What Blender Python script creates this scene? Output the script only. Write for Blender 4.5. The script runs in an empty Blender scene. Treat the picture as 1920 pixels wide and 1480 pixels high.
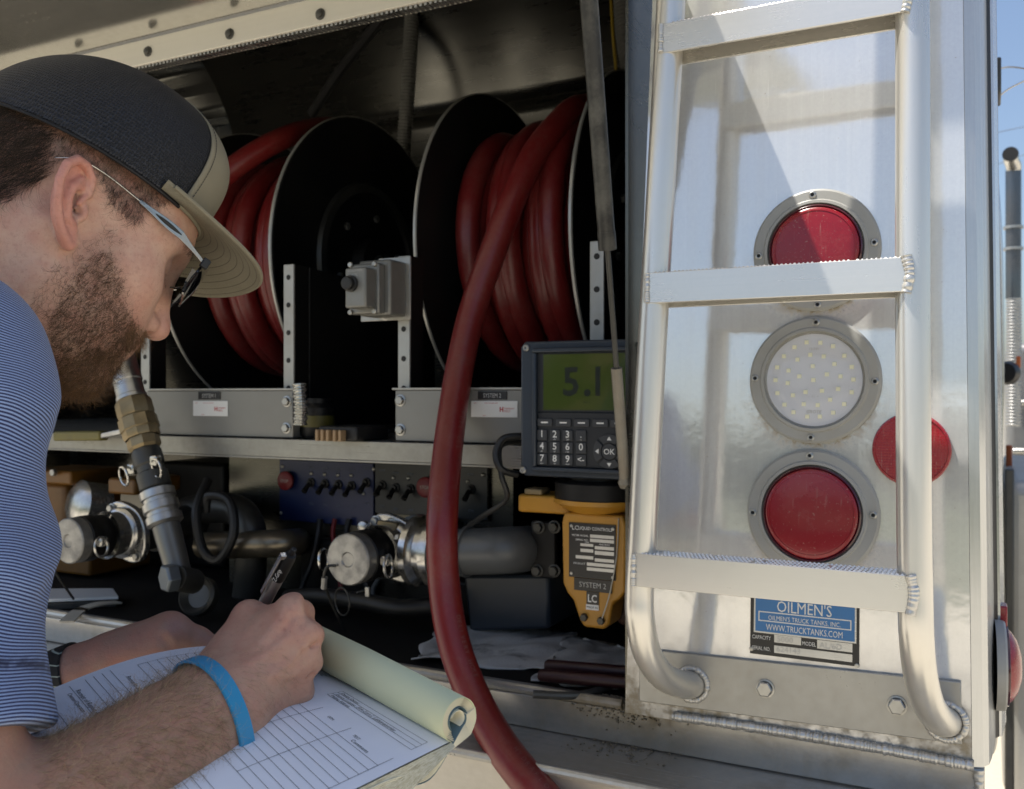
import bpy, bmesh, math, random
import numpy as np
from mathutils import Vector, Matrix

random.seed(7)
rng = np.random.default_rng(11)
SC = bpy.context.scene
COL = SC.collection
R = math.radians

# ---------------------------------------------------------------- camera, sky, sun, exposure
F = 1750.0                       # focal length in pixels of the 1920 px wide photograph
YAW = R(27.0)
CX, CY, ZC = 0.175, -1.09, 1.60  # camera stands behind the truck's rear right corner
cam_data = bpy.data.cameras.new('camera')
cam = bpy.data.objects.new('camera', cam_data)
COL.objects.link(cam)
cam.location = (CX, CY, ZC)
cam.rotation_euler = (R(90), 0, YAW)
cam_data.sensor_width = 36.0
cam_data.lens = 36.0 * F / 1920.0
cam_data.clip_start = 0.02
cam_data.clip_end = 3000
cam_data.dof.use_dof = True
cam_data.dof.focus_distance = 0.80
cam_data.dof.aperture_fstop = 13.0
SC.camera = cam

SUN_DIR = Vector((2.02, 1.0, -5.27)).normalized()      # travel direction of the light
world = bpy.data.worlds.new('World')
SC.world = world
world.use_nodes = True
wn = world.node_tree
wn.nodes.clear()
w_out = wn.nodes.new('ShaderNodeOutputWorld')
w_bg = wn.nodes.new('ShaderNodeBackground')
w_sky = wn.nodes.new('ShaderNodeTexSky')
w_sky.sky_type = 'NISHITA'
w_sky.sun_disc = False
w_sky.sun_elevation = math.asin(-SUN_DIR.z)
w_sky.sun_rotation = math.atan2(-SUN_DIR.x, -SUN_DIR.y)
w_sky.altitude = 200
w_sky.air_density = 1.0
w_sky.dust_density = 3.0
w_sky.ozone_density = 1.4
w_bg.inputs['Strength'].default_value = 0.105
wn.links.new(w_sky.outputs[0], w_bg.inputs[0])
wn.links.new(w_bg.outputs[0], w_out.inputs[0])

sun_data = bpy.data.lights.new('sun', 'SUN')
sun_data.energy = 5.0
sun_data.angle = R(0.53)
sun_data.color = (1.0, 0.95, 0.87)
sun = bpy.data.objects.new('sun', sun_data)
COL.objects.link(sun)
sun.rotation_euler = SUN_DIR.to_track_quat('-Z', 'Y').to_euler()
sun.location = (-4, -4, 12)

SC.view_settings.view_transform = 'Standard'
SC.view_settings.look = 'None'
SC.view_settings.exposure = 0.80
SC.view_settings.gamma = 1.0
SC.view_settings.use_curve_mapping = False
SC.render.engine = 'CYCLES'
SC.cycles.use_denoising = True
SC.cycles.max_bounces = 10
SC.cycles.glossy_bounces = 6
SC.cycles.diffuse_bounces = 4
SC.cycles.transparent_max_bounces = 16
SC.cycles.caustics_reflective = False
SC.cycles.sample_clamp_indirect = 6.0

# ---------------------------------------------------------------- pixel <-> place helpers
cy_, sy_ = math.cos(YAW), math.sin(YAW)
def cam_to_world(p):
    """camera frame (right, depth, up) -> world; works on (...,3) arrays"""
    p = np.asarray(p, float)
    o = np.empty_like(p)
    o[..., 0] = CX + p[..., 0] * cy_ - p[..., 1] * sy_
    o[..., 1] = CY + p[..., 0] * sy_ + p[..., 1] * cy_
    o[..., 2] = ZC + p[..., 2]
    return o
def Cp(px, py, Y):
    return np.array([(px - 960) / F * Y, Y, (740 - py) / F * Y])
def W(px, py, Y):
    """world point seen at pixel px,py at camera depth Y"""
    return Vector(cam_to_world(Cp(px, py, Y)))
def ray(px, py):
    kx, kz = (px - 960) / F, (740 - py) / F
    return Vector((kx * cy_ - sy_, kx * sy_ + cy_, kz))
CAM = Vector((CX, CY, ZC))
def D(px, py, d):
    """world point seen at pixel on the plane y = d (d metres into the truck)"""
    r = ray(px, py)
    return CAM + r * ((d - CY) / r.y)
TILT = 0.05                       # the rear panel leans back a little
PN = Vector((0, -1, TILT)).normalized()
def PP(px, py, off=0.0):
    """world point on the leaning rear panel, off metres proud of it"""
    p0 = Vector((0, 0, ZC - 0.05)) + PN * off
    r = ray(px, py)
    return CAM + r * ((p0 - CAM).dot(PN) / r.dot(PN))
def ZP(px, py, z):
    """world point on a horizontal plane at height z above the camera level (relative)"""
    r = ray(px, py)
    return CAM + r * (z / r.z)

# ---------------------------------------------------------------- objects
def empty(name, loc, label=None, cat=None, group=None, kind=None):
    o = bpy.data.objects.new(name, None)
    o.empty_display_size = 0.05
    COL.objects.link(o)
    o.location = loc
    tag(o, label, cat, group, kind)
    return o
def tag(o, label=None, cat=None, group=None, kind=None):
    if label: o['label'] = label
    if cat: o['category'] = cat
    if group: o['group'] = group
    if kind: o['kind'] = kind
    return o
def set_parent(o, p):
    if p is None: return
    o.parent = p
    if p.type == 'EMPTY':
        o.matrix_parent_inverse = Matrix.Translation(-Vector(p.location))
def link_mesh(name, me, mat=None, parent=None, smooth=True, angle=35, bevel=0, seg=2, label=None):
    if mat is not None: me.materials.append(mat)
    if smooth:
        me.shade_smooth()
        if angle and angle < 180: me.set_sharp_from_angle(angle=R(angle))
    o = bpy.data.objects.new(name, me)
    COL.objects.link(o)
    set_parent(o, parent)
    if bevel:
        m = o.modifiers.new('bevel', 'BEVEL'); m.width = bevel; m.segments = seg
        m.limit_method = 'ANGLE'; m.angle_limit = R(40); m.harden_normals = False
    if label: o['label'] = label
    return o

def frame_of(d):
    d = Vector(d).normalized()
    a = Vector((0, 0, 1)) if abs(d.z) < 0.9 else Vector((1, 0, 0))
    x = a.cross(d).normalized()
    return x, d.cross(x).normalized(), d

class MB:
    """collects simple solids; build() links them as one mesh object"""
    def __init__(s): s.v = []; s.f = []
    def add(s, vs, fs):
        b = len(s.v); s.v += [tuple(v) for v in vs]; s.f += [tuple(i + b for i in f) for f in fs]; return s
    def hexa(s, c):
        """8 corners: 0-3 one face ring, 4-7 opposite ring"""
        return s.add(c, [(3, 2, 1, 0), (4, 5, 6, 7), (0, 1, 5, 4), (1, 2, 6, 5), (2, 3, 7, 6), (3, 0, 4, 7)])
    def box(s, lo, hi):
        x0, y0, z0 = lo; x1, y1, z1 = hi
        return s.hexa([(x0, y0, z0), (x1, y0, z0), (x1, y1, z0), (x0, y1, z0), (x0, y0, z1), (x1, y0, z1), (x1, y1, z1), (x0, y1, z1)])
    def obox(s, c, ax, ay, az, sx, sy, sz):
        c = Vector(c); ax, ay, az = Vector(ax) * sx / 2, Vector(ay) * sy / 2, Vector(az) * sz / 2
        return s.hexa([c - ax - ay - az, c + ax - ay - az, c + ax + ay - az, c - ax + ay - az,
                       c - ax - ay + az, c + ax - ay + az, c + ax + ay + az, c - ax + ay + az])
    def tube(s, pts, r, n=16, caps=True, closed=False):
        pts = [Vector(p) for p in pts]; m = len(pts)
        rr = r if hasattr(r, '__len__') else [r] * m
        tang = []
        for i in range(m):
            if closed: t = pts[(i + 1) % m] - pts[i - 1]
            else: t = pts[min(i + 1, m - 1)] - pts[max(i - 1, 0)]
            tang.append(t.normalized() if t.length > 1e-12 else (tang[-1] if tang else Vector((0, 0, 1))))
        x, y, _ = frame_of(tang[0])
        vs = []; fs = []
        for i in range(m):
            if i:
                q = tang[i - 1].rotation_difference(tang[i]); x = q @ x; y = q @ y
            for k in range(n):
                a = 2 * math.pi * k / n
                vs.append(pts[i] + (x * math.cos(a) + y * math.sin(a)) * rr[i])
        for i in range(m if closed else m - 1):
            j = (i + 1) % m
            for k in range(n):
                fs.append((i * n + k, i * n + (k + 1) % n, j * n + (k + 1) % n, j * n + k))
        if caps and not closed:
            fs.append(tuple(range(n - 1, -1, -1))); fs.append(tuple((m - 1) * n + k for k in range(n)))
        return s.add(vs, fs)
    def cyl(s, a, b, r, r2=None, n=24):
        return s.tube([a, b], [r, r if r2 is None else r2], n)
    def lathe(s, o, axis, prof, n=32, x=None):
        """prof: list of (radius, distance along axis); radius 0 closes"""
        o = Vector(o); fx, fy, fz = frame_of(axis)
        if x is not None:
            fx = Vector(x).normalized(); fy = fz.cross(fx)
        vs = []; fs = []; rows = []
        for r, h in prof:
            if r <= 1e-9:
                vs.append(o + fz * h); rows.append([len(vs) - 1] * n)
            else:
                b = len(vs)
                for k in range(n):
                    a = 2 * math.pi * k / n
                    vs.append(o + fz * h + (fx * math.cos(a) + fy * math.sin(a)) * r)
                rows.append([b + k for k in range(n)])
        for i in range(len(rows) - 1):
            A, B = rows[i], rows[i + 1]
            for k in range(n):
                q = [A[k], A[(k + 1) % n], B[(k + 1) % n], B[k]]
                u = []
                for t in q:
                    if t not in u: u.append(t)
                if len(u) > 2: fs.append(tuple(u))
        return s.add(vs, fs)
    def prism(s, pts, ext):
        """polygon pts (3D, planar) extruded by vector ext"""
        pts = [Vector(p) for p in pts]; n = len(pts); e = Vector(ext)
        vs = pts + [p + e for p in pts]
        fs = [tuple(range(n - 1, -1, -1)), tuple(range(n, 2 * n))]
        fs += [(i, (i + 1) % n, n + (i + 1) % n, n + i) for i in range(n)]
        return s.add(vs, fs)
    def hexnut(s, c, axis, r, h, x=None):
        return s.lathe(c, axis, [(0, 0), (r, 0), (r, h * .85), (r * .86, h), (0, h)], 6, x)
    def sphere(s, c, r, n=16, m=10, sx=1, sy=1, sz=1):
        vs = []; fs = []
        c = Vector(c)
        for i in range(m + 1):
            t = math.pi * i / m
            for k in range(n):
                a = 2 * math.pi * k / n
                vs.append(c + Vector((r * sx * math.sin(t) * math.cos(a), r * sy * math.sin(t) * math.sin(a), r * sz * math.cos(t))))
        for i in range(m):
            for k in range(n):
                fs.append((i * n + k, (i + 1) * n + k, (i + 1) * n + (k + 1) % n, i * n + (k + 1) % n))
        return s.add(vs, fs)
    def build(s, name, mat, parent=None, smooth=True, angle=35, bevel=0, seg=2, label=None, recalc=True):
        me = bpy.data.meshes.new(name)
        me.from_pydata([tuple(v) for v in s.v], [], s.f)
        if recalc:
            bm = bmesh.new(); bm.from_mesh(me)
            bmesh.ops.remove_doubles(bm, verts=bm.verts, dist=1e-7)
            bmesh.ops.recalc_face_normals(bm, faces=bm.faces)
            bm.to_mesh(me); bm.free()
        return link_mesh(name, me, mat, parent, smooth, angle, bevel, seg, label)

def catmull(pts, n=8, closed=False):
    pts = [Vector(p) for p in pts]; m = len(pts); out = []
    rng_ = range(m if closed else m - 1)
    for i in rng_:
        if closed: p0, p1, p2, p3 = pts[i - 1], pts[i], pts[(i + 1) % m], pts[(i + 2) % m]
        else: p0, p1, p2, p3 = pts[max(i - 1, 0)], pts[i], pts[i + 1], pts[min(i + 2, m - 1)]
        for k in range(n):
            t = k / n
            out.append(0.5 * ((2 * p1) + (p2 - p0) * t + (2 * p0 - 5 * p1 + 4 * p2 - p3) * t * t + (3 * p1 - p0 - 3 * p2 + p3) * t ** 3))
    if not closed: out.append(pts[-1])
    return out

def lettering(name, lines, mat, parent, label=None):
    """lines: (text, origin, right dir, up dir, height, align, shear); one flat mesh"""
    vs = []; fs = []
    for (txt, org, rx, up, h, al, *rest) in lines:
        cu = bpy.data.curves.new('t', 'FONT'); cu.body = txt; cu.size = h * 1.38; cu.align_x = al; cu.resolution_u = 2
        if rest: cu.shear = rest[0]
        if len(rest) > 1: cu.offset = rest[1]
        ob = bpy.data.objects.new('t', cu); COL.objects.link(ob)
        dg = bpy.context.evaluated_depsgraph_get()
        me = bpy.data.meshes.new_from_object(ob.evaluated_get(dg))
        rx = Vector(rx); up = Vector(up); org = Vector(org); b = len(vs)
        sq = rest[2] if len(rest) > 2 else 1.0
        for v in me.vertices: vs.append(org + rx * v.co.x * sq + up * v.co.y)
        for p in me.polygons: fs.append(tuple(b + i for i in p.vertices))
        bpy.data.objects.remove(ob); bpy.data.curves.remove(cu); bpy.data.meshes.remove(me)
    me = bpy.data.meshes.new(name); me.from_pydata([tuple(v) for v in vs], [], fs)
    return link_mesh(name, me, mat, parent, smooth=False, label=label)

def lettering_each(name, lines, mat, parent):
    for ln in lines: lettering(name, [ln], mat, parent)

# ---------------------------------------------------------------- materials
def mat_nodes(name):
    m = bpy.data.materials.new(name); m.use_nodes = True
    nt = m.node_tree; nt.nodes.clear()
    out = nt.nodes.new('ShaderNodeOutputMaterial')
    return m, nt, out
def N(nt, t, **kw):
    n = nt.nodes.new(t)
    for k, v in kw.items():
        if hasattr(n, k) and k not in n.inputs: setattr(n, k, v)
        else: n.inputs[k].default_value = v
    return n
def L(nt, a, b): nt.links.new(a, b)
def math_(nt, op, a, b=None, c=None, clamp=False):
    n = nt.nodes.new('ShaderNodeMath'); n.operation = op; n.use_clamp = clamp
    for i, v in enumerate((a, b, c)):
        if v is None: continue
        if hasattr(v, 'links'): nt.links.new(v, n.inputs[i])
        else: n.inputs[i].default_value = v
    return n.outputs[0]
def mixc(nt, f, a, b, mode='MIX'):
    n = nt.nodes.new('ShaderNodeMix'); n.data_type = 'RGBA'; n.blend_type = mode
    for s, v in ((n.inputs[0], f), (n.inputs[6], a), (n.inputs[7], b)):
        if hasattr(v, 'links'): nt.links.new(v, s)
        elif isinstance(v, (int, float)): s.default_value = v
        else: s.default_value = (*v, 1)
    return n.outputs[2]
def ramp(nt, fac, stops, interp='LINEAR'):
    n = nt.nodes.new('ShaderNodeValToRGB'); cr = n.color_ramp; cr.interpolation = interp
    while len(cr.elements) < len(stops): cr.elements.new(0.5)
    for e, (p, c) in zip(cr.elements, stops):
        e.position = p; e.color = (c, c, c, 1) if isinstance(c, (int, float)) else (*c, 1)
    if fac is not None: nt.links.new(fac, n.inputs[0])
    return n.outputs[0]
def coords(nt, scale=(1, 1, 1), kind='Object'):
    tc = nt.nodes.new('ShaderNodeTexCoord'); mp = nt.nodes.new('ShaderNodeMapping')
    mp.inputs['Scale'].default_value = scale
    nt.links.new(tc.outputs[kind], mp.inputs[0]); return mp.outputs[0]
def noise(nt, vec, scale, detail=4, rough=0.55, dist=0.0):
    n = nt.nodes.new('ShaderNodeTexNoise'); n.inputs['Scale'].default_value = scale
    n.inputs['Detail'].default_value = detail; n.inputs['Roughness'].default_value = rough; n.inputs['Distortion'].default_value = dist
    nt.links.new(vec, n.inputs['Vector']); return n.outputs['Fac']

def M_simple(name, col, rough=0.5, metal=0.0, var=0.12, scale=25, bump=0.0, bscale=200, spec=0.5, dirt=0.0, dirtcol=(.16, .13, .09), coat=0, sss=0):
    m, nt, out = mat_nodes(name)
    b = N(nt, 'ShaderNodeBsdfPrincipled'); L(nt, b.outputs[0], out.inputs[0])
    v = coords(nt)
    f = noise(nt, v, scale, 5)
    lo = tuple(c * (1 - var) for c in col); hi = tuple(min(1, c * (1 + var)) for c in col)
    c = mixc(nt, f, lo, hi)
    r = math_(nt, 'MULTIPLY_ADD', f, 0.25 * rough, rough * 0.88)
    if dirt:
        g = ramp(nt, noise(nt, v, scale * .35, 8, 0.68), [(0.42, 0.0), (0.75, dirt)])
        c = mixc(nt, g, c, dirtcol); r = math_(nt, 'ADD', r, math_(nt, 'MULTIPLY', g, 0.3), clamp=True)
        if metal:
            L(nt, math_(nt, 'SUBTRACT', metal, math_(nt, 'MULTIPLY', g, metal), clamp=True), b.inputs['Metallic'])
    if metal and not dirt: b.inputs['Metallic'].default_value = metal
    L(nt, c, b.inputs['Base Color']); L(nt, r, b.inputs['Roughness'])
    b.inputs['Specular IOR Level'].default_value = spec
    if coat: b.inputs['Coat Weight'].default_value = coat; b.inputs['Coat Roughness'].default_value = 0.08
    if sss:
        b.inputs['Subsurface Weight'].default_value = sss; b.inputs['Subsurface Radius'].default_value = (.004, .003, .002)
        b.inputs['Subsurface Scale'].default_value = 1.0
    if bump:
        bp = N(nt, 'ShaderNodeBump'); bp.inputs['Strength'].default_value = bump; bp.inputs['Distance'].default_value = 0.002
        L(nt, noise(nt, v, bscale, 4), bp.inputs['Height']); L(nt, bp.outputs[0], b.inputs['Normal'])
    return m

def M_alu(name, col=(.62, .62, .60), rough=0.2, diffuse=0.4, brush=(4, 4, 220), dust=0.25, dustcol=(.36, .31, .23), bump=0.05, dcol=(.55, .55, .53), sc=1.0):
    """worn aluminium sheet: a sharp metallic layer mixed with a dull oxidised, dusty one"""
    m, nt, out = mat_nodes(name)
    v = coords(nt); vb = coords(nt, brush)
    streak = math_(nt, 'MULTIPLY_ADD', noise(nt, vb, 1.0, 5, 0.6), sc, .5 - .5 * sc)
    big = noise(nt, v, 5.0, 5, 0.6)
    fine = noise(nt, v, 90.0, 6, 0.65)
    a = N(nt, 'ShaderNodeBsdfPrincipled'); a.inputs['Metallic'].default_value = 1.0
    L(nt, mixc(nt, streak, tuple(c * .88 for c in col), tuple(min(1, c * 1.08) for c in col)), a.inputs['Base Color'])
    L(nt, math_(nt, 'MULTIPLY_ADD', streak, rough * .5, math_(nt, 'MULTIPLY_ADD', big, rough * .6, rough * .45)), a.inputs['Roughness'])
    d = N(nt, 'ShaderNodeBsdfPrincipled'); d.inputs['Roughness'].default_value = 0.6; d.inputs['Specular IOR Level'].default_value = 0.3
    dm = ramp(nt, math_(nt, 'MULTIPLY_ADD', fine, .45, math_(nt, 'MULTIPLY', big, .6)), [(0.42, 0.0), (0.72, dust)])
    L(nt, mixc(nt, dm, dcol, dustcol), d.inputs['Base Color'])
    fac = math_(nt, 'ADD', math_(nt, 'MULTIPLY_ADD', streak, .14, diffuse - .07), math_(nt, 'MULTIPLY', dm, .5), clamp=True)
    mx = N(nt, 'ShaderNodeMixShader'); L(nt, fac, mx.inputs[0]); L(nt, a.outputs[0], mx.inputs[1]); L(nt, d.outputs[0], mx.inputs[2])
    L(nt, mx.outputs[0], out.inputs[0])
    if bump:
        bp = N(nt, 'ShaderNodeBump'); bp.inputs['Strength'].default_value = bump; bp.inputs['Distance'].default_value = 0.001
        L(nt, math_(nt, 'MULTIPLY_ADD', fine, .6, streak), bp.inputs['Height'])
        L(nt, bp.outputs[0], a.inputs['Normal']); L(nt, bp.outputs[0], d.inputs['Normal'])
    return m

MT = {}
MT['ladder'] = M_alu('ladder_aluminium', (.75, .735, .69), 0.30, 0.26, (260, 260, 5), 0.15, bump=.006, dcol=(.66, .64, .59), sc=.4)
MT['rung'] = M_alu('rung_aluminium', (.76, .745, .70), 0.28, 0.34, (5, 260, 260), 0.12, bump=.004, dcol=(.68, .66, .61), sc=.35)
MT['weld'] = M_alu('weld_aluminium', (.66, .65, .62), 0.30, 0.35, (30, 30, 30), 0.8)
MT['frame'] = M_alu('frame_aluminium', (.50, .50, .48), 0.35, 0.5, (200, 200, 6), 0.5, dcol=(.36, .36, .34))
MT['reelbox'] = M_simple('grey_enamel', (.25, .25, .235), 0.35, 0.3, 0.06, 12, dirt=0.25)
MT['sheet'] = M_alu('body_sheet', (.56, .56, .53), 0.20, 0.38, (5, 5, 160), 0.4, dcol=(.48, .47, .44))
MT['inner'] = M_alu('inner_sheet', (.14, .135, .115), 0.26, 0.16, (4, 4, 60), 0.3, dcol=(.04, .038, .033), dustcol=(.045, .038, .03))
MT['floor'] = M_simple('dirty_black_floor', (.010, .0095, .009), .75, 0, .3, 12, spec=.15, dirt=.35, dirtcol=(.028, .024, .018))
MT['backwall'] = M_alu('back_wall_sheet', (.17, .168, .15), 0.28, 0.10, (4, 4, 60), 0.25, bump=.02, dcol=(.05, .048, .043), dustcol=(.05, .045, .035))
MT['chrome'] = M_simple('polished_steel', (.58, .575, .55), 0.18, 1.0, 0.15, 40, dirt=0.5, dirtcol=(.1, .09, .075))
MT['steel'] = M_simple('galvanised_steel', (.46, .46, .45), 0.34, 1.0, 0.2, 60, dirt=0.3, dirtcol=(.12, .11, .1))
MT['zinc'] = M_simple('zinc_bolt', (.42, .42, .40), 0.38, 1.0, 0.15, 80, dirt=0.3)
MT['dsteel'] = M_simple('dark_steel', (.075, .075, .07), 0.42, 0.7, 0.25, 50, dirt=0.3, dirtcol=(.05, .045, .04))
MT['black'] = M_simple('black_rubber', (.012, .012, .012), 0.5, 0, 0.3, 40)
MT['blackpaint'] = M_simple('black_enamel', (.006, .006, .0065), 0.42, 0, 0.2, 20, spec=.3, dirt=0.35, dirtcol=(.022, .019, .015))
MT['brass'] = M_simple('dull_brass', (.30, .235, .135), 0.42, 0.85, 0.25, 60, dirt=0.45, dirtcol=(.09, .07, .04))
MT['yellow'] = M_simple('yellow_enamel', (.50, .245, .028), 0.35, 0, 0.12, 20, dirt=0.3, dirtcol=(.14, .075, .02))
MT['bluegrey'] = M_simple('blue_grey_casting', (.022, .032, .048), 0.38, 0, 0.15, 40, bump=0.08, bscale=600, dirt=0.15, dirtcol=(.06, .06, .055))
MT['keypad'] = M_simple('keypad_black', (.015, .017, .02), 0.45, 0, 0.1, 50)
MT['key'] = M_simple('key_rubber', (.035, .038, .043), 0.5, 0, 0.15, 60)
MT['white'] = M_simple('white_print', (.72, .72, .70), 0.5, 0, 0.04, 30)
MT['greyprint'] = M_simple('grey_print', (.46, .46, .44), 0.5, 0, 0.1, 60)
MT['ink'] = M_simple('black_ink', (.018, .018, .022), 0.6, 0, 0.1, 60)
MT['redprint'] = M_simple('red_print', (.45, .03, .03), 0.5)
MT['bezel'] = M_simple('grey_flange_plastic', (.33, .33, .31), 0.38, 0, 0.12, 30, dirt=0.35, dirtcol=(.27, .23, .16))
MT['pipe'] = M_simple('grey_painted_pipe', (.12, .125, .125), 0.35, 0, 0.15, 25, dirt=0.3, dirtcol=(.06, .05, .04))
MT['redbutton'] = M_simple('red_plastic', (.45, .02, .025), 0.3, 0, 0.1)
# ================================================================ setting outside the truck
def grid_sheet(name, x0, x1, y0, y1, nx, ny, zf, mat):
    vs = [(x0 + (x1 - x0) * i / nx, y0 + (y1 - y0) * j / ny, zf(x0 + (x1 - x0) * i / nx, y0 + (y1 - y0) * j / ny)) for j in range(ny + 1) for i in range(nx + 1)]
    fs = [(j * (nx + 1) + i, j * (nx + 1) + i + 1, (j + 1) * (nx + 1) + i + 1, (j + 1) * (nx + 1) + i) for j in range(ny) for i in range(nx)]
    me = bpy.data.meshes.new(name); me.from_pydata(vs, [], fs)
    return link_mesh(name, me, mat)
m, nt, out = mat_nodes('dusty_gravel_yard')
b = N(nt, 'ShaderNodeBsdfPrincipled', Roughness=0.9); L(nt, b.outputs[0], out.inputs[0])
v = coords(nt)
g1 = noise(nt, v, 0.6, 6); g2 = noise(nt, v, 45, 6, 0.7)
gcol = mixc(nt, math_(nt, 'MULTIPLY_ADD', g2, .6, math_(nt, 'MULTIPLY', g1, .4)), (.26, .23, .18), (.58, .53, .43))
gs = N(nt, 'ShaderNodeSeparateXYZ'); L(nt, v, gs.inputs[0])
grass = math_(nt, 'MULTIPLY_ADD', math_(nt, 'ADD', gs.outputs[1], math_(nt, 'MULTIPLY', g1, 5.0)), -.5, -5.0, clamp=True)      # rough grass beyond the yard
L(nt, mixc(nt, grass, gcol, mixc(nt, g2, (.055, .065, .03), (.13, .13, .07))), b.inputs['Base Color'])
MT['ground'] = m
ground = grid_sheet('ground', -900, 900, -900, 900, 60, 60, lambda x, y: 0.0, MT['ground'])
tag(ground, 'pale dusty gravel yard under the truck', 'ground', kind='structure')

# a far belt of trees behind the photographer, seen only as a reflection in the polished panel
MT['leaf'] = M_simple('tree_leaf', (.055, .085, .03), 0.6, 0, 0.5, 3)
MT['bark'] = M_simple('bark', (.10, .075, .05), 0.9, 0, 0.3, 8)
def leafy_tree(x, y, h, w, seed, label):
    r = np.random.default_rng(seed)
    t = empty('broadleaf_tree', (x, y, 0), label, 'tree', 'trees beyond the yard')
    tb = MB()
    tb.tube([(x, y, 0), (x + .1, y, h * .3), (x - .1, y + .1, h * .62)], [.28, .2, .08], 10)
    for k in range(5):
        a = k * 1.3 + seed; z = h * (.3 + .06 * k)
        tb.tube([(x, y, z), (x + w * .3 * math.cos(a), y + w * .3 * math.sin(a), z + h * .2)], [.09, .03], 6)
    tb.build('trunk', MT['bark'], t)
    cl = r.normal(size=(26, 3)); cl /= np.linalg.norm(cl, axis=1)[:, None]
    cl *= (r.random((26, 1)) ** .5) * np.array([w * .42, w * .42, h * .32]); cl += np.array([x, y, h * .64])
    n = 5200
    c = cl[r.integers(0, 26, n)] + r.normal(size=(n, 3)) * w * .10
    u = r.normal(size=(n, 3)); u /= np.linalg.norm(u, axis=1)[:, None]
    q = r.normal(size=(n, 3)); q -= (q * u).sum(1)[:, None] * u; q /= np.linalg.norm(q, axis=1)[:, None]
    s = (.09 + .1 * r.random((n, 1))) * (w / 6)
    vs = np.stack([c - u * s, c + q * s * .5, c + u * s, c - q * s * .5], 1).reshape(-1, 3)
    me = bpy.data.meshes.new('crown'); me.from_pydata(vs.tolist(), [], [(4 * i, 4 * i + 1, 4 * i + 2, 4 * i + 3) for i in range(n)])
    link_mesh('crown', me, MT['leaf'], t, smooth=False)
for i in range(15):
    leafy_tree(-46 + 5.4 * i + 1.2 * math.sin(i * 5), -62 - 5 * math.cos(i * 2.3), 6.2 + 1.7 * math.sin(i * 1.7 + 1), 7.4 + 1.2 * math.sin(i * 3.1), 40 + i,
               'broadleaf tree in the far belt mirrored in the polished panel')

# ================================================================ the truck
truck = empty('tank_truck', (-0.8, 0.5, 0), 'aluminium bodied tank truck with its rear hose compartment open', 'truck')
Z = lambda z: ZC + z

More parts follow.
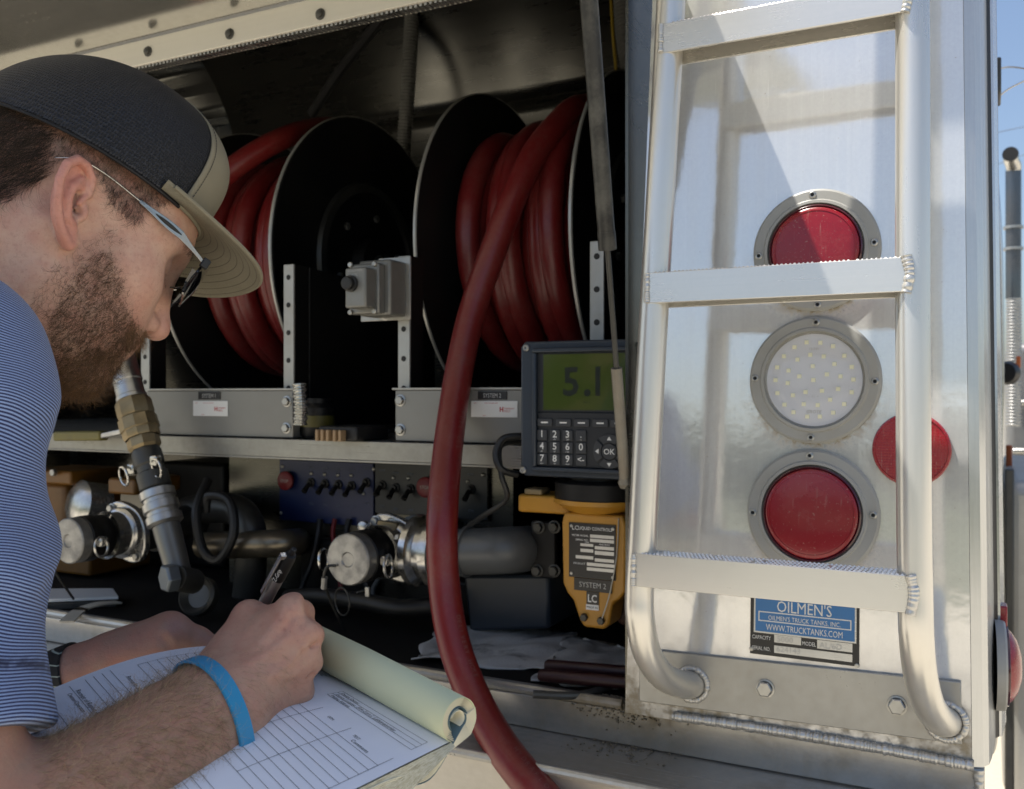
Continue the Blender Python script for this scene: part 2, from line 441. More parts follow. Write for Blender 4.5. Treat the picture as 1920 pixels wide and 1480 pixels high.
# polished rear corner panel with dust gathered near its foot
def M_panel():
    m, nt, out = mat_nodes('polished_panel')
    v = coords(nt); vb = coords(nt, (170, 4, 3))
    streak = noise(nt, vb, 1.0, 4, .6); big = noise(nt, v, 7, 5, .6); fine = noise(nt, v, 260, 5, .7)
    a = N(nt, 'ShaderNodeBsdfPrincipled'); a.inputs['Metallic'].default_value = 1
    L(nt, mixc(nt, streak, (.69, .69, .675), (.80, .80, .785)), a.inputs['Base Color'])
    L(nt, math_(nt, 'MULTIPLY_ADD', big, .05, .06), a.inputs['Roughness'])
    d = N(nt, 'ShaderNodeBsdfPrincipled', Roughness=.55)
    sp = N(nt, 'ShaderNodeSeparateXYZ'); tc = N(nt, 'ShaderNodeTexCoord'); L(nt, tc.outputs['Object'], sp.inputs[0])
    X, Zc = sp.outputs[0], sp.outputs[2]
    # dust: rises from the weld at the foot, heavier to the left; a ragged fringe under the two upper lamps
    foot = math_(nt, 'SUBTRACT', 1.0, math_(nt, 'DIVIDE', math_(nt, 'SUBTRACT', Zc, Z(-.36)), .10), clamp=True)
    grime = math_(nt, 'MULTIPLY', foot, ramp(nt, noise(nt, v, 30, 8, .7), [(.35, 0.15), (.62, 1.0)]))
    cx0 = math_(nt, 'SUBTRACT', X, pl_b.x + .005); cz0 = math_(nt, 'SUBTRACT', Zc, Z(-.385))
    cd = math_(nt, 'SQRT', math_(nt, 'ADD', math_(nt, 'MULTIPLY', cx0, cx0), math_(nt, 'MULTIPLY', math_(nt, 'MULTIPLY', cz0, cz0), .35)))
    corner = math_(nt, 'MULTIPLY', math_(nt, 'SUBTRACT', 1.15, math_(nt, 'DIVIDE', cd, .085), clamp=True), ramp(nt, noise(nt, v, 45, 8, .7), [(.28, .35), (.6, 1.0)]))
    grime = math_(nt, 'MAXIMUM', grime, corner)
    for (lx, lz, rr) in PANEL_LAMPS:
        dx = math_(nt, 'SUBTRACT', X, lx); dz = math_(nt, 'SUBTRACT', Zc, lz)
        rad = math_(nt, 'SQRT', math_(nt, 'ADD', math_(nt, 'MULTIPLY', dx, dx), math_(nt, 'MULTIPLY', dz, dz)))
        ring = math_(nt, 'SUBTRACT', 1.0, math_(nt, 'DIVIDE', math_(nt, 'SUBTRACT', rad, rr), .017), clamp=True)
        low = math_(nt, 'MULTIPLY_ADD', dz, -14.0, .1, clamp=True)
        rag = ramp(nt, noise(nt, v, 130, 6, .75), [(.40, 0), (.56, 1)])
        grime = math_(nt, 'ADD', grime, math_(nt, 'MULTIPLY', math_(nt, 'MULTIPLY', ring, low), rag), clamp=True)
    col = mixc(nt, grime, mixc(nt, ramp(nt, fine, [(.3, 0), (.7, 1)]), (.74, .74, .73), (.82, .82, .80)), (.30, .25, .17))
    sk_ = ramp(nt, noise(nt, v, 330, 2, .5), [(.735, 0), (.76, .8)])
    col = mixc(nt, sk_, col, (.20, .17, .12))
    L(nt, col, d.inputs['Base Color'])
    sc = ramp(nt, noise(nt, coords(nt, (900, 4, 14)), 1, 3, .6), [(.66, 0), (.72, .3)])
    run = ramp(nt, noise(nt, coords(nt, (60, 4, 1.6)), 1, 5, .65), [(.45, 0), (.75, .16)])
    speck = ramp(nt, noise(nt, v, 330, 2, .5), [(.735, 0), (.76, .8)])
    sc = math_(nt, 'ADD', math_(nt, 'ADD', sc, run), speck)
    fac = math_(nt, 'ADD', math_(nt, 'MULTIPLY_ADD', big, .16, .35), math_(nt, 'ADD', math_(nt, 'MULTIPLY', grime, .72), math_(nt, 'MULTIPLY', sc, .4)), clamp=True)
    mx = N(nt, 'ShaderNodeMixShader'); L(nt, fac, mx.inputs[0]); L(nt, a.outputs[0], mx.inputs[1]); L(nt, d.outputs[0], mx.inputs[2])
    bp = N(nt, 'ShaderNodeBump', Strength=.10, Distance=.002); L(nt, math_(nt, 'MULTIPLY_ADD', big, 3.0, math_(nt, 'MULTIPLY', streak, .15)), bp.inputs['Height'])
    L(nt, bp.outputs[0], a.inputs['Normal'])
    L(nt, mx.outputs[0], out.inputs[0])
    return m
LAMPS = [(1530, 470), (1527, 713), (1523, 963)]
_lp = [PP(x, y) for x, y in LAMPS]
_rf = PP(1709, 843)
PANEL_LAMPS = [(_lp[1].x, _lp[1].z, .072), (_lp[0].x, _lp[0].z, .069), (_lp[2].x, _lp[2].z, .071)]

def panel_line(px0, py0, px1, py1, off=0.0):
    return PP(px0, py0, off), PP(px1, py1, off)
pl_t, pl_b = PP(1262, -1000), PP(1172, 1336)          # left edge of the panel, top and foot
pr_t, pr_b = PP(1793, -1080), PP(1822, 1438)          # right edge
MT['panel'] = M_panel()
th = -PN * 0.004
MB().hexa([pl_b, pr_b, pr_b + th, pl_b + th, pl_t, pr_t, pr_t + th, pl_t + th]).build('rear_panel', MT['panel'], truck, label='polished metal panel beside the opening')
# rounded corner trim and the side of the body
cb = MB(); prof = [(0, 0), (.010, .004), (.0155, .014), (.018, .035), (.021, .075), (.022, .10)]
for k in range(len(prof) - 1):
    (a0, b0), (a1, b1) = prof[k], prof[k + 1]
    A, B = pr_b, pr_t
    q = lambda P, a, b: P + Vector((a + .0006, b, 0))
    i = Vector((-.004, .004, 0))
    cb.hexa([q(A, a0, b0), q(A, a1, b1), q(A, a1, b1) + i, q(A, a0, b0) + i, q(B, a0, b0), q(B, a1, b1), q(B, a1, b1) + i, q(B, a0, b0) + i])
cb.build('corner_trim', M_alu('trim_aluminium', (.66, .67, .66), .16, .35, (220, 220, 4), .15), truck, angle=60)
sb = MB()
def side_strip(mb, a0, b0, a1, b1, t=.004):
    i = Vector((-t, 0, 0))
    q = lambda P, a, b: P + Vector((a, b, 0))
    mb.hexa([q(pr_b, a0, b0), q(pr_b, a1, b1), q(pr_b, a1, b1) + i, q(pr_b, a0, b0) + i, q(pr_t, a0, b0), q(pr_t, a1, b1), q(pr_t, a1, b1) + i, q(pr_t, a0, b0) + i])
side_strip(sb, .0222, .1004, .0264, .109)
sb.build('door_seal', MT['black'], truck)
sb = MB(); side_strip(sb, .029, .1095, .0335, .16, .006); side_strip(sb, .034, .162, .040, 1.6, .006)
sb.build('side_door', M_alu('side_aluminium', (.62, .63, .63), .14, .3, (5, 220, 220), .15), truck)
# lower body below panel and opening: sill face, ledge, undercut skirt
zf, zl = -.3865, -.432
xr = pr_b.x + .012
xl = -2.6
def M_sill():
    m = M_alu('sill_aluminium', (.56, .55, .52), .24, .42, (5, 160, 160), .5, dcol=(.46, .44, .40)); nt = m.node_tree
    out = [n for n in nt.nodes if n.type == 'OUTPUT_MATERIAL'][0]; src = out.inputs[0].links[0].from_socket
    tc = N(nt, 'ShaderNodeTexCoord'); sp = N(nt, 'ShaderNodeSeparateXYZ'); L(nt, tc.outputs['Object'], sp.inputs[0])
    dx = math_(nt, 'ABSOLUTE', math_(nt, 'SUBTRACT', sp.outputs[0], pl_b.x - .005))
    near = math_(nt, 'SUBTRACT', 1.0, math_(nt, 'DIVIDE', dx, .12), clamp=True)
    hi = math_(nt, 'DIVIDE', math_(nt, 'SUBTRACT', sp.outputs[2], Z(zl) - .03), .07, clamp=True)
    nz = ramp(nt, noise(nt, tc.outputs['Object'], 38, 8, .7), [(.36, 0), (.58, 1)])
    w = math_(nt, 'MULTIPLY', math_(nt, 'MULTIPLY', ramp(nt, near, [(.05, 0), (.55, 1)]), hi), math_(nt, 'MULTIPLY_ADD', nz, .6, .4), clamp=True)
    nz2 = ramp(nt, noise(nt, tc.outputs['Object'], 14, 8, .7), [(.50, 0), (.68, .55)])
    w = math_(nt, 'MAXIMUM', w, nz2)
    d = N(nt, 'ShaderNodeBsdfDiffuse'); L(nt, mixc(nt, noise(nt, tc.outputs['Object'], 150, 5), (.19, .15, .10), (.30, .25, .17)), d.inputs[0])
    mx = N(nt, 'ShaderNodeMixShader'); L(nt, w, mx.inputs[0]); L(nt, src, mx.inputs[1]); L(nt, d.outputs[0], mx.inputs[2]); L(nt, mx.outputs[0], out.inputs[0])
    return m
MT['sill'] = M_sill()
lip = MB().tube([(xl, .001, Z(zf) + .003), (pl_b.x - .01, .001, Z(zf) + .003)], .0065, 10)
lip.box((xl, .004, Z(zf) - .012), (pl_b.x - .002, .030, Z(zf) + .0015)); lip.build('sill_lip', MT['sill'], truck)
MB().box((xl, -.002, Z(zl)), (xr, .010, Z(zf) - .0035)).build('sill', MT['sill'], truck, bevel=.0015)
bm_ = MB(); yl = -.105
bm_.hexa([(xl, yl, Z(zl) - .008), (xr, yl, Z(zl) - .008), (xr, .02, Z(zl) - .008), (xl, .02, Z(zl) - .008), (xl, yl, Z(zl) - .001), (xr, yl, Z(zl) - .001), (xr, .02, Z(zl) - .001), (xl, .02, Z(zl) - .001)])
bm_.build('bumper_ledge', MT['sill'], truck, bevel=.003)
sk = MB(); sk.hexa([(xl, -.05, Z(-.62)), (xr, -.05, Z(-.62)), (xr, -.04, Z(-.62)), (xl, -.04, Z(-.62)), (xl, yl + .002, Z(zl) - .0085), (xr, yl + .002, Z(zl) - .0085), (xr, yl + .012, Z(zl) - .0085), (xl, yl + .012, Z(zl) - .0085)])
sk.build('bumper_skirt', M_alu('skirt_aluminium', (.80, .78, .72), .30, .5, (5, 160, 160), .35, dcol=(.74, .70, .62)), truck)
MB().box((xl, -.045, Z(-.78)), (xr, .1, Z(-.6205))).build('underrun_bar', MT['dsteel'], truck, bevel=.01)
# rounded bead on the ledge's edge
MB().tube([(xl, yl, Z(zl) - .004), (xr, yl, Z(zl) - .004)], .0055, 10).build('ledge_edge', MT['weld'], truck)
for sx in (-.35, -1.7):
    w = MB(); w.lathe((sx - .14, 1.0, .5), (1, 0, 0), [(0, .04), (.2, .04), (.24, .0), (.47, .0), (.5, .05), (.5, .23), (.47, .28), (.24, .28), (.2, .24), (0, .24)], 40)
    w.build('wheel', MT['black'], truck)
MB().box((-1.45, .12, .72), (-1.3, 6.5, .95)).box((-.75, .12, .72), (-.6, 6.5, .95)).build('chassis_rail', MT['dsteel'], truck)

# weld seam at the panel's foot and up the corner
def weld(name, pts, r, pitch, parent, squash=1.0, seed=0):
    rr = random.Random(seed)
    P = catmull(pts, 60) if len(pts) > 2 else [Vector(pts[0]).lerp(Vector(pts[1]), i / 400) for i in range(401)]
    ln = [0.0]
    for i in range(1, len(P)): ln.append(ln[-1] + (P[i] - P[i - 1]).length)
    n = max(2, int(ln[-1] / (pitch / 6)))
    out_p = []; out_r = []; j = 0; wob = 0
    for k in range(n + 1):
        s = ln[-1] * k / n
        while j < len(ln) - 2 and ln[j + 1] < s: j += 1
        t = (s - ln[j]) / max(1e-9, ln[j + 1] - ln[j])
        ph = ((s + .45 * pitch * math.sin(s / pitch * .9 + seed) + .3 * pitch * math.sin(s / pitch * .37)) / pitch) % 1.0
        if k % 6 == 0: wob = rr.uniform(-.16, .14)
        out_p.append(P[j].lerp(P[j + 1], min(1, t)))
        out_r.append(r * (0.90 + .17 * math.sin(math.pi * ph ** .7) + wob * .9))
    return MB().tube(out_p, out_r, 10).build(name, MT['weld'], parent, angle=60)
wf = lambda px, py: PP(px, py, .0035)
weld('weld_bead', [wf(1262, 1343), wf(1400, 1362), wf(1560, 1388), wf(1700, 1413), wf(1826, 1437)], .0055, .0040, truck, seed=1)
weld('weld_bead', [(pr_b.x + .006, -.003, Z(zf) - .004), (pr_b.x + .009, -.004, Z(zl) - .06)], .005, .006, truck, seed=2)

# crumbs of dried mud caught where sill and panel meet
MT['dust'] = M_simple('caked_dust', (.24, .195, .13), 0.95, 0, 0.25, 120, bump=.6, bscale=500)
cr = MB()
for k in range(420):
    u = random.gauss(0, .030); x = pl_b.x - .012 + u
    on = random.random()
    if on < .45: p = Vector((x, random.uniform(.000, .028), Z(zf) + .003))
    elif on < .75: p = Vector((x, -.0035, Z(zf) - abs(random.gauss(0, .010))))
    else: p = Vector((x, -random.random() ** 2 * .05, Z(zl) + .001))
    s_ = random.uniform(.0004, .0014)
    q = [Vector((random.uniform(-1, 1), random.uniform(-1, 1), random.uniform(-.6, .6))) * s_ for _ in range(8)]
    cr.add([p + Vector((a * s_ + e.x * .35, b2 * s_ + e.y * .35, c2 * s_ * .6 + e.z * .35)) for (a, b2, c2), e in zip(((-1, -1, -1), (1, -1, -1), (1, 1, -1), (-1, 1, -1), (-1, -1, 1), (1, -1, 1), (1, 1, 1), (-1, 1, 1)), q)],
           [(3, 2, 1, 0), (4, 5, 6, 7), (0, 1, 5, 4), (1, 2, 6, 5), (2, 3, 7, 6), (3, 0, 4, 7)])
o = cr.build('mud_crumbs', MT['dust'], truck, angle=180, recalc=False); o['kind'] = 'stuff'

# ---- the compartment: floor, walls, ceiling, header
XR = pl_b.x - .012
YB = 1.02; ZT = 1.08
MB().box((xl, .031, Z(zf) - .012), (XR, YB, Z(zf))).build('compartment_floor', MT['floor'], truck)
seam_x = D(452, 150, YB).x
def coved_wall(x0, x1, y, r=.46):  # upper cove added so the wall mirrors the bright ground outside
    pr = [(y, zf)] + [(y - r + r * math.cos(a), ZT - .02 - r + r * math.sin(a)) for a in np.linspace(0, math.pi / 2, 22)]
    w = MB()
    for (ya, za), (yb, zb2) in zip(pr[:-1], pr[1:]):
        w.add([(x0, ya, Z(za)), (x1, ya, Z(za)), (x1, yb, Z(zb2)), (x0, yb, Z(zb2))], [(0, 1, 2, 3)])
    o = w.build('inner_wall', MT['backwall'], truck, angle=60)
    s_ = o.modifiers.new('t', 'SOLIDIFY'); s_.thickness = .006
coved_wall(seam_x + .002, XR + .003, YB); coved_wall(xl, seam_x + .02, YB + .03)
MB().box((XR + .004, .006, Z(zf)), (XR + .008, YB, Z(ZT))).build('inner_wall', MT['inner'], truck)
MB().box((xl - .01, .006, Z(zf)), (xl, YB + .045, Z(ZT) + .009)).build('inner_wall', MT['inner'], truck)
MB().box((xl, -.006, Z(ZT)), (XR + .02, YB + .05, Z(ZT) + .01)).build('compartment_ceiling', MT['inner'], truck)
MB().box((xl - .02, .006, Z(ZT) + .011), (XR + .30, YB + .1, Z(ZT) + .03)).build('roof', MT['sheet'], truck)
# jamb: turned edge of the panel towards the opening
j0, j1 = PP(1172, 1336, -.0045), PP(1262, -1000, -.0045)
MB().hexa([j0, j0 + Vector((.003, 0, 0)), j0 + Vector((.003, .05, 0)), j0 + Vector((0, .05, 0)), j1, j1 + Vector((.003, 0, 0)), j1 + Vector((.003, .05, 0)), j1 + Vector((0, .05, 0))]).build('jamb', MT['frame'], truck)
MB().box((xl, .0005, Z(.58)), (pl_t.x - .03, .0045, Z(ZT))).build('upper_panel', MT['sheet'], truck)
# header strip above the opening with its row of bolts
hz0, hz1, hy = .537, .577, -.010
MT['header'] = M_alu('header_aluminium', (.78, .75, .68), .36, .62, (4, 220, 220), .1, bump=.01, dcol=(.74, .70, .61))
hd = MB().box((xl, hy, Z(hz0)), (-.175, hy + .003, Z(hz1))).box((xl, hy + .0031, Z(hz0)), (-.175, hy + .03, Z(hz0) + .003)).build('header_strip', MT['header'], truck, bevel=.0008)
for px, py in ((278, 97), (431, 64), (601, 27), (140, 127)):
    p = D(px, py, hy)
    MB().lathe((p.x, hy, p.z), (0, -1, 0), [(.0085, 0), (.0085, .0012), (.006, .002), (.0055, .005), (.003, .0065), (0, .0068)], 14).build('bolt', MT['dsteel'], hd)
for k in range(12):
    x = D(601, 27, hy).x + .155 * (k + 1)
    if x < -.2: MB().lathe((x, hy, Z(.557)), (0, -1, 0), [(.0085, 0), (.0085, .0012), (.006, .002), (.0055, .005), (.003, .0065), (0, .0068)], 14).build('bolt', MT['dsteel'], hd)
# knurled edge under the header
kn = MB()
for k in range(230):
    x = xl + .6 + k * .008
    if x < -.18: kn.hexa([(x, hy + .0035, Z(hz0) - .0045), (x + .004, hy + .0035, Z(hz0) - .0045), (x + .0065, hy + .02, Z(hz0) - .0045), (x + .0025, hy + .02, Z(hz0) - .0045), (x, hy + .0035, Z(hz0) - .0002), (x + .004, hy + .0035, Z(hz0) - .0002), (x + .0065, hy + .02, Z(hz0) - .0002), (x + .0025, hy + .02, Z(hz0) - .0002)])
kn.build('hinge_knuckles', MT['steel'], truck)
# the lifted door overhead
DX, DL, DM = -.172, 1.0, .2
d0 = Vector((0, hy - .001, Z(hz1) + .004)); dd = Vector((0, -DL, DL * DM)); dn = Vector((0, DM, 1)).normalized() * .025
door = MB().hexa([d0 + Vector((xl, 0, 0)), d0 + Vector((DX, 0, 0)), d0 + dd + Vector((DX, 0, 0)), d0 + dd + Vector((xl, 0, 0)),
          d0 + dn + Vector((xl, 0, 0)), d0 + dn + Vector((DX, 0, 0)), d0 + dd + dn + Vector((DX, 0, 0)), d0 + dd + dn + Vector((xl, 0, 0))]).build(
          'overhead_door', M_alu('door_aluminium', (.60, .60, .57), .13, .22, (4, 160, 160), .25, dcol=(.42, .41, .38)), truck)
rb = MB()
for t0_ in (.33, .62):
    p = d0 + dd * t0_
    rb.hexa([p + Vector((xl, 0, -.001)), p + Vector((DX - .02, 0, -.001)), p + Vector((DX - .02, -.03, .005)), p + Vector((xl, -.03, .005)),
             p + Vector((xl, 0, -.012)), p + Vector((DX - .02, 0, -.012)), p + Vector((DX - .02, -.03, -.006)), p + Vector((xl, -.03, -.006))])
rb.build('door_rib', MT['frame'], door)
# gas strut that holds the door up
s0 = D(1172, 905, .012); s3 = d0 + dd * .62 + Vector((-.235, 0, -.014))
aim = lambda py: None
sd = (W(1098, -30, 1.02) - s0)
g = MB(); A = s0; B = W(1101, -40, 1.0)
P_ = lambda t: A.lerp(B, t)
def T_at(py):
    best = min(range(1001), key=lambda i: abs(proj(P_(i / 1000))[1] - py)); return best / 1000
def proj(p):
    q = Vector(p) - CAM
    r_ = q.x * cy_ + q.y * sy_; f_ = -q.x * sy_ + q.y * cy_
    return 960 + F * r_ / f_, 740 - F * q.z / f_
t1_, t2_ = T_at(690), T_at(465)
st = MB().cyl(P_(0.012), P_(t1_), .0068, n=16).lathe(A, (B - A), [(0, -.008), (.007, -.006), (.009, 0), (.007, .006), (.0055, .012)], 14).build('strut_sleeve', M_simple('strut_sleeve_paint', (.24, .22, .18), .45, .3, .2, 60, dirt=.5, dirtcol=(.2, .13, .07)), truck)
MB().cyl(P_(t1_ - .005), P_(t2_ + .01), .0034, n=14).build('strut_rod', MT['dsteel'], truck)
MT['strutpaint'] = M_simple('worn_strut_paint', (.022, .022, .021), .4, .2, .3, 60, dirt=.8, dirtcol=(.16, .155, .13))
MB().cyl(P_(t2_), P_(1.35), .0100, n=20).build('strut_cylinder', MT['strutpaint'], truck)
MB().cyl(P_(t2_ - .004), P_(t2_ + .032), .0106, n=20).build('strut_collar', MT['strutpaint'], truck)

# ---- lamps on the panel
EX = Vector((1, 0, 0)); EZ = PN.cross(EX).normalized() * -1
if EZ.z < 0: EZ = -EZ
def M_lens(name, col, cell=0.0):
    """moulded plastic: fine cell relief under a dusty, scratched face"""
    m, nt, out = mat_nodes(name)
    b = N(nt, 'ShaderNodeBsdfPrincipled'); L(nt, b.outputs[0], out.inputs[0])
    v = coords(nt); blot = noise(nt, v, 26, 6, .65); speck = ramp(nt, noise(nt, v, 420, 3, .6), [(.64, 0), (.70, .75)])
    scr = ramp(nt, noise(nt, coords(nt, (300, 300, 12)), 1, 4, .6), [(.62, 0), (.70, .30)])
    c = mixc(nt, blot, tuple(x * .72 for x in col), tuple(x * 1.18 for x in col))
    c = mixc(nt, ramp(nt, blot, [(.50, 0), (.75, .22)]), c, (.24, .11, .085))
    c = mixc(nt, math_(nt, 'ADD', speck, scr, clamp=True), c, (.36, .22, .18))
    L(nt, c, b.inputs['Base Color']); L(nt, math_(nt, 'MULTIPLY_ADD', blot, .28, .12), b.inputs['Roughness'])
    b.inputs['Coat Weight'].default_value = .15
    h = noise(nt, v, 300, 3)
    if cell:
        vo = N(nt, 'ShaderNodeTexVoronoi', feature='F1'); vo.inputs['Scale'].default_value = cell; vo.inputs['Randomness'].default_value = .12; L(nt, v, vo.inputs['Vector'])
        h = math_(nt, 'ADD', vo.outputs['Distance'], math_(nt, 'MULTIPLY', h, .2))
    bp = N(nt, 'ShaderNodeBump', Strength=.45 if cell else .12, Distance=.001); L(nt, h, bp.inputs['Height']); L(nt, bp.outputs[0], b.inputs['Normal'])
    return m
MT['lens'] = M_lens('red_lens', (.27, .006, .014)); MT['reflector'] = M_lens('red_reflector_cells', (.30, .008, .014), 330)
MT['lensdark'] = M_simple('dark_red_rim', (.055, .006, .012), .14, 0, .15, 40, coat=.4)
MT['hole'] = M_simple('screw_recess', (.004, .004, .004), .6)
m, nt, out = mat_nodes('clear_cover')
ga = N(nt, 'ShaderNodeBsdfGlossy', Roughness=.06); gt = N(nt, 'ShaderNodeBsdfTransparent'); fr = N(nt, 'ShaderNodeLayerWeight', Blend=.5); mx = N(nt, 'ShaderNodeMixShader')
L(nt, math_(nt, 'MULTIPLY_ADD', math_(nt, 'POWER', fr.outputs['Facing'], 4.0), .45, .035, clamp=True), mx.inputs[0]); L(nt, gt.outputs[0], mx.inputs[1]); L(nt, ga.outputs[0], mx.inputs[2]); L(nt, mx.outputs[0], out.inputs[0])
MT['clear'] = m
MT['led_board'] = M_simple('led_board', (.60, .61, .64), .5, 0, .04, 20)
MT['led'] = M_simple('led_chip', (.80, .78, .55), .4)
for k, c in enumerate(_lp):
    R_o = .0715 if k else .0695
    kind = 'dome_lamp' if k == 1 else 'tail_lamp'
    fl = MB().lathe(c, PN, [(R_o, .0003), (R_o, .004), (R_o - .0025, .0062), (R_o - .012, .0068), (R_o - .0135, .0085), (R_o - .0165, .0088), (R_o - .018, .004), (R_o - .022, .003), (R_o - .03, .003)], 72, EX).build(
        kind, MT['bezel'], truck, angle=25, label=['red tail lamp nearest the top', 'clear work lamp full of small square diodes', 'red tail lamp lowest of the two'][k])
    for a in range(4):
        an = R(90 * a + (3, -2, 2)[k]); q = c + (EX * math.cos(an) + EZ * math.sin(an)) * (R_o - .0068) + PN * .0066
        MB().lathe(q, PN, [(0, -.001), (.0036, -.001), (.0042, .0005), (.0030, .0016), (.0022, .0016), (.0018, -.0004), (0, -.0004)], 14).build('screw', MT['zinc'], fl)
        MB().lathe(q, PN, [(.0018, .0001), (0, .0001)], 8).build('screw_socket', MT['hole'], fl)
    if k != 1:
        MB().lathe(c, PN, [(R_o - .0185, .0034), (R_o - .0186, .009), (R_o - .020, .0105), (R_o - .0215, .0088)], 64, EX).build('lens_rim', MT['lensdark'], fl)
        MB().lathe(c, PN, [(R_o - .0216, .0040), (R_o - .0218, .0095), (R_o - .0232, .0108), (R_o - .026, .0112), (R_o - .0264, .0106), (R_o - .0285, .0110), (.012, .0118), (0, .0118)], 64, EX).build('lens', MT['lens'], fl)
    else:
        bd = MB().lathe(c, PN, [(R_o - .0195, .0034), (R_o - .0195, .0042), (0, .0042)], 64, EX).build('led_board', MT['led_board'], fl)
        spots = [(0, 0)] + [(.0155 * math.cos(R(a)), .0155 * math.sin(R(a))) for a in range(20, 380, 72)] + \
                [(.029 * math.cos(R(a)), .029 * math.sin(R(a))) for a in np.arange(8, 368, 360 / 12)] + [(.0425 * math.cos(R(a)), .0425 * math.sin(R(a))) for a in np.arange(0, 360, 360 / 18)]
        src = None
        for (a_, b_) in spots:
            if src is None:
                src = MB().obox((0, 0, 0), EX, EZ, PN, .0043, .0043, .0014).build('diode', MT['led'], bd); o = src
            else:
                o = src.copy(); COL.objects.link(o)
            o.location = c + EX * (a_ + random.uniform(-.0008, .0008)) + EZ * (b_ + random.uniform(-.0008, .0008)) + PN * .0049
        q = c + PN * .0046
        lettering_each('board_print', [('12-24V', q + EZ * .0335, EX, EZ, .0028, 'CENTER'), ('-  11  +', q - EZ * .02, EX, EZ, .0028, 'CENTER'), ('GROTE', q - EZ * .0375, EX, EZ, .0036, 'CENTER', .25, .0001)], MT['greyprint'], bd)
        MB().lathe(c, PN, [(R_o - .0188, .004), (R_o - .0192, .0105), (R_o - .023, .0135), (.02, .0155), (0, .0158)], 64, EX).build('clear_cover', MT['clear'], fl)
rf = MB().lathe(_rf, PN, [(.0395, .0003), (.0395, .003), (.0385, .0052), (.0365, .0056), (.036, .0046), (0, .0056)], 64, EX).build('round_reflector', MT['reflector'], truck, label='round red reflector behind the ladder rail')
# side marker lamp on the corner, seen edge on
sc_ = Vector((pr_b.x + .0215, .082, Z(-.301)))
sm = MB().lathe(sc_, (1, .05, 0), [(.049, 0), (.049, .0085), (.0475, .0105), (.0, .0105)], 48).build('marker_lamp', MT['bezel'], truck, label='round red side marker lamp on the corner')
MB().lathe(sc_, (1, .05, 0), [(.041, .0106), (.041, .0125), (.0375, .0165), (.029, .022), (.016, .026), (0, .027)], 48).build('lens', MT['lens'], sm)
MB().lathe(sc_, (1, .05, 0), [(.0435, .0106), (.0435, .0130), (.0415, .0135), (.0415, .0106)], 48).build('lens_rim', MT['lensdark'], sm)
MB().box((sc_.x + .0005, .100, sc_.z + .02), (sc_.x + .013, .125, sc_.z + .062)).build('side_reflector', MT['lens'], truck, bevel=.002)

# ---- maker's plate
pa, pb_, pc, pd = PP(1408, 1100), PP(1613, 1112), PP(1610, 1243), PP(1407, 1231)
plx0, plx1, plz0, plz1 = (pa.x + pd.x) / 2, (pb_.x + pc.x) / 2, (pd - pc).z / 2 + pc.z, (pa.z + pb_.z) / 2
def on_panel(x, z, off):
    base = Vector((x, 0, z)); p0 = Vector((0, 0, ZC - .05)) + PN * off
    return Vector((x, (z - p0.z) * TILT + p0.y, z))
def pbox(mb, x0, x1, z0, z1, o0, o1):
    return mb.hexa([on_panel(x0, z0, o0), on_panel(x1, z0, o0), on_panel(x1, z1, o0), on_panel(x0, z1, o0), on_panel(x0, z0, o1), on_panel(x1, z0, o1), on_panel(x1, z1, o1), on_panel(x0, z1, o1)])
MT['plateblack'] = M_simple('plate_black', (.012, .012, .013), .35, 0, .2, 30, dirt=.2, dirtcol=(.1, .09, .07))
MT['plateblue'] = M_simple('plate_blue', (.035, .17, .42), .35, 0, .08, 30, dirt=.12, dirtcol=(.2, .22, .22))
MT['plate'] = M_alu('plate_aluminium', (.60, .60, .58), .3, .5, (6, 200, 200), .4)
np_ = pbox(MB(), plx0, plx1, plz0, plz1, .0003, .0016).build('maker_plate', MT['plateblack'], truck, label='blue and black maker plate under the lowest rung')
pw = plx1 - plx0; fx = lambda px: plx0 + pw * (px - 1408) / 204.0; fz = lambda py: plz0 + (1238 - py) / 132.0 * (plz1 - plz0)
pbox(MB(), fx(1415), fx(1607), fz(1196), fz(1108), .00165, .0019).build('blue_border', MT['plate'], np_)
pbox(MB(), fx(1418), fx(1604), fz(1193), fz(1111), .00195, .0021).build('blue_field', MT['plateblue'], np_)
for (a, b_, c_, d_) in ((1455, 1506, 1211, 1196.5), (1536, 1600, 1213, 1197), (1455, 1600, 1231, 1217)):
    pbox(MB(), fx(a), fx(b_), fz(c_), fz(d_), .00165, .0020).build('blank_field', MT['plate'], np_)
fr_ = MB()
pbox(fr_, fx(1424), fx(1598), fz(1156), fz(1154), .00212, .0023); pbox(fr_, fx(1424), fx(1598), fz(1173), fz(1171), .00212, .0023)
pbox(fr_, fx(1424), fx(1426), fz(1171), fz(1156), .00212, .0023); pbox(fr_, fx(1596), fx(1598), fz(1171), fz(1156), .00212, .0023)
fr_.build('name_frame', MT['white'], np_)
tl = lambda px, py: on_panel(fx(px), fz(py), .0024)
lettering('lettering', [("OILMEN'S", tl(1511, 1152), EX, EZ, .0128, 'CENTER', 0, 0, .80), ("OILMEN'S TRUCK TANKS, INC.", tl(1511, 1169), EX, EZ, .0052, 'CENTER', 0, 0, .80),
    ('WWW.TRUCKTANKS.COM', tl(1511, 1189), EX, EZ, .0072, 'CENTER', 0, 0, .68), ('CAPACITY', tl(1412, 1208), EX, EZ, .0045, 'LEFT', 0, 0, .72), ('MODEL', tl(1508, 1210), EX, EZ, .0045, 'LEFT', 0, 0, .72), ('SERIAL NO.', tl(1412, 1229), EX, EZ, .0045, 'LEFT', 0, 0, .66)], MT['white'], np_)
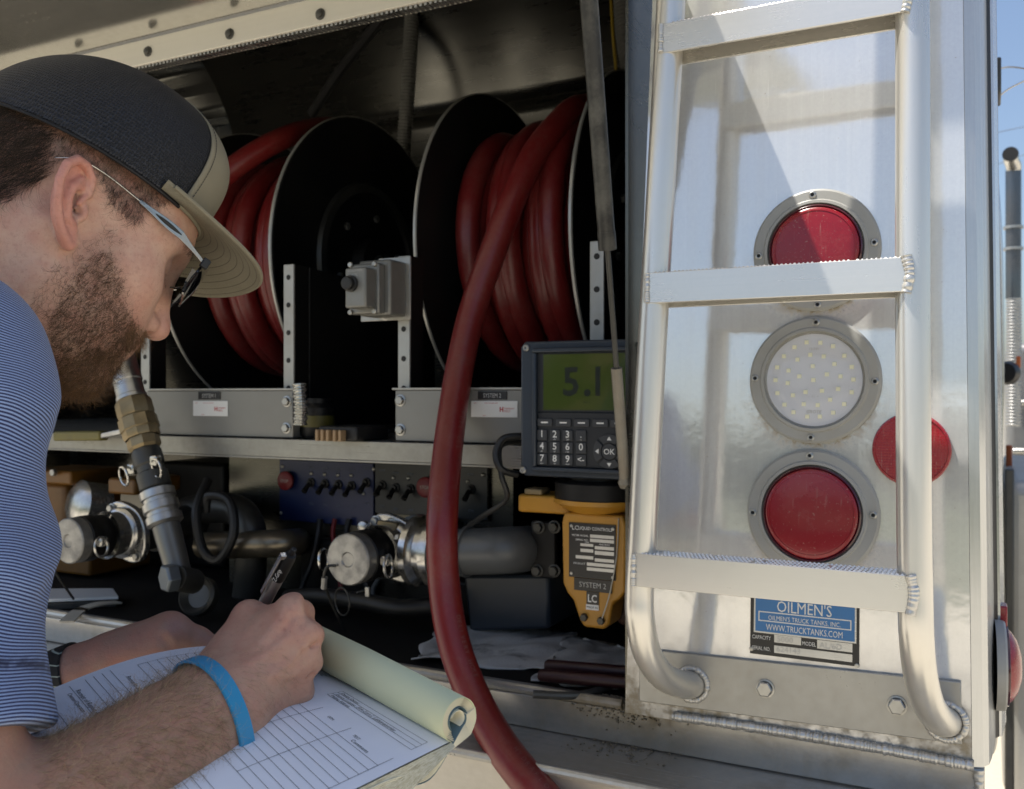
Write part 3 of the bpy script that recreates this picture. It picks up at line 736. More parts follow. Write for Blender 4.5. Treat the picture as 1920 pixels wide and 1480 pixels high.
lettering_each('stamped_number', [('5000', tl(1460, 1209), EX, EZ, .0065, 'LEFT'), ('AL/6D', tl(1540, 1211), EX, EZ, .0065, 'LEFT'), ('624143', tl(1459, 1228), EX, EZ, .0065, 'LEFT')], MT['greyprint'], np_)
for (a, b_) in ((1411, 1229), (1608, 1236)):
    MB().lathe(on_panel(fx(a), fz(b_), .0016), PN, [(.0026, 0), (.0022, .0012), (0, .0016)], 12).build('rivet', MT['zinc'], np_)

# ================================================================ ladder
lad = empty('ladder', (0, -.08, Z(-.40)), 'aluminium ladder welded from round rails and serrated rungs on the panel', 'ladder')
OFF = .135
lp = [PP(x, y, OFF) for x, y in ((1292, -1250), (1280, -700), (1268, -330), (1262, -100), (1253, 100), (1231, 500), (1220, 700), (1205, 1000), (1199, 1110))]
lp += [PP(1201, 1165, .133), PP(1214, 1225, .112), PP(1243, 1268, .074), PP(1280, 1284, .028), PP(1298, 1283, .004)]
rp = [PP(x, y, OFF) for x, y in ((1698, -1300), (1702, -750), (1706, -400), (1709, -100), (1711, 100), (1711, 500), (1712, 700), (1714, 1000), (1716, 1110))]
rp += [PP(1718, 1190, .133), PP(1725, 1262, .112), PP(1740, 1320, .074), PP(1762, 1350, .028), PP(1774, 1353, .004)]
for k, pts in enumerate((lp, rp)):
    rl = MB().tube(catmull(pts, 8), .0155, 24).build('rail', MT['ladder'], lad, angle=180, label=['left rail', 'right rail'][k])
    e = pts[-1]
    ring = [e + PN * .001 + (EX * math.cos(a) * .0185 + EZ * math.sin(a) * .0185) for a in np.linspace(0, 2 * math.pi, 25)]
    weld('weld_ring', ring, .0036, .0042, rl, seed=5 + k)
q0, q1, q2, q3 = PP(1201, 1313, .0005), PP(1804, 1394, .0005), PP(1802, 1277, .0005), PP(1201, 1215, .0005)
e6 = PN * .0055
mp = MB().hexa([q0, q1, q2, q3, q0 + e6, q1 + e6, q2 + e6, q3 + e6]).build('mounting_plate', M_alu('mount_aluminium', (.44, .44, .42), .33, .55, (200, 5, 200), .6, dcol=(.34, .335, .31)), lad, bevel=.001)
for px, py in ((1435, 1291), (1682, 1323)):
    c = PP(px, py, .006)
    MB().lathe(c, PN, [(.0105, 0), (.0105, .0012), (.0085, .0016)], 20).hexnut(c + PN * .0014, PN, .0088, .0062, EX).build('bolt', MT['zinc'], lad)
RUNGS = [((1243, 48), (1237, 101), (1703, -45), (1699, 21)), ((1215, 513), (1211, 569), (1707, 480), (1701, 547)), ((1189, 1039), (1186, 1100), (1713, 1079), (1709, 1150))]
RUNGS.insert(0, ((1283, -910), (1279, -858), (1697, -1075), (1694, -1010)))
RUNGS.insert(0, ((1262, -430), (1258, -378), (1700, -560), (1697, -495)))
for k, (tl_, bl_, tr_, br_) in enumerate(RUNGS):
    of = OFF + .016; dp = PN * -.040
    a, b_, c, d_ = PP(*bl_, of), PP(*br_, of), PP(*tr_, of), PP(*tl_, of)
    zb = (a.z + b_.z) / 2; zt = (c.z + d_.z) / 2
    hb = MB(); t = .003
    F_ = [on_panel(a.x, zb, of), on_panel(b_.x, zb, of), on_panel(b_.x, zt, of), on_panel(a.x, zt, of)]
    def slab(p, q, r_, s): hb.hexa([*p, *q]) if False else None
    ff = [p + PN * -t for p in F_]
    hb.hexa([F_[0], F_[1], F_[2], F_[3], ff[0], ff[1], ff[2], ff[3]])                       # front web
    bk = [p + dp for p in F_]
    hb.hexa([bk[0], bk[1], bk[2], bk[3], bk[0] + PN * t, bk[1] + PN * t, bk[2] + PN * t, bk[3] + PN * t])   # back web
    up = EZ * t
    hb.hexa([ff[3] - PN * .0003 - up, ff[2] - PN * .0003 - up, bk[2] + PN * (t + .0003) - up, bk[3] + PN * (t + .0003) - up, ff[3] - PN * .0003 - EZ * .0004, ff[2] - PN * .0003 - EZ * .0004, bk[2] + PN * (t + .0003) - EZ * .0004, bk[3] + PN * (t + .0003) - EZ * .0004])
    rg = hb.build('rung', MT['rung'], lad, bevel=.0007)
    tb = MB(); n = int((b_.x - a.x) / .0042)
    for i in range(n):
        x = a.x + .010 + i * .0042
        if x > b_.x - .006: break
        for row, oo in enumerate((-.0004, -.012, -.024, -.036)):
            p = on_panel(x, zt, of) + PN * (oo - .0012) - EZ * .0004
            if random.random() < .04: continue
            s_ = .0016 * random.uniform(.72, 1.12)
            tb.hexa([p - EX * s_ - PN * s_, p + EX * s_ - PN * s_, p + EX * s_ + PN * s_ * .8, p - EX * s_ + PN * s_ * .8] + [p - EX * s_ * .4 - PN * s_ * .4 + EZ * .0015, p + EX * s_ * .4 - PN * s_ * .4 + EZ * .0015, p + EX * s_ * .4 + PN * s_ * .4 + EZ * .0015, p - EX * s_ * .4 + PN * s_ * .4 + EZ * .0015])
    tb.build('tread_teeth', MT['rung'], rg, smooth=False, recalc=False)
    # welds at both ends
    weld('weld_bead', [on_panel(a.x + .001, zb + .001, of) + PN * .001, on_panel(a.x + .001, zt - .001, of) + PN * .001], .0028, .0036, rg, seed=20 + k)
    weld('weld_bead', [on_panel(b_.x - .001, zb - .001, of) + PN * .0005, on_panel(b_.x + .002, (zb + zt) / 2, of) + PN * .0005, on_panel(b_.x - .001, zt + .001, of) + PN * .0005], .0046, .0052, rg, seed=30 + k)
# ================================================================ hose reels and what stands on the shelf
def M_hose():
    m, nt, out = mat_nodes('red_hose_rubber')
    b = N(nt, 'ShaderNodeBsdfPrincipled'); L(nt, b.outputs[0], out.inputs[0])
    v = coords(nt); f = noise(nt, v, 14, 6, .6); f2 = noise(nt, v, 160, 5, .7)
    c = mixc(nt, f, (.135, .0075, .0085), (.205, .016, .015))
    scuff = ramp(nt, math_(nt, 'MULTIPLY_ADD', f2, .5, math_(nt, 'MULTIPLY', f, .5)), [(.48, 0), (.70, .50)])
    c = mixc(nt, scuff, c, (.19, .07, .058))
    dusty = ramp(nt, noise(nt, v, 5, 7, .7), [(.52, 0), (.72, .35)]); c = mixc(nt, dusty, c, (.11, .045, .038))
    L(nt, c, b.inputs['Base Color']); L(nt, math_(nt, 'MULTIPLY_ADD', f2, .22, .24), b.inputs['Roughness']); b.inputs['Coat Weight'].default_value = .12; b.inputs['Coat Roughness'].default_value = .25
    bp = N(nt, 'ShaderNodeBump', Strength=.25, Distance=.001); L(nt, f2, bp.inputs['Height']); L(nt, bp.outputs[0], b.inputs['Normal'])
    return m
MT['hose'] = M_hose()
HR = .0215
RC, RZ, RR = .50, .265, .30
MT['ringgrey'] = M_simple('scuffed_black_ring', (.035, .035, .033), .35, .4, .3, 30, dirt=.4, dirtcol=(.07, .065, .055))
def reel(name, xl_, xr_, label, posts, box, tagtxt, tag_px, stick_px, bolts, inner_side):
    t = empty('hose_reel', ((xl_ + xr_) / 2, RC, Z(-.073)), label, 'hose reel')
    cz = Z(RZ)
    for x, s in ((xl_, -1), (xr_, 1)):
        f = MB().lathe((x, RC, cz), (s, 0, 0), [(.0, 0), (RR - .004, 0), (RR, .002), (RR, .006), (RR - .004, .008), (RR - .012, .004), (.17, .004), (.165, .010), (.15, .012), (.145, .004), (.06, .004), (.055, .03), (0, .03)], 72).build('flange', MT['blackpaint'], t)
        MB().lathe((x, RC, cz), (s, 0, 0), [(RR + .0004, .0005), (RR + .0025, .002), (RR + .0025, .006), (RR + .0004, .0075)], 96).build('rim', MT['frame'], f)
        MB().lathe((x, RC, cz), (s, 0, 0), [(.171, .0045), (.170, .0085), (.166, .0125), (.150, .0128)], 72).build('hub_ring', MT['ringgrey'], f)
        for k in range(6):
            a = k * math.pi / 3 + .3
            MB().hexnut((x + s * .004, RC + .105 * math.cos(a), cz + .105 * math.sin(a)), (s, 0, 0), .008, .006).build('bolt', MT['zinc'], f)
    MB().cyl((xl_ - .05, RC, cz), (xr_ + .05, RC, cz), .022).build('axle', MT['dsteel'], t)
    MB().cyl((xl_ + .002, RC, cz), (xr_ - .002, RC, cz), .15, n=48).build('drum', MT['blackpaint'], t)
    for (px, py0, pw) in posts:
        a = D(px, py0, .15)
        hw = pw / 2 * ((.15 - CY) / ray(px, 740).y) / F
        po = MB().box((a.x - hw, .15, Z(-.0725)), (a.x + hw, .154, a.z))
        pw_ = MB().box((a.x + hw - .003, .1542, Z(-.0725)), (a.x + hw, .19, a.z))
        o = po.build('post', MT['frame'], t, bevel=.0008); pw_.build('post_web', MT['blackpaint'], o)
        zz = a.z - .022
        while zz > Z(.0):
            MB().lathe((a.x, .1498, zz), (0, -1, 0), [(.0045, 0), (.0045, .0004), (0, .0004)], 14).build('hole', MT['hole'], o)
            zz -= .047
    # base channel
    x0, x1, z0, z1 = box
    bx = MB().box((x0, .13, Z(z0)), (x1, .149, Z(z1))).box((x0, .1492, Z(z0)), (x1, .72, Z(z0) + .004)).build('base_channel', MT['reelbox'], t, bevel=.0015)
    MB().box((x0 - .004, .127, Z(z1) + .0002), (x1 + .004, .1485, Z(z1) + .0035)).build('top_flange', MT['frame'], bx, bevel=.0006)
    for px, py in bolts:
        p = D(px, py, .13)
        MB().lathe((p.x, .13, p.z), (0, -1, 0), [(.0095, 0), (.0095, .001), (.007, .0016)], 16).hexnut((p.x, .1286, p.z), (0, -1, 0), .0068, .005).build('bolt', MT['zinc'], bx)
    (a, b_, c, d_) = tag_px
    p, q = D(a, d_, .13), D(c, b_, .13)
    tg = MB().box((p.x, .1283, p.z), (q.x, .1297, q.z)).build('name_tag', MT['plateblack'], bx)
    h = (q.z - p.z)
    lettering('lettering', [(tagtxt, ((p.x + q.x) / 2, .1281, p.z + h * .22), EX, (0, 0, 1), h * .55, 'CENTER', 0, 0, .80)], MT['greyprint'], tg)
    (a, b_, c, d_) = stick_px
    p, q = D(a, d_, .13), D(c, b_, .13)
    sk_ = MB().box((p.x, .1286, p.z), (q.x, .1297, q.z)).build('sticker', MT['white'], bx, bevel=.0004)
    w_, h = q.x - p.x, q.z - p.z
    lettering('lettering', [('H', (p.x + w_ * .62, .1284, p.z + h * .35), EX, (0, 0, 1), h * .28, 'LEFT', 0, .0004), ('HANNAY', (p.x + w_ * .72, .1284, p.z + h * .48), EX, (0, 0, 1), h * .12, 'LEFT'), ('REELS', (p.x + w_ * .72, .1284, p.z + h * .32), EX, (0, 0, 1), h * .12, 'LEFT'),
        ('hose and cable reels', (p.x + w_ * .3, .1284, p.z + h * .83), EX, (0, 0, 1), h * .08, 'LEFT'), ('serial', (p.x + w_ * .06, .1284, p.z + h * .83), EX, (0, 0, 1), h * .08, 'LEFT'), ('www', (p.x + w_ * .25, .1284, p.z + h * .07), EX, (0, 0, 1), h * .08, 'LEFT')], MT['redprint'], sk_)
    return t
bx1 = D(276, 775, .13).x, D(549, 775, .13).x
bx2 = D(741, 775, .13).x, D(1150, 775, .13).x
zb1, zb0 = D(600, 732, .13).z - ZC, -.0725
reel1 = reel('hose_reel', -1.24, -.972, 'black hose reel behind the man, on the base tagged SYSTEM 1', [(541, 496, 24), (272, 600, 22)], (bx1[0], bx1[1], zb0, zb1), 'SYSTEM 1', (373, 735, 414, 749), (363, 752, 428, 780), [(538, 753), (537, 803)], 1)
reel2 = reel('hose_reel', -.657, -.388, 'black hose reel at the middle, on the base tagged SYSTEM 2', [(757, 480, 26), (1119, 452, 28)], (bx2[0], bx2[1], zb0, zb1), 'SYSTEM 2', (897, 734, 951, 749), (884, 752, 971, 782), [(751, 751), (751, 806)], 1)
# dark side plates of the reel frames
p = D(552, 498, .155)
MB().hexa([(p.x + .001, .192, Z(-.07)), (p.x + .004, .192, Z(-.07)), (p.x + .004, .60, Z(-.07)), (p.x + .001, .60, Z(-.07)), (p.x + .001, .192, p.z), (p.x + .004, .192, p.z), (p.x + .004, .60, p.z - .02), (p.x + .001, .60, p.z - .02)]).build('side_plate', MT['blackpaint'], reel1)

# ---- wound hoses
def coil(x0, x1, turns, r0, jit, seed, phase=0.0, drift=None):
    rr = random.Random(seed); pts = []
    n = turns * 28
    ph = [rr.uniform(-1, 1) for _ in range(40)]
    for i in range(n + 1):
        a = 2 * math.pi * i / 28 + phase; k = i / 28
        w_ = ph[int(k)] * (1 - (k % 1)) + ph[int(k) + 1] * (k % 1)
        tt = i / n
        x = x0 + (x1 - x0) * tt + jit * .35 * math.sin(a * .5 + ph[3] * 3) * (1 if 0.04 < tt < .96 else 0)
        r = r0 + jit * w_ * .45 - .045 * max(0, 1 - min(i, n - i) / 7)
        pts.append(Vector((x, RC - r * math.cos(a), Z(RZ) + r * math.sin(a))))
    return pts
xl2, xr2 = -.657, -.388
c2 = coil(xl2 + .028, xr2 - .030, 6, .178, .014, 3, phase=math.pi)
c2b = coil(xr2 - .034, xl2 + .036, 5, .216, .034, 8, phase=math.pi * .9)
# last turn climbs over the top and falls out over the sill
RU = .252
run2 = [Vector((xr2 - .045 - .008 * k, RC - RU * math.cos(R(a)), Z(RZ) + RU * math.sin(R(a)))) for k, a in enumerate((150, 120, 92, 66, 44))] + [D(1000, 292, .272), D(962, 372, .232), D(922, 478, .195), D(884, 590, .165), D(858, 712, .12), D(839, 850, .055), D(829, 980, .0), D(833, 1100, -.015), D(851, 1205, -.035), D(886, 1302, -.058), D(938, 1396, -.088), D(1012, 1490, -.118), D(1110, 1600, -.135), D(1190, 1780, -.14), D(1240, 2050, -.13)]
hose2 = MB().tube(catmull(c2, 2), HR, 16).tube(catmull(c2b, 2), HR, 16).tube(catmull([Vector((xr2 - .04, RC + .235, Z(RZ)))] + run2, 10), HR, 24).build('delivery_hose', MT['hose'], None, angle=180)
tag(hose2, 'red rubber hose wound on the middle reel and hanging out over the sill', 'hose', 'red delivery hoses')
# faint print along the hanging run
hp = catmull(run2, 60)
pr = []
def along_text(path, i0, txt, h, ang):
    out_ = []; i = i0; vdir = None
    for ch in txt:
        p, q = path[i], path[i + 2]
        t = (q - p).normalized(); toc = (CAM - p).normalized(); n_ = (toc - t * toc.dot(t)).normalized(); sd = t.cross(n_)
        nn_ = (n_ * math.cos(ang) + sd * math.sin(ang)); s2 = t.cross(nn_)
        out_.append((ch, p + nn_ * (HR + .0004), t, -s2 if False else s2 * -1, h, 'LEFT'))
        acc = 0
        while acc < h * 1.15 and i < len(path) - 4: acc += (path[i + 1] - path[i]).length; i += 1
    return out_
MT['hoseprint'] = M_simple('worn_hose_print', (.20, .075, .065), .6, 0, .4, 300)
lines = along_text(hp, 9 * 60 + 30, 'FUEL OIL', .0062, -.55) + along_text(hp, 12 * 60 + 35, 'DELIVERY HOSE', .0062, -.5) + along_text(hp, 15 * 60 + 20, 'HYDRAFLO WP', .0062, -.45)
lettering('hose_print', lines, MT['hoseprint'], hose2)
xl1, xr1 = -1.24, -.972
c1 = coil(xl1 + .028, xr1 - .028, 6, .178, .014, 5, phase=math.pi)
c1b = coil(xr1 - .034, xl1 + .038, 5, .216, .034, 9, phase=math.pi * .9)
run1 = [D(690, 262, .62), D(640, 240, .52), D(585, 243, .42), D(530, 260, .33), D(465, 296, .27), D(395, 350, .22), D(320, 420, .17), D(258, 520, .12), D(228, 610, .075), D(224, 668, .055)]
hose1 = MB().tube(catmull(c1, 2), HR, 16).tube(catmull(c1b, 2), HR, 16).tube(catmull(run1, 10), HR, 20).build('delivery_hose', MT['hose'], None, angle=180)
tag(hose1, 'red rubber hose wound on the reel behind the man, led down to the brass swivel', 'hose', 'red delivery hoses')

# ---- shelf and backing plates
MB().box((xl + .3, .12, Z(-.108)), (XR, 1.0, Z(-.1045))).box((xl + .3, .12, Z(-.1042)), (XR, .124, Z(-.0745))).box((xl + .3, .1242, Z(-.078)), (XR, 1.0, Z(-.0745))).build('shelf', M_alu('shelf_aluminium', (.40, .40, .375), .30, .45, (4, 200, 200), .6, bump=.02, dcol=(.26, .255, .235), dustcol=(.16, .14, .11)), truck, bevel=.0008)
bk0, bk1 = D(430, 900, .36).x, D(962, 900, .36).x
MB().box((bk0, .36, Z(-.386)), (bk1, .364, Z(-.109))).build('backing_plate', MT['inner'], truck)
# dark gear that fills the depth behind the plumbing
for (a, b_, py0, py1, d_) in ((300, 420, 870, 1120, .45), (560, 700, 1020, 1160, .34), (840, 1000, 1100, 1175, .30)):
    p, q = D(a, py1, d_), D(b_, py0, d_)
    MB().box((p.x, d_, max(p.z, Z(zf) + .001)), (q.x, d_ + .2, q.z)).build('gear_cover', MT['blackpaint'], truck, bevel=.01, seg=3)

# ---- push button box on its bracket
sw = empty('switch_box', D(700, 600, .14), 'grey push button box bolted on a bracket between the two reels', 'switch box')
MT['cast'] = M_simple('grey_casting', (.23, .23, .215), .42, .4, .12, 60, bump=.1, bscale=500, dirt=.3)
a, b_ = D(712, 602, .143), D(771, 481, .143)
MB().box((a.x, .140, a.z), (b_.x, .1435, b_.z)).build('bracket', MT['frame'], sw, bevel=.0008)
MB().box((D(676, 602, .143).x, .1436, a.z), (b_.x - .006, .147, a.z + .020)).build('bracket_foot', MT['frame'], sw, bevel=.001)
for px, py in ((753, 507), (753, 573), (724, 590)):
    p = D(px, py, .14); MB().lathe((p.x, .14, p.z), (0, -1, 0), [(.010, 0), (.010, .001), (.0072, .0016)], 16).hexnut((p.x, .1385, p.z), (0, -1, 0), .007, .0055).build('bolt', MT['zinc'], sw)
p, q = D(676, 594, .10), D(735, 486, .10)
MB().box((p.x, .095, p.z), (q.x, .1395, q.z)).build('housing', MT['cast'], sw, bevel=.004)
p, q = D(652, 590, .075), D(708, 492, .075)
MB().box((p.x, .078, p.z), (q.x, .0945, q.z)).build('flange', MT['cast'], sw, bevel=.003)
for px, py in ((658, 497), (703, 495), (658, 586), (703, 584)):
    c_ = D(px, py, .078); MB().lathe((c_.x, .078, c_.z), (0, -1, 0), [(.0042, 0), (.0042, .003), (.003, .004), (0, .004)], 12).build('screw', MT['zinc'], sw)
p, q = D(645, 578, .05), D(684, 500, .05)
MB().box((p.x, .052, p.z), (q.x, .0777, q.z)).build('cover', MT['cast'], sw, bevel=.003)
c_ = D(657, 532, .05)
MB().lathe((c_.x, .052, c_.z), (0, -1, 0), [(.0125, 0), (.0125, .004), (.010, .005), (.010, .012), (.0085, .0135), (0, .0138)], 24).build('push_button', MT['black'], sw)
p = D(664, 514, .05)
lettering('lettering', [('DEADMAN', (p.x, .0517, p.z + .004), EX, (0, 0, 1), .004, 'CENTER'), ('REEL', (p.x, .0517, p.z - .003), EX, (0, 0, 1), .004, 'CENTER')], MT['greyprint'], sw)

# ---- corrugated conduits down the back wall
def corrugated(name, pts, r, label, mat, cat='conduit', group=None, pitch=.008):
    P = catmull(pts, 40); ln = 0; ps = []; rs = []
    tot = sum((P[i + 1] - P[i]).length for i in range(len(P) - 1)); n = int(tot / pitch * 4)
    acc = [0]
    for i in range(len(P) - 1): acc.append(acc[-1] + (P[i + 1] - P[i]).length)
    j = 0
    for k in range(n + 1):
        s = tot * k / n
        while j < len(acc) - 2 and acc[j + 1] < s: j += 1
        ps.append(P[j].lerp(P[j + 1], (s - acc[j]) / max(1e-9, acc[j + 1] - acc[j])))
        rs.append(r * (1 if k % 4 in (0, 1) else .86))
    o = MB().tube(ps, rs, 14).build(name, mat, None, angle=20)
    tag(o, label, cat, group); return o
MT['conduit'] = M_simple('grey_conduit', (.24, .24, .22), .45, .2, .15, 40)
corrugated('flexible_conduit', [D(777, -60, .86), D(772, 40, .86), D(764, 180, .86), D(757, 290, .87), D(757, 420, .88)], .019, 'grey ribbed conduit hanging between the two reels', MT['conduit'])
corrugated('flexible_conduit', [D(1165, -60, .75), D(1172, 60, .75), D(1185, 150, .74), D(1192, 300, .74)], .021, 'grey ribbed conduit hanging behind the gas strut', MT['conduit'])
o = MB().tube(catmull([D(1143, -60, .7), D(1149, 60, .7), D(1155, 135, .71), D(1160, 260, .72)], 8), .0035, 8).build('yellow_wire', M_simple('yellow_wire_pvc', (.35, .24, .02), .5), None); tag(o, 'thin yellow wire beside the conduit behind the gas strut', 'wire')
o = MB().tube(catmull([D(735, 0, .5), D(705, 48, .55), D(640, 130, .68), D(585, 212, .8)], 6), .012, 10).build('door_prop', MT['black'], None); tag(o, 'slanting black prop rod above the reel behind the man', 'prop rod')

# ---- small things on the shelf
o = corrugated('foil_duct', [D(563, 797, .10), D(564, 760, .10), D(561, 720, .10)], .0115, 'short crinkled foil duct standing at the end of the left base', MT['chrome'], 'duct', pitch=.009)
jr = empty('black_jar', D(590, 800, .16), 'dark round jar with a dull yellow band beside the foil duct', 'jar')
c_ = D(588, 790, .16)
MB().lathe((c_.x, .17, Z(-.0725)), (0, 0, 1), [(0, 0), (.026, 0), (.028, .004), (.028, .05), (.022, .058), (.022, .066), (0, .066)], 32).build('jar_body', MT['blackpaint'], jr)
MB().lathe((c_.x, .17, Z(-.0725)), (0, 0, 1), [(.0284, .018), (.0286, .019), (.0286, .036), (.0284, .037)], 32).build('band', M_simple('olive_band', (.09, .075, .01), .5), jr)
wc = empty('plug_connector', D(630, 830, .1), 'flat black plug with five tan cable stubs on the shelf edge', 'plug')
a = D(592, 835, .10); b2 = D(668, 815, .10)
MB().box((a.x + .004, .100, Z(-.0742)), (b2.x, .19, Z(-.0742) + .024)).build('plug_body', MT['black'], wc, bevel=.004)
for k in range(5):
    x = a.x + .010 + .0105 * k + (.003 if k > 2 else 0)
    MB().box((x, .0855, Z(-.0735)), (x + .0055, .0998, Z(-.0735) + .018)).build('cable_stub', M_simple('tan_rubber', (.36, .24, .13), .6) if k == 0 else bpy.data.materials['tan_rubber'], wc, bevel=.0012)
o = MB().tube(catmull([D(668, 822, .13), D(700, 806, .2), D(735, 800, .3), D(745, 798, .42)], 8), .004, 8).build('plug_lead', MT['black'], wc)
# ================================================================ control panels, couplings, pipes
def control_panel(px0, px1, py0, py1, mat, label, toggles, red, dots, d_=.352):
    t = empty('control_panel', D((px0 + px1) / 2, py1, d_), label, 'control panel')
    a, b_ = D(px0, py1, d_), D(px1, py0, d_)
    MB().box((a.x, d_, a.z), (b_.x, d_ + .007, b_.z)).build('face_plate', mat, t, bevel=.001)
    for px, py in toggles:
        p = D(px, py, d_)
        MB().lathe((p.x, d_, p.z), (0, -1, 0), [(.009, 0), (.009, .003), (.006, .004), (.005, .009), (0, .010)], 14).tube([(p.x, d_ - .006, p.z), (p.x + .001, d_ - .024, p.z - .016)], [.0035, .0055], 10).build('toggle', MT['black'], t)
    for px, py in dots:
        p = D(px, py, d_); MB().lathe((p.x, d_, p.z), (0, -1, 0), [(.0038, 0), (.0036, .002), (.002, .0035), (0, .004)], 12).build('stud', MT['zinc'], t)
    for px, py in red:
        p = D(px, py, d_); MB().lathe((p.x, d_, p.z), (0, -1, 0), [(.010, 0), (.010, .006), (.0185, .007), (.0185, .011), (.016, .0125), (0, .0125)], 28).build('stop_button', MT['stopred'], t)
        lettering('lettering', [('STOP', (p.x, d_ - .0128, p.z - .003), EX, (0, 0, 1), .006, 'CENTER')], MT['greyprint'], t)
    ls = []
    for px, py in toggles:
        p = D(px, py - 26, d_); ls.append(('PUMP', (p.x, d_ - .0006, p.z), EX, (0, 0, 1), .004, 'CENTER'))
        p = D(px, py + 42, d_); ls.append(('ON', (p.x, d_ - .0006, p.z), EX, (0, 0, 1), .005, 'CENTER'))
    lettering('legend', ls, MT['panelprint'], t)
    return t
MT['panelprint'] = M_simple('panel_print', (.10, .13, .19), .5)
MT['stopred'] = M_simple('dull_red_plastic', (.20, .012, .018), .4, 0, .1)
MT['panelblue'] = M_simple('navy_panel', (.008, .018, .085), .35, 0, .1, 20)
MT['paneldark'] = M_simple('charcoal_panel', (.014, .018, .021), .4, 0, .1, 20)
control_panel(524, 700, 869, 975, MT['panelblue'], 'navy control panel with a red stop button below the shelf', [(584, 905), (610, 907), (635, 909), (660, 911), (688, 905)], [(541, 901)], [(530, 875), (701, 880), (584, 888), (609, 890), (634, 891), (659, 892), (527, 962), (682, 926)])
control_panel(703, 914, 877, 962, MT['paneldark'], 'charcoal control panel half hidden behind the hanging hose', [(717, 910), (742, 915), (770, 917), (883, 918)], [(803, 913)], [(738, 896), (766, 897), (877, 903), (709, 926), (906, 891)], .350)

def finger_ring(c, ax, r, w=.0022):
    x, y, z = frame_of(ax)
    return MB().tube([Vector(c) + (x * math.cos(a) + y * math.sin(a)) * r for a in np.linspace(0, 2 * math.pi, 25)[:-1]], w, 8, closed=True)
MT['dirtysteel'] = M_simple('grimy_steel', (.34, .335, .32), .42, .9, .25, 70, dirt=.75, dirtcol=(.07, .06, .05))
def coupling(c, cap_len, label, side_ring):
    t = empty('cam_coupling', c, label, 'hose coupling', 'capped outlet couplings')
    c = Vector(c); ax = Vector((0, -1, 0))
    # oval two-bolt flange
    pts = []
    for k in range(48):
        a = 2 * math.pi * k / 48
        rr = .050 + .013 * abs(math.cos(a + .9)) ** 6
        pts.append(c + Vector((rr * math.cos(a), 0, rr * math.sin(a))))
    MB().prism(pts, (0, .014, 0)).build('flange', MT['chrome'], t, bevel=.003, seg=3)
    for a in (-.9, math.pi - .9):
        q = c + Vector((.054 * math.cos(a), -.0005, .054 * math.sin(a)))
        MB().lathe(q, ax, [(.009, 0), (.009, .0015), (.007, .002)], 16).hexnut(q + ax * .0018, ax, .0068, .006).build('bolt', MT['zinc'], t)
    MB().lathe(c, ax, [(.047, .0005), (.047, .012), (.044, .016), (.040, .018), (.039, .036), (.043, .038), (.043, .046)], 40).build('collar', MT['chrome'], t)
    MB().lathe(c, ax, [(.036, .0465), (.038, .05), (.038, cap_len * .55), (.036, cap_len * .58), (.036, cap_len * .62), (.0405, cap_len * .64), (.0405, cap_len * .80), (.038, cap_len * .82)], 40).build('barrel', MT['blackpaint'], t)
    MB().lathe(c, ax, [(.0385, cap_len * .821), (.0395, cap_len * .83), (.0395, cap_len * .985), (.0375, cap_len), (.012, cap_len), (.010, cap_len - .002), (0, cap_len - .002)], 40).build('dust_cap', MT['dirtysteel'], t)
    for s in (-1, 1):
        e = c + Vector((s * .041, -cap_len * .74, 0))
        MB().obox(e + Vector((s * .007, .0, -.002)), (1, 0, 0), (0, 1, 0), (0, 0, 1), .014, .016, .016).build('cam_ear', MT['chrome'], t, bevel=.003)
        finger_ring(e + Vector((s * .020, -.012, -.008)), (1, .25, .1), .017).build('finger_ring', MT['chrome'], t)
    MB().tube(catmull([c + Vector((-.02, -cap_len - .002, -.01)), c + Vector((-.03, -cap_len - .012, -.012)), c + Vector((-.038, -cap_len - .008, -.035)), c + Vector((-.045, -cap_len + .02, -.075)), c + Vector((-.05, -cap_len + .06, -.128))], 8), .0022, 8).build('tether_wire', MT['dsteel'], t)
    MB().cyl(c + Vector((-.036, -cap_len - .009, -.028)), c + Vector((-.0405, -cap_len - .005, -.046)), .0048, n=10).build('crimp_sleeve', MT['zinc'], t)
    # body behind the flange
    MB().lathe(c + Vector((0, .015, 0)), (0, 1, 0), [(.040, 0), (.040, .05), (.046, .052), (.046, .07), (.034, .072), (.034, .16)], 32).build('valve_body', MT['dsteel'], t)
    return t
ca = D(737, 1028, .18); cb_ = D(234, 998, .12)
cpl1 = coupling(ca, .122, 'steel capped coupling with finger rings at the middle, left of the hanging hose', 1)
cpl2 = coupling(cb_, .12, 'steel capped coupling beside the striped sleeve, below the brass swivel', 1)
# brass stem and tap lever on the middle coupling
q = D(728, 985, .165)
MB().obox(q, (1, 0, -.1), (0, 1, 0), (.1, 0, 1), .038, .010, .012).build('brass_latch', MT['brass'], cpl1, bevel=.002)
MB().lathe(D(686, 988, .168), (0, -1, 0), [(.010, 0), (.010, .01), (.006, .012), (0, .012)], 16).build('boss', MT['chrome'], cpl1)

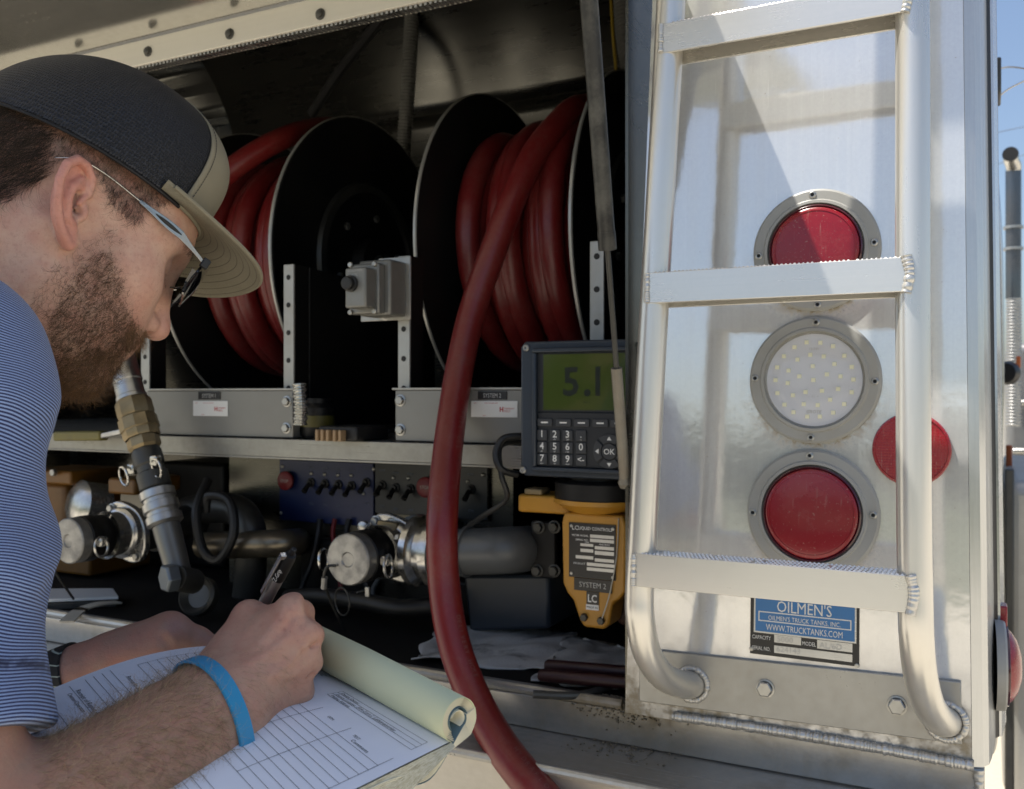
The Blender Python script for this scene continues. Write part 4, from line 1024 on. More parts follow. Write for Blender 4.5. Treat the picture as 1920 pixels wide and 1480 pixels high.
# outlet union beside the middle coupling and the grey elbow
un = empty('pipe_union', D(805, 1035, .16), 'bright steel union clamped beside the middle coupling, half behind the hose', 'pipe union')
u0 = D(778, 1032, .17)
MB().lathe(u0, (1, 0, 0), [(0, 0), (.052, 0), (.056, .003), (.056, .014), (.05, .017), (.046, .022), (.046, .036), (.054, .038), (.054, .052), (0, .052)], 36).build('union_ring', MT['chrome'], un)
for k in range(3):
    a = k * 2.1 + .5
    MB().hexnut(u0 + Vector((-.002, .046 * math.cos(a), .046 * math.sin(a))), (-1, 0, 0), .0075, .007).build('bolt', MT['zinc'], un)
e0 = D(828, 1035, .17)
el = empty('elbow_pipe', D(930, 1075, .17), 'grey painted elbow pipe between the hanging hose and the yellow meter', 'pipe')
ea = [e0, D(900, 1034, .17), D(945, 1032, .175), D(975, 1030, .20), D(990, 1028, .25), D(997, 1027, .33)]
MB().tube(catmull(ea, 8), .0355, 28).build('elbow', MT['pipe'], el, angle=180)
g0 = D(872, 1034, .17)
MB().lathe(g0, (1, 0, 0), [(.036, 0), (.0395, .001), (.0395, .007), (.036, .008)], 32).build('grooved_ring', MT['pipe'], el)
fp = D(1000, 1080, .20); fq = D(1046, 978, .20)
MB().box((fp.x, .19, fp.z), (fq.x, .202, fq.z)).build('end_flange', MT['blackpaint'], el, bevel=.003)
for px, py in ((1011, 989), (1008, 1070), (1040, 988), (1040, 1070)):
    p = D(px, py, .19); MB().lathe((p.x, .1895, p.z), (0, -1, 0), [(.010, 0), (.010, .0014), (.007, .002)], 16).hexnut((p.x, .1877, p.z), (0, -1, 0), .0075, .006).build('bolt', MT['dsteel'], el)
# lower dark blue-grey sump below the elbow
MB().hexa([D(880, 1185, .22), D(1030, 1180, .22), D(1030, 1180, .22) + Vector((0, .2, 0)), D(880, 1185, .22) + Vector((0, .2, 0)), D(868, 1078, .22), D(1030, 1078, .22), D(1030, 1078, .22) + Vector((0, .2, 0)), D(868, 1078, .22) + Vector((0, .2, 0))]).build('sump_box', MT['bluegrey'], truck, bevel=.006)

# swivel nozzle hanging from the first hose
sv = empty('swivel_nozzle', D(330, 1090, .02), 'steel and brass swivel with dark barrel and hex bolt, hanging below the beard', 'swivel')
A = D(224, 660, .055); B = D(338, 1085, .03); ax = (B - A); ln = ax.length; ax.normalize()
def at_py(py):
    lo, hi = 0.0, 1.0
    for _ in range(40):
        mid = (lo + hi) / 2
        if proj(A + ax * ln * mid)[1] < py: lo = mid
        else: hi = mid
    return ln * lo
def seg(name, prof, mat, n=28):
    MB().lathe(A, ax, [(r, at_py(py)) for r, py in prof], n).build(name, mat, sv, angle=30)
seg('ferrule', [(0, 655), (.0235, 656), (.0245, 660), (.0245, 700), (.0255, 702), (.0255, 716), (.024, 718), (.024, 742), (.026, 744), (.026, 750), (0, 750)], MT['steel'])
seg('brass_nut', [(.0, 750.5), (.0285, 751), (.0305, 756), (.0305, 778), (.0285, 782)], MT['brass'], 8)
seg('brass_body', [(.0285, 782.5), (.0325, 785), (.033, 806), (.031, 808), (.031, 818), (.029, 822)], MT['brass'], 10)
seg('brass_foot', [(.027, 822.5), (.0275, 838), (.024, 843)], MT['brass'], 8)
seg('dark_barrel', [(.0225, 843.5), (.025, 850), (.025, 872), (.0225, 875), (.0225, 885), (.0265, 888), (.0265, 915), (.023, 918)], MT['dsteel'])
seg('knurled_ring', [(.023, 918.5), (.029, 921), (.029, 934), (.026, 936), (.026, 942), (.030, 944), (.030, 957), (.0265, 960), (.0265, 966), (.030, 968), (.030, 980), (.024, 985)], MT['steel'])
seg('spout', [(.0225, 985.5), (.0225, 1010), (.0205, 1060), (.0205, 1092), (0, 1094)], M_simple('spout_grey', (.17, .17, .16), .35, .7, .12, 30, dirt=.25))
for s, py in ((-1, 880), (1, 862)):
    e = A + ax * at_py(py) + Vector((s * .03, -.012, 0))
    MB().obox(e, (1, 0, 0), (0, 1, 0), (0, 0, 1), .016, .014, .018).build('cam_ear', MT['chrome'], sv, bevel=.003)
    finger_ring(e + Vector((s * .012, -.008, -.012)), (.3, 1, .2), .016).build('finger_ring', MT['chrome'], sv)
hb_ = D(318, 1085, -.005)
MB().hexnut(hb_ + Vector((0, .012, 0)), (-.35, -1, 0), .0235, .020).build('hex_bolt', M_simple('blued_bolt', (.13, .15, .17), .4, .8, .15, 50), sv, bevel=.001)
MB().cyl(hb_ + Vector((0, .010, 0)), D(362, 1090, .06), .021, n=24).build('bolt_boss', MT['dsteel'], sv)

# yellow pump behind the left coupling
pu = empty('yellow_pump', D(150, 1080, .3), 'yellow pump casting in the shadow behind the left coupling', 'pump')
def pxbox(a, b_, py0, py1, d0_, d1_, name, mat, par, bev=.006):
    p, q = D(a, py1, d0_), D(b_, py0, d0_)
    return MB().box((p.x, d0_, p.z), (q.x, d1_, q.z)).build(name, mat, par, bevel=bev, seg=3)
MT['pumpy'] = M_simple('shaded_yellow', (.20, .085, .010), .4, 0, .2, 15, dirt=.7, dirtcol=(.03, .02, .01))  # pump yellow darkened in colour for the shadow it stands in
pxbox(40, 132, 884, 905, .22, .36, 'pump_flange', MT['pumpy'], pu)
pxbox(30, 122, 906, 1002, .25, .40, 'pump_body', MT['pumpy'], pu, .012)
pxbox(60, 168, 1000, 1068, .24, .40, 'pump_foot', MT['pumpy'], pu)
pxbox(201, 252, 899, 926, .20, .32, 'pump_head', MT['pumpy'], pu)
c_ = D(190, 950, .27)
MB().lathe(c_, (-.2, -1, .2), [(0, 0), (.05, 0), (.05, .05), (.035, .06), (0, .062)], 28).build('pump_cover', MT['chrome'], pu)
MB().hexnut(D(103, 886, .215), (0, -1, 0), .008, .008).build('bolt', MT['zinc'], pu)
# lever with worn yellow grip
lv = empty('valve_lever', D(160, 830, .10), 'flat valve lever with a worn yellow grip below the beard', 'lever')
a, b_ = D(108, 818, .09), D(196, 817, .09)
MB().obox((a + b_) / 2, (b_ - a).normalized(), (0, 1, 0), (0, 0, 1), (b_ - a).length, .022, .018).build('grip', M_simple('worn_yellow_grip', (.16, .14, .03), .5, 0, .3, 60, dirt=.4), lv, bevel=.004)
c_ = D(248, 806, .08)
MB().obox((b_ + c_) / 2, (c_ - b_).normalized(), (0, 1, 0), (0, 0, 1), (c_ - b_).length, .018, .010).build('lever_arm', MT['steel'], lv, bevel=.002)
# dark pipes in the depth
o = MB().tube(catmull([D(350, 960, .30), D(400, 952, .29), D(445, 958, .28), D(468, 990, .27), D(470, 1050, .27), D(465, 1120, .28)], 8), .030, 20).build('bent_pipe', MT['dsteel'], None); tag(o, 'dark bent pipe turning down behind the swivel bolt', 'pipe')
o = MB().tube(catmull([D(380, 1022, .25), D(440, 1022, .25), D(500, 1020, .25), D(545, 1018, .28), D(560, 1015, .36)], 8), .026, 20).build('cross_pipe', M_simple('worn_steel_pipe', (.22, .19, .14), .3, .8, .25, 30, dirt=.4, dirtcol=(.05, .04, .03)), None); tag(o, 'grey horizontal pipe running behind the top of the pen', 'pipe')
o = MB().tube(catmull([D(385, 960, .22), D(392, 930, .22), D(430, 940, .22), D(438, 1000, .21), D(410, 1050, .2), D(380, 1030, .2), D(368, 960, .2), D(390, 900, .24)], 8), .009, 10).build('rubber_loop', MT['black'], None); tag(o, 'loop of black rubber line hanging beside the swivel', 'rubber line')
o = MB().lathe(D(380, 1120, .1), (.2, -1, .4), [(.032, 0), (.034, .004), (.034, .02), (.030, .024), (.026, .02), (.02, .012), (0, .012)], 28).build('blanked_pipe', MT['dsteel'], None); tag(o, 'dark pipe cap in the shadow above the writing hand', 'pipe cap')
# black electrical leads to the register
o = MB().tube(catmull([D(985, 818, .10), D(945, 822, .08), D(930, 850, .07), D(940, 880, .07), D(970, 890, .09)], 8), .005, 10).build('signal_cable', MT['black'], None); tag(o, 'black cable looping out of the display to the shelf', 'cable')
o = MB().tube(catmull([D(975, 828, .11), D(938, 838, .08), D(940, 890, .07), D(950, 935, .08), D(910, 965, .1), D(880, 985, .14)], 8), .004, 10).build('signal_cable', MT['black'], None); tag(o, 'thinner black cable dropping past the yellow meter to the elbow pipe', 'cable')

# wiring under the control panels, a drain hose and a key ring in the gloom
for k, (x0_, x1_, mt) in enumerate(((600, 566, 'black'), (628, 640, 'redwire'), (655, 690, 'black'), (760, 700, 'pipe'))):
    if mt == 'redwire' and mt not in MT: MT[mt] = M_simple('red_wire_pvc', (.16, .01, .012), .5)
    o = MB().tube(catmull([D(x0_, 974, .345), D(x0_ - 4, 1005, .335), D((x0_ + x1_) / 2, 1060, .32), D(x1_, 1105, .31), D(x1_ + 10, 1150, .30)], 8), .0045 if k % 2 else .006, 8).build('panel_wire', MT[mt], None)
    tag(o, ['black wire dropping from the left of the navy control panel', 'red wire dropping from the middle of the navy control panel', 'black wire dropping from the right of the navy control panel', 'grey wire dropping from the charcoal control panel'][k], 'wire', 'wires below the control panels')
o = MB().tube(catmull([D(540, 1120, .22), D(600, 1118, .20), D(680, 1128, .17), D(750, 1140, .16), D(830, 1135, .18)], 8), .014, 14).build('drain_hose', MT['black'], None); tag(o, 'black drain hose lying in the gloom behind the writing hand', 'hose')
kr = empty('key_ring', D(645, 1165, .12), 'small steel ring with a tag hanging below the middle coupling', 'key ring')
finger_ring(D(642, 1128, .12), (.4, 1, 0), .022, .0015).build('ring', MT['dsteel'], kr)
MB().tube([D(690, 1098, .13), D(688, 1106, .125), D(668, 1112, .12)], .0016, 6).build('ring_wire', MT['dsteel'], kr)
p = D(689, 1110, .125); MB().obox(p, (1, 0, 0), (0, 1, 0), (0, 0, 1), .008, .004, .016).build('ring_tag', MT['zinc'], kr, bevel=.001)

# ================================================================ things on the compartment floor
MT['rag'] = None
m, nt, out = mat_nodes('oily_rag')
b = N(nt, 'ShaderNodeBsdfPrincipled', Roughness=.9); L(nt, b.outputs[0], out.inputs[0])
v = coords(nt); f = ramp(nt, noise(nt, v, 9, 6, .65, .6), [(.50, 0), (.66, .85)]); f2 = noise(nt, v, 260, 4)
L(nt, mixc(nt, f, mixc(nt, f2, (.52, .50, .46), (.66, .64, .59)), (.045, .04, .035)), b.inputs['Base Color'])
bp = N(nt, 'ShaderNodeBump', Strength=.4, Distance=.002); L(nt, f2, bp.inputs['Height']); L(nt, bp.outputs[0], b.inputs['Normal'])
MT['rag'] = m
def cloth(name, quad, n, amp, label, cat, zoff=.002, lift=None, seed=1, fold=None):
    """quad: four pixel corners on the floor, back-left, back-right, front-right, front-left"""
    P = [ZP(px, py, zf) for px, py in quad]; vs = []; fs = []; r_ = random.Random(seed); ph = [r_.uniform(0, 6) for _ in range(8)]
    for i in range(n + 1):
        for j in range(n + 1):
            u, w_ = i / n, j / n
            p = (P[0] * (1 - u) + P[1] * u) * (1 - w_) + (P[3] * (1 - u) + P[2] * u) * w_
            z = amp * (.6 + .5 * math.sin(u * 7 + ph[0] + 2 * w_) * math.cos(w_ * 6 + ph[1]) + .35 * math.sin(u * 17 + w_ * 9 + ph[2]) + .25 * math.sin(w_ * 23 + u * 5 + ph[3]))
            edge = .007 * math.sin(u * 13 + ph[4]) * (1 if w_ in (0, 1) else 0) + .005 * math.sin(w_ * 15 + ph[5]) * (1 if u in (0, 1) else 0)
            vs.append((p.x + edge, p.y + edge, Z(zf) + zoff + max(.0006, z)))
    for i in range(n):
        for j in range(n): fs.append((i * (n + 1) + j, (i + 1) * (n + 1) + j, (i + 1) * (n + 1) + j + 1, i * (n + 1) + j + 1))
    me = bpy.data.meshes.new(name); me.from_pydata(vs, [], fs)
    o = link_mesh(name, me, MT['rag'], None, angle=180)
    s_ = o.modifiers.new('thick', 'SOLIDIFY'); s_.thickness = .0022; s_.offset = 1
    return tag(o, label, cat, 'oily shop rags')
cloth('shop_rag', [(835, 1172), (1078, 1190), (1030, 1264), (775, 1242)], 40, .006, 'oil stained grey rag spread on the floor under the hanging hose', 'rag', seed=3)
cloth('shop_rag', [(1062, 1200), (1195, 1222), (1195, 1300), (1002, 1282)], 30, .004, 'paler crumpled rag lying under the two dark rods', 'rag', zoff=.003, seed=9)
MT['rod'] = M_simple('dark_maroon_rubber', (.028, .006, .008), .45, 0, .2, 40)
for k, (a, b_, zz) in enumerate((((1022, 1248), (1190, 1262), .020), ((1010, 1266), (1190, 1282), .018))):
    p, q = ZP(*a, zf + zz), ZP(*b_, zf + zz); q = q + (q - p) * .6
    o = MB().tube([p, p.lerp(q, .02), p.lerp(q, .5), q], [.006, .0085, .0085, .0085], 14).build('rubber_rod', MT['rod'], None)
    tag(o, ['dark maroon rod lying behind its twin on the pale rag', 'dark maroon rod lying nearer the sill on the pale rag'][k], 'rod', 'rods on the floor')
o = MB().tube(catmull([ZP(1000, 1302, zf + .006), ZP(1080, 1304, zf + .006), ZP(1140, 1288, zf + .008), ZP(1200, 1262, zf + .01)], 8), .005, 10).build('floor_cable', MT['dsteel'], None); tag(o, 'grey cable curving along the floor in front of the rods', 'cable')
# white sheet and strap on the floor by the sleeve
sp_ = [ZP(40, 1104, zf + .02), ZP(212, 1103, zf + .02), ZP(222, 1118, zf + .02), ZP(40, 1126, zf + .02)]
o = MB().hexa([p_ + Vector((0, 0, -.006)) for p_ in sp_] + sp_).build('paper_stack', MT['white'], None, bevel=.001); tag(o, 'bright white paper lying flat on the floor beside the striped sleeve', 'paper')
o = MB().hexa([p_ + Vector((0, -.004, -.019)) for p_ in sp_] + [p_ + Vector((0, -.004, -.0075)) for p_ in sp_]).build('clip_folder', MT['dsteel'], None, bevel=.001); tag(o, 'dark folder under the white paper beside the striped sleeve', 'folder')
P = catmull([ZP(125, 1168, zf + .004), ZP(150, 1146, zf + .010), ZP(185, 1134, zf + .014), ZP(222, 1131, zf + .010)], 8); sb_ = MB()
for i in range(len(P) - 1):
    t_ = (P[i + 1] - P[i]).normalized(); n_ = Vector((-t_.y, t_.x, 0)) * .012
    t2 = (P[min(i + 2, len(P) - 1)] - P[i + 1]).normalized() if i + 2 < len(P) else t_; n2 = Vector((-t2.y, t2.x, 0)) * .012
    up = Vector((0, 0, .003))
    sb_.hexa([P[i] - n_, P[i + 1] - n2, P[i + 1] + n2, P[i] + n_, P[i] - n_ + up, P[i + 1] - n2 + up, P[i + 1] + n2 + up, P[i] + n_ + up])
o = sb_.build('web_strap', M_simple('cream_webbing', (.50, .45, .36), .8, 0, .15, 200), None); tag(o, 'cream webbing strap curling on the floor behind the left wrist', 'strap')
# ================================================================ display register and yellow meter
rg_ = empty('meter_register', D(1085, 905, .1), 'blue grey display register reading 5.1 with keypad, above the yellow meter', 'meter register')
d_ = .055
gx = lambda px: D(px, 740, d_).x
gz = lambda px, py: D(px, py, d_).z
KX = 1085
x0, x1, z0, z1 = gx(976), gx(1213), gz(KX, 897), gz(KX, 638)
MB().prism([(x0 + .006, d_, z0), (x1 - .006, d_, z0), (x1, d_, z0 + .008), (x1, d_, z1 - .008), (x1 - .006, d_, z1), (x0 + .006, d_, z1), (x0, d_, z1 - .008), (x0, d_, z0 + .008)], (0, .075, 0)).build('housing', MT['bluegrey'], rg_, bevel=.003, seg=3)
# raised bezel frame
bx0, bx1, bz0, bz1 = gx(1002), gx(1205), gz(KX, 886), gz(KX, 652)
def ring(mb, x0, x1, z0, z1, w, y0, y1, wt=None):
    wt = wt or w
    mb.box((x0, y0, z0), (x1, y1, z0 + w)); mb.box((x0, y0, z1 - wt), (x1, y1, z1)); mb.box((x0, y0 + .0002, z0 + w + .0001), (x0 + w, y1, z1 - wt - .0001)); mb.box((x1 - w, y0 + .0002, z0 + w + .0001), (x1, y1, z1 - wt - .0001)); return mb
ring(MB(), bx0, bx1, bz0, bz1, .006, d_ - .009, d_ - .0003).build('bezel', MT['bluegrey'], rg_, bevel=.002)
MB().box((bx0 + .0063, d_ - .0025, gz(KX, 772)), (bx1 - .0063, d_ - .0004, bz1 - .0063)).build('screen_mask', MT['keypad'], rg_)
m, nt, out = mat_nodes('lcd_green')
b = N(nt, 'ShaderNodeBsdfPrincipled', Roughness=.12); L(nt, b.outputs[0], out.inputs[0])
b.inputs['Base Color'].default_value = (.055, .082, .020, 1); b.inputs['Coat Weight'].default_value = 1.0; b.inputs['Coat Roughness'].default_value = .03
MT['lcd'] = m
sx0, sx1, sz0, sz1 = gx(1021), gx(1196), gz(KX, 769), gz(KX, 664)
scr = MB().box((sx0, d_ - .0038, sz0), (sx1, d_ - .0027, sz1)).build('lcd_screen', MT['lcd'], rg_)
MT['lcdink'] = M_simple('lcd_ink', (.012, .018, .012), .3)
yy = d_ - .0040
hh = gz(KX, 685) - gz(KX, 739)
lettering_each('digit', [('5', (gx(1056), yy, gz(KX, 741)), EX, (0, 0, 1), hh, 'LEFT', 0, .0011, 1.0), ('1', (gx(1107), yy, gz(KX, 741)), EX, (0, 0, 1), hh, 'LEFT', 0, .0012, .9)], MT['lcdink'], scr)
MB().lathe((gx(1103), yy, gz(KX, 737)), (0, -1, 0), [(.0048, 0), (.0048, .0002), (0, .0002)], 20).build('decimal_point', MT['lcdink'], scr)
lettering_each('unit_text', [('GALS', (gx(1102), yy, gz(KX, 756)), EX, (0, 0, 1), .0026, 'CENTER'), ('Vol', (gx(1028), yy, gz(KX, 672)), EX, (0, 0, 1), .0022, 'LEFT')], MT['lcdink'], scr)
# keypad
kp = MB().box((bx0 + .0063, d_ - .0030, bz0 + .0063), (bx1 - .0063, d_ - .0004, gz(KX, 774))).build('keypad', MT['keypad'], rg_, bevel=.001)
def key(px, py, w_, h_, txt, size, sub=None):
    x, z = gx(px), gz(KX, py)
    k = MB().box((x - w_ / 2, d_ - .0052, z - h_ / 2), (x + w_ / 2, d_ - .0031, z + h_ / 2)).build('key', MT['key'], kp, bevel=.0008)
    ls = []
    if txt: ls.append((txt, (x, d_ - .0054, z - size * .30), EX, (0, 0, 1), size, 'CENTER', 0, .00012))
    if sub: ls.append((sub, (x, d_ - .0054, z - h_ * .43), EX, (0, 0, 1), size * .22, 'CENTER'))
    if ls: lettering('key_print', ls, MT['white'], k)
    return k
u = lambda n: n * (1.145 / .893) / F        # pixels to metres on this plane
for px in (1024, 1059, 1093, 1128, 1162):
    k = key(px, 793, u(30), u(14), None, 0)
    x, z = gx(px), gz(KX, 793); MB().box((x - u(7), d_ - .0055, z - u(1.3)), (x + u(7), d_ - .0053, z + u(1.3))).build('key_mark', MT['white'], k)
for r_, (py, row) in enumerate(((817, '123.'), (840, '4560'), (863, '789\u2190'))):
    for c_, ch in enumerate(row):
        key((1019, 1043, 1067, 1092)[c_], py, u(20), u(20), ch if ch != '\u2190' else '<-', u(13 if ch not in '.\u2190' else 11), {'2': 'abc', '3': 'def', '4': 'ghi', '5': 'jkl', '6': 'mno', '7': 'pqrs', '8': 'tuv', '9': 'wxyz', '.': '+/-'}.get(ch))
cx_, cz_ = gx(1145), gz(KX, 845)
def wedge(a0, a1, r0, r1):
    pts = [(cx_ + r0 * math.cos(a), d_ - .0031, cz_ + r0 * math.sin(a)) for a in np.linspace(a0, a1, 10)] + [(cx_ + r1 * math.cos(a), d_ - .0031, cz_ + r1 * math.sin(a)) for a in np.linspace(a1, a0, 10)]
    return MB().prism(pts, (0, -.0022, 0)).build('arrow_key', MT['key'], kp, bevel=.0006)
for k in range(4):
    a = k * math.pi / 2
    o = wedge(a - .70, a + .70, u(16), u(31))
    q = lambda s, t_: (cx_ + s * math.cos(a) - t_ * math.sin(a), d_ - .0056, cz_ + s * math.sin(a) + t_ * math.cos(a))
    me = bpy.data.meshes.new('arrow_mark'); me.from_pydata([q(u(27), 0), q(u(20), u(4.5)), q(u(20), -u(4.5))], [], [(0, 1, 2)]); link_mesh('arrow_mark', me, MT['white'], o, smooth=False)
ok = MB().lathe((cx_, d_ - .0031, cz_), (0, -1, 0), [(u(14.5), 0), (u(14.5), .002), (u(13.5), .0026), (0, .0026)], 28).build('ok_key', MT['key'], kp)
lettering('key_print', [('OK', (cx_, d_ - .0059, cz_ - u(5)), EX, (0, 0, 1), u(10.5), 'CENTER', 0, .0001)], MT['white'], ok)
for px, py in ((987, 650), (981, 886), (1206, 650), (1206, 886)):
    c_ = (gx(px), d_, gz(KX, py)); MB().lathe(c_, (0, -1, 0), [(.0048, 0), (.0048, .002), (.0036, .0032), (.0018, .0032), (.0015, .001), (0, .001)], 16).build('screw', MT['zinc'], rg_)
# neck and mounting band
nk = Vector((gx(1098), d_ + .062, 0))
MB().lathe((nk.x, nk.y, gz(KX, 941)), (0, 0, 1), [(.0, 0), (.066, 0), (.066, .022), (.062, .025), (.05, .026), (.05, .05), (0, .05)], 56).build('neck_band', MT['blackpaint'], rg_)

# yellow meter body
ym = empty('flow_meter', D(1105, 1180, .1), 'yellow flow meter with a black data plate, beside the ladder rail', 'flow meter')
MB().lathe((nk.x, nk.y, gz(KX, 966)), (0, 0, 1), [(0, 0), (.050, 0), (.064, .010), (.068, .012), (.068, .018), (0, .018)], 56).build('collar', MT['yellow'], ym)
ya, yb = gx(952), gx(1062)
MB().box((ya, d_ + .030, gz(KX, 973)), (yb, d_ + .10, gz(KX, 938))).build('side_arm', MT['yellow'], ym, bevel=.004)
MB().box((gx(965), d_ + .029, gz(KX, 938) + .0005), (gx(998), d_ + .06, gz(KX, 926))).build('nut_block', MT['brass'], ym, bevel=.002)
mpx = [(1050, 965), (1162, 965), (1168, 985), (1166, 1105), (1155, 1120), (1142, 1128), (1135, 1168), (1126, 1180), (1088, 1180), (1080, 1168), (1068, 1132), (1056, 1118), (1048, 1100), (1046, 985)]
ym_d = d_ + .012
MB().prism([(gx(px), ym_d, gz(KX, py)) for px, py in mpx], (0, .05, 0)).build('front_casting', MT['yellow'], ym, bevel=.004, seg=3)
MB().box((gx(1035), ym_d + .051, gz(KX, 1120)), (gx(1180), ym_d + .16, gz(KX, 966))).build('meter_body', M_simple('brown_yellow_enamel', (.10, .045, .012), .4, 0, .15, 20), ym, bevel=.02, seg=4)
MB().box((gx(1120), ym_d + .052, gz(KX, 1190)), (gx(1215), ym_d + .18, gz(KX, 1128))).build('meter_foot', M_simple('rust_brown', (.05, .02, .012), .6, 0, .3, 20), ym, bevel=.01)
pl_ = MB().box((gx(1061), ym_d - .0018, gz(KX, 1086)), (gx(1149), ym_d - .0003, gz(KX, 983))).build('data_plate', MT['plateblack'], ym)
py_ = ym_d - .0022
wf_ = MB
ls = []
for (a, b_, yy0, yy1) in ((1101, 1146, 1003, 1009), (1101, 1146, 1011, 1017), (1083, 1107, 1021, 1026), (1110, 1146, 1024, 1030), (1083, 1107, 1031, 1037), (1110, 1146, 1033, 1040), (1074, 1107, 1044, 1050), (1110, 1146, 1047, 1053), (1095, 1147, 1056, 1062), (1095, 1147, 1065, 1071)):
    MB().box((gx(a), py_, gz(KX, yy1)), (gx(b_), ym_d - .0019, gz(KX, yy0))).build('blank_field', MT['plate'], pl_)
lettering('lettering', [('LIQUID CONTROLS', (gx(1079), py_, gz(KX, 995)), EX, (0, 0, 1), u(6), 'LEFT', 0, 0, .9), ('METER MODEL', (gx(1098), py_, gz(KX, 1008)), EX, (0, 0, 1), u(3.6), 'RIGHT'), ('SERIAL NO.', (gx(1098), py_, gz(KX, 1016)), EX, (0, 0, 1), u(3.6), 'RIGHT'),
    ('GPM', (gx(1095), py_, gz(KX, 1020)), EX, (0, 0, 1), u(3), 'CENTER'), ('MAX PRESS', (gx(1128), py_, gz(KX, 1022)), EX, (0, 0, 1), u(3), 'CENTER'), ('PRODUCT', (gx(1092), py_, gz(KX, 1061)), EX, (0, 0, 1), u(3.6), 'RIGHT'), ('LC', (gx(1073), py_, gz(KX, 996)), EX, (0, 0, 1), u(8), 'CENTER')], MT['white'], pl_)
for px, py in ((1066, 989), (1144, 990), (1066, 1079), (1144, 1080)):
    MB().lathe((gx(px), ym_d - .0018, gz(KX, py)), (0, -1, 0), [(.0022, 0), (.002, .0012), (0, .0015)], 10).build('rivet', MT['zinc'], pl_)
tg = MB().box((gx(1071), ym_d - .0022, gz(KX, 1110)), (gx(1142), ym_d - .0003, gz(KX, 1087))).build('name_tag', MT['plateblack'], ym)
lettering('lettering', [('SYSTEM 2', (gx(1106), ym_d - .0026, gz(KX, 1103)), EX, (0, 0, 1), u(10), 'CENTER', 0, 0, .92)], MT['greyprint'], tg)
tg = MB().box((gx(1094), ym_d - .0016, gz(KX, 1134)), (gx(1117), ym_d - .0003, gz(KX, 1109 + 2))).build('logo_sticker', MT['plateblack'], ym)
lettering('lettering', [('LC', (gx(1105), ym_d - .0020, gz(KX, 1130)), EX, (0, 0, 1), u(14), 'CENTER', 0, .0003, .8)], MT['white'], tg)
tg = MB().box((gx(1093), ym_d - .0016, gz(KX, 1145)), (gx(1117), ym_d - .0003, gz(KX, 1135))).build('small_sticker', MT['white'], ym)
lettering('lettering', [('MADE IN', (gx(1105), ym_d - .0020, gz(KX, 1142)), EX, (0, 0, 1), u(4), 'CENTER')], MT['ink'], tg)
for px, py in ((1090, 1160), (1122, 1163)):
    MB().hexnut((gx(px), ym_d - .0004, gz(KX, py)), (0, -1, 0), .0052, .006).build('bolt', MT['dsteel'], ym)
# lock wire
MB().tube(catmull([(gx(1155), ym_d - .002, gz(KX, 970)), (gx(1152), ym_d - .004, gz(KX, 1040)), (gx(1140), ym_d - .006, gz(KX, 1110)), (gx(1125), ym_d - .005, gz(KX, 1158))], 6), .0009, 6).build('seal_wire', MT['zinc'], ym)
# ================================================================ the man: implicit surface modeller
def s_ell(p, c, r, ax=None):
    q = p - np.asarray(c, p.dtype)
    if ax is not None: q = q @ np.asarray(ax, p.dtype).T
    r = np.asarray(r, p.dtype)
    k0 = np.sqrt(((q / r) ** 2).sum(-1)) + 1e-9
    k1 = np.sqrt(((q / (r * r)) ** 2).sum(-1)) + 1e-9
    return k0 * (k0 - 1.0) / k1
def s_cap(p, a, b, ra, rb):
    a = np.asarray(a, p.dtype); b = np.asarray(b, p.dtype); ab = b - a
    t = np.clip(((p - a) @ ab) / (ab @ ab + 1e-12), 0, 1)
    d = p - a - t[..., None] * ab
    return np.sqrt((d * d).sum(-1)) - (ra + (rb - ra) * t)
def s_chain(p, pts, k=0.0):
    """pts: list of (xyz, r)"""
    d = None
    for (a, ra), (b, rb) in zip(pts[:-1], pts[1:]):
        e = s_cap(p, a, b, ra, rb)
        d = e if d is None else smin(d, e, k)
    return d
def smin(a, b, k):
    if k <= 0: return np.minimum(a, b)
    h = np.maximum(k - np.abs(a - b), 0) / k
    return np.minimum(a, b) - h * h * k * .25
def smax(a, b, k): return -smin(-a, -b, k)

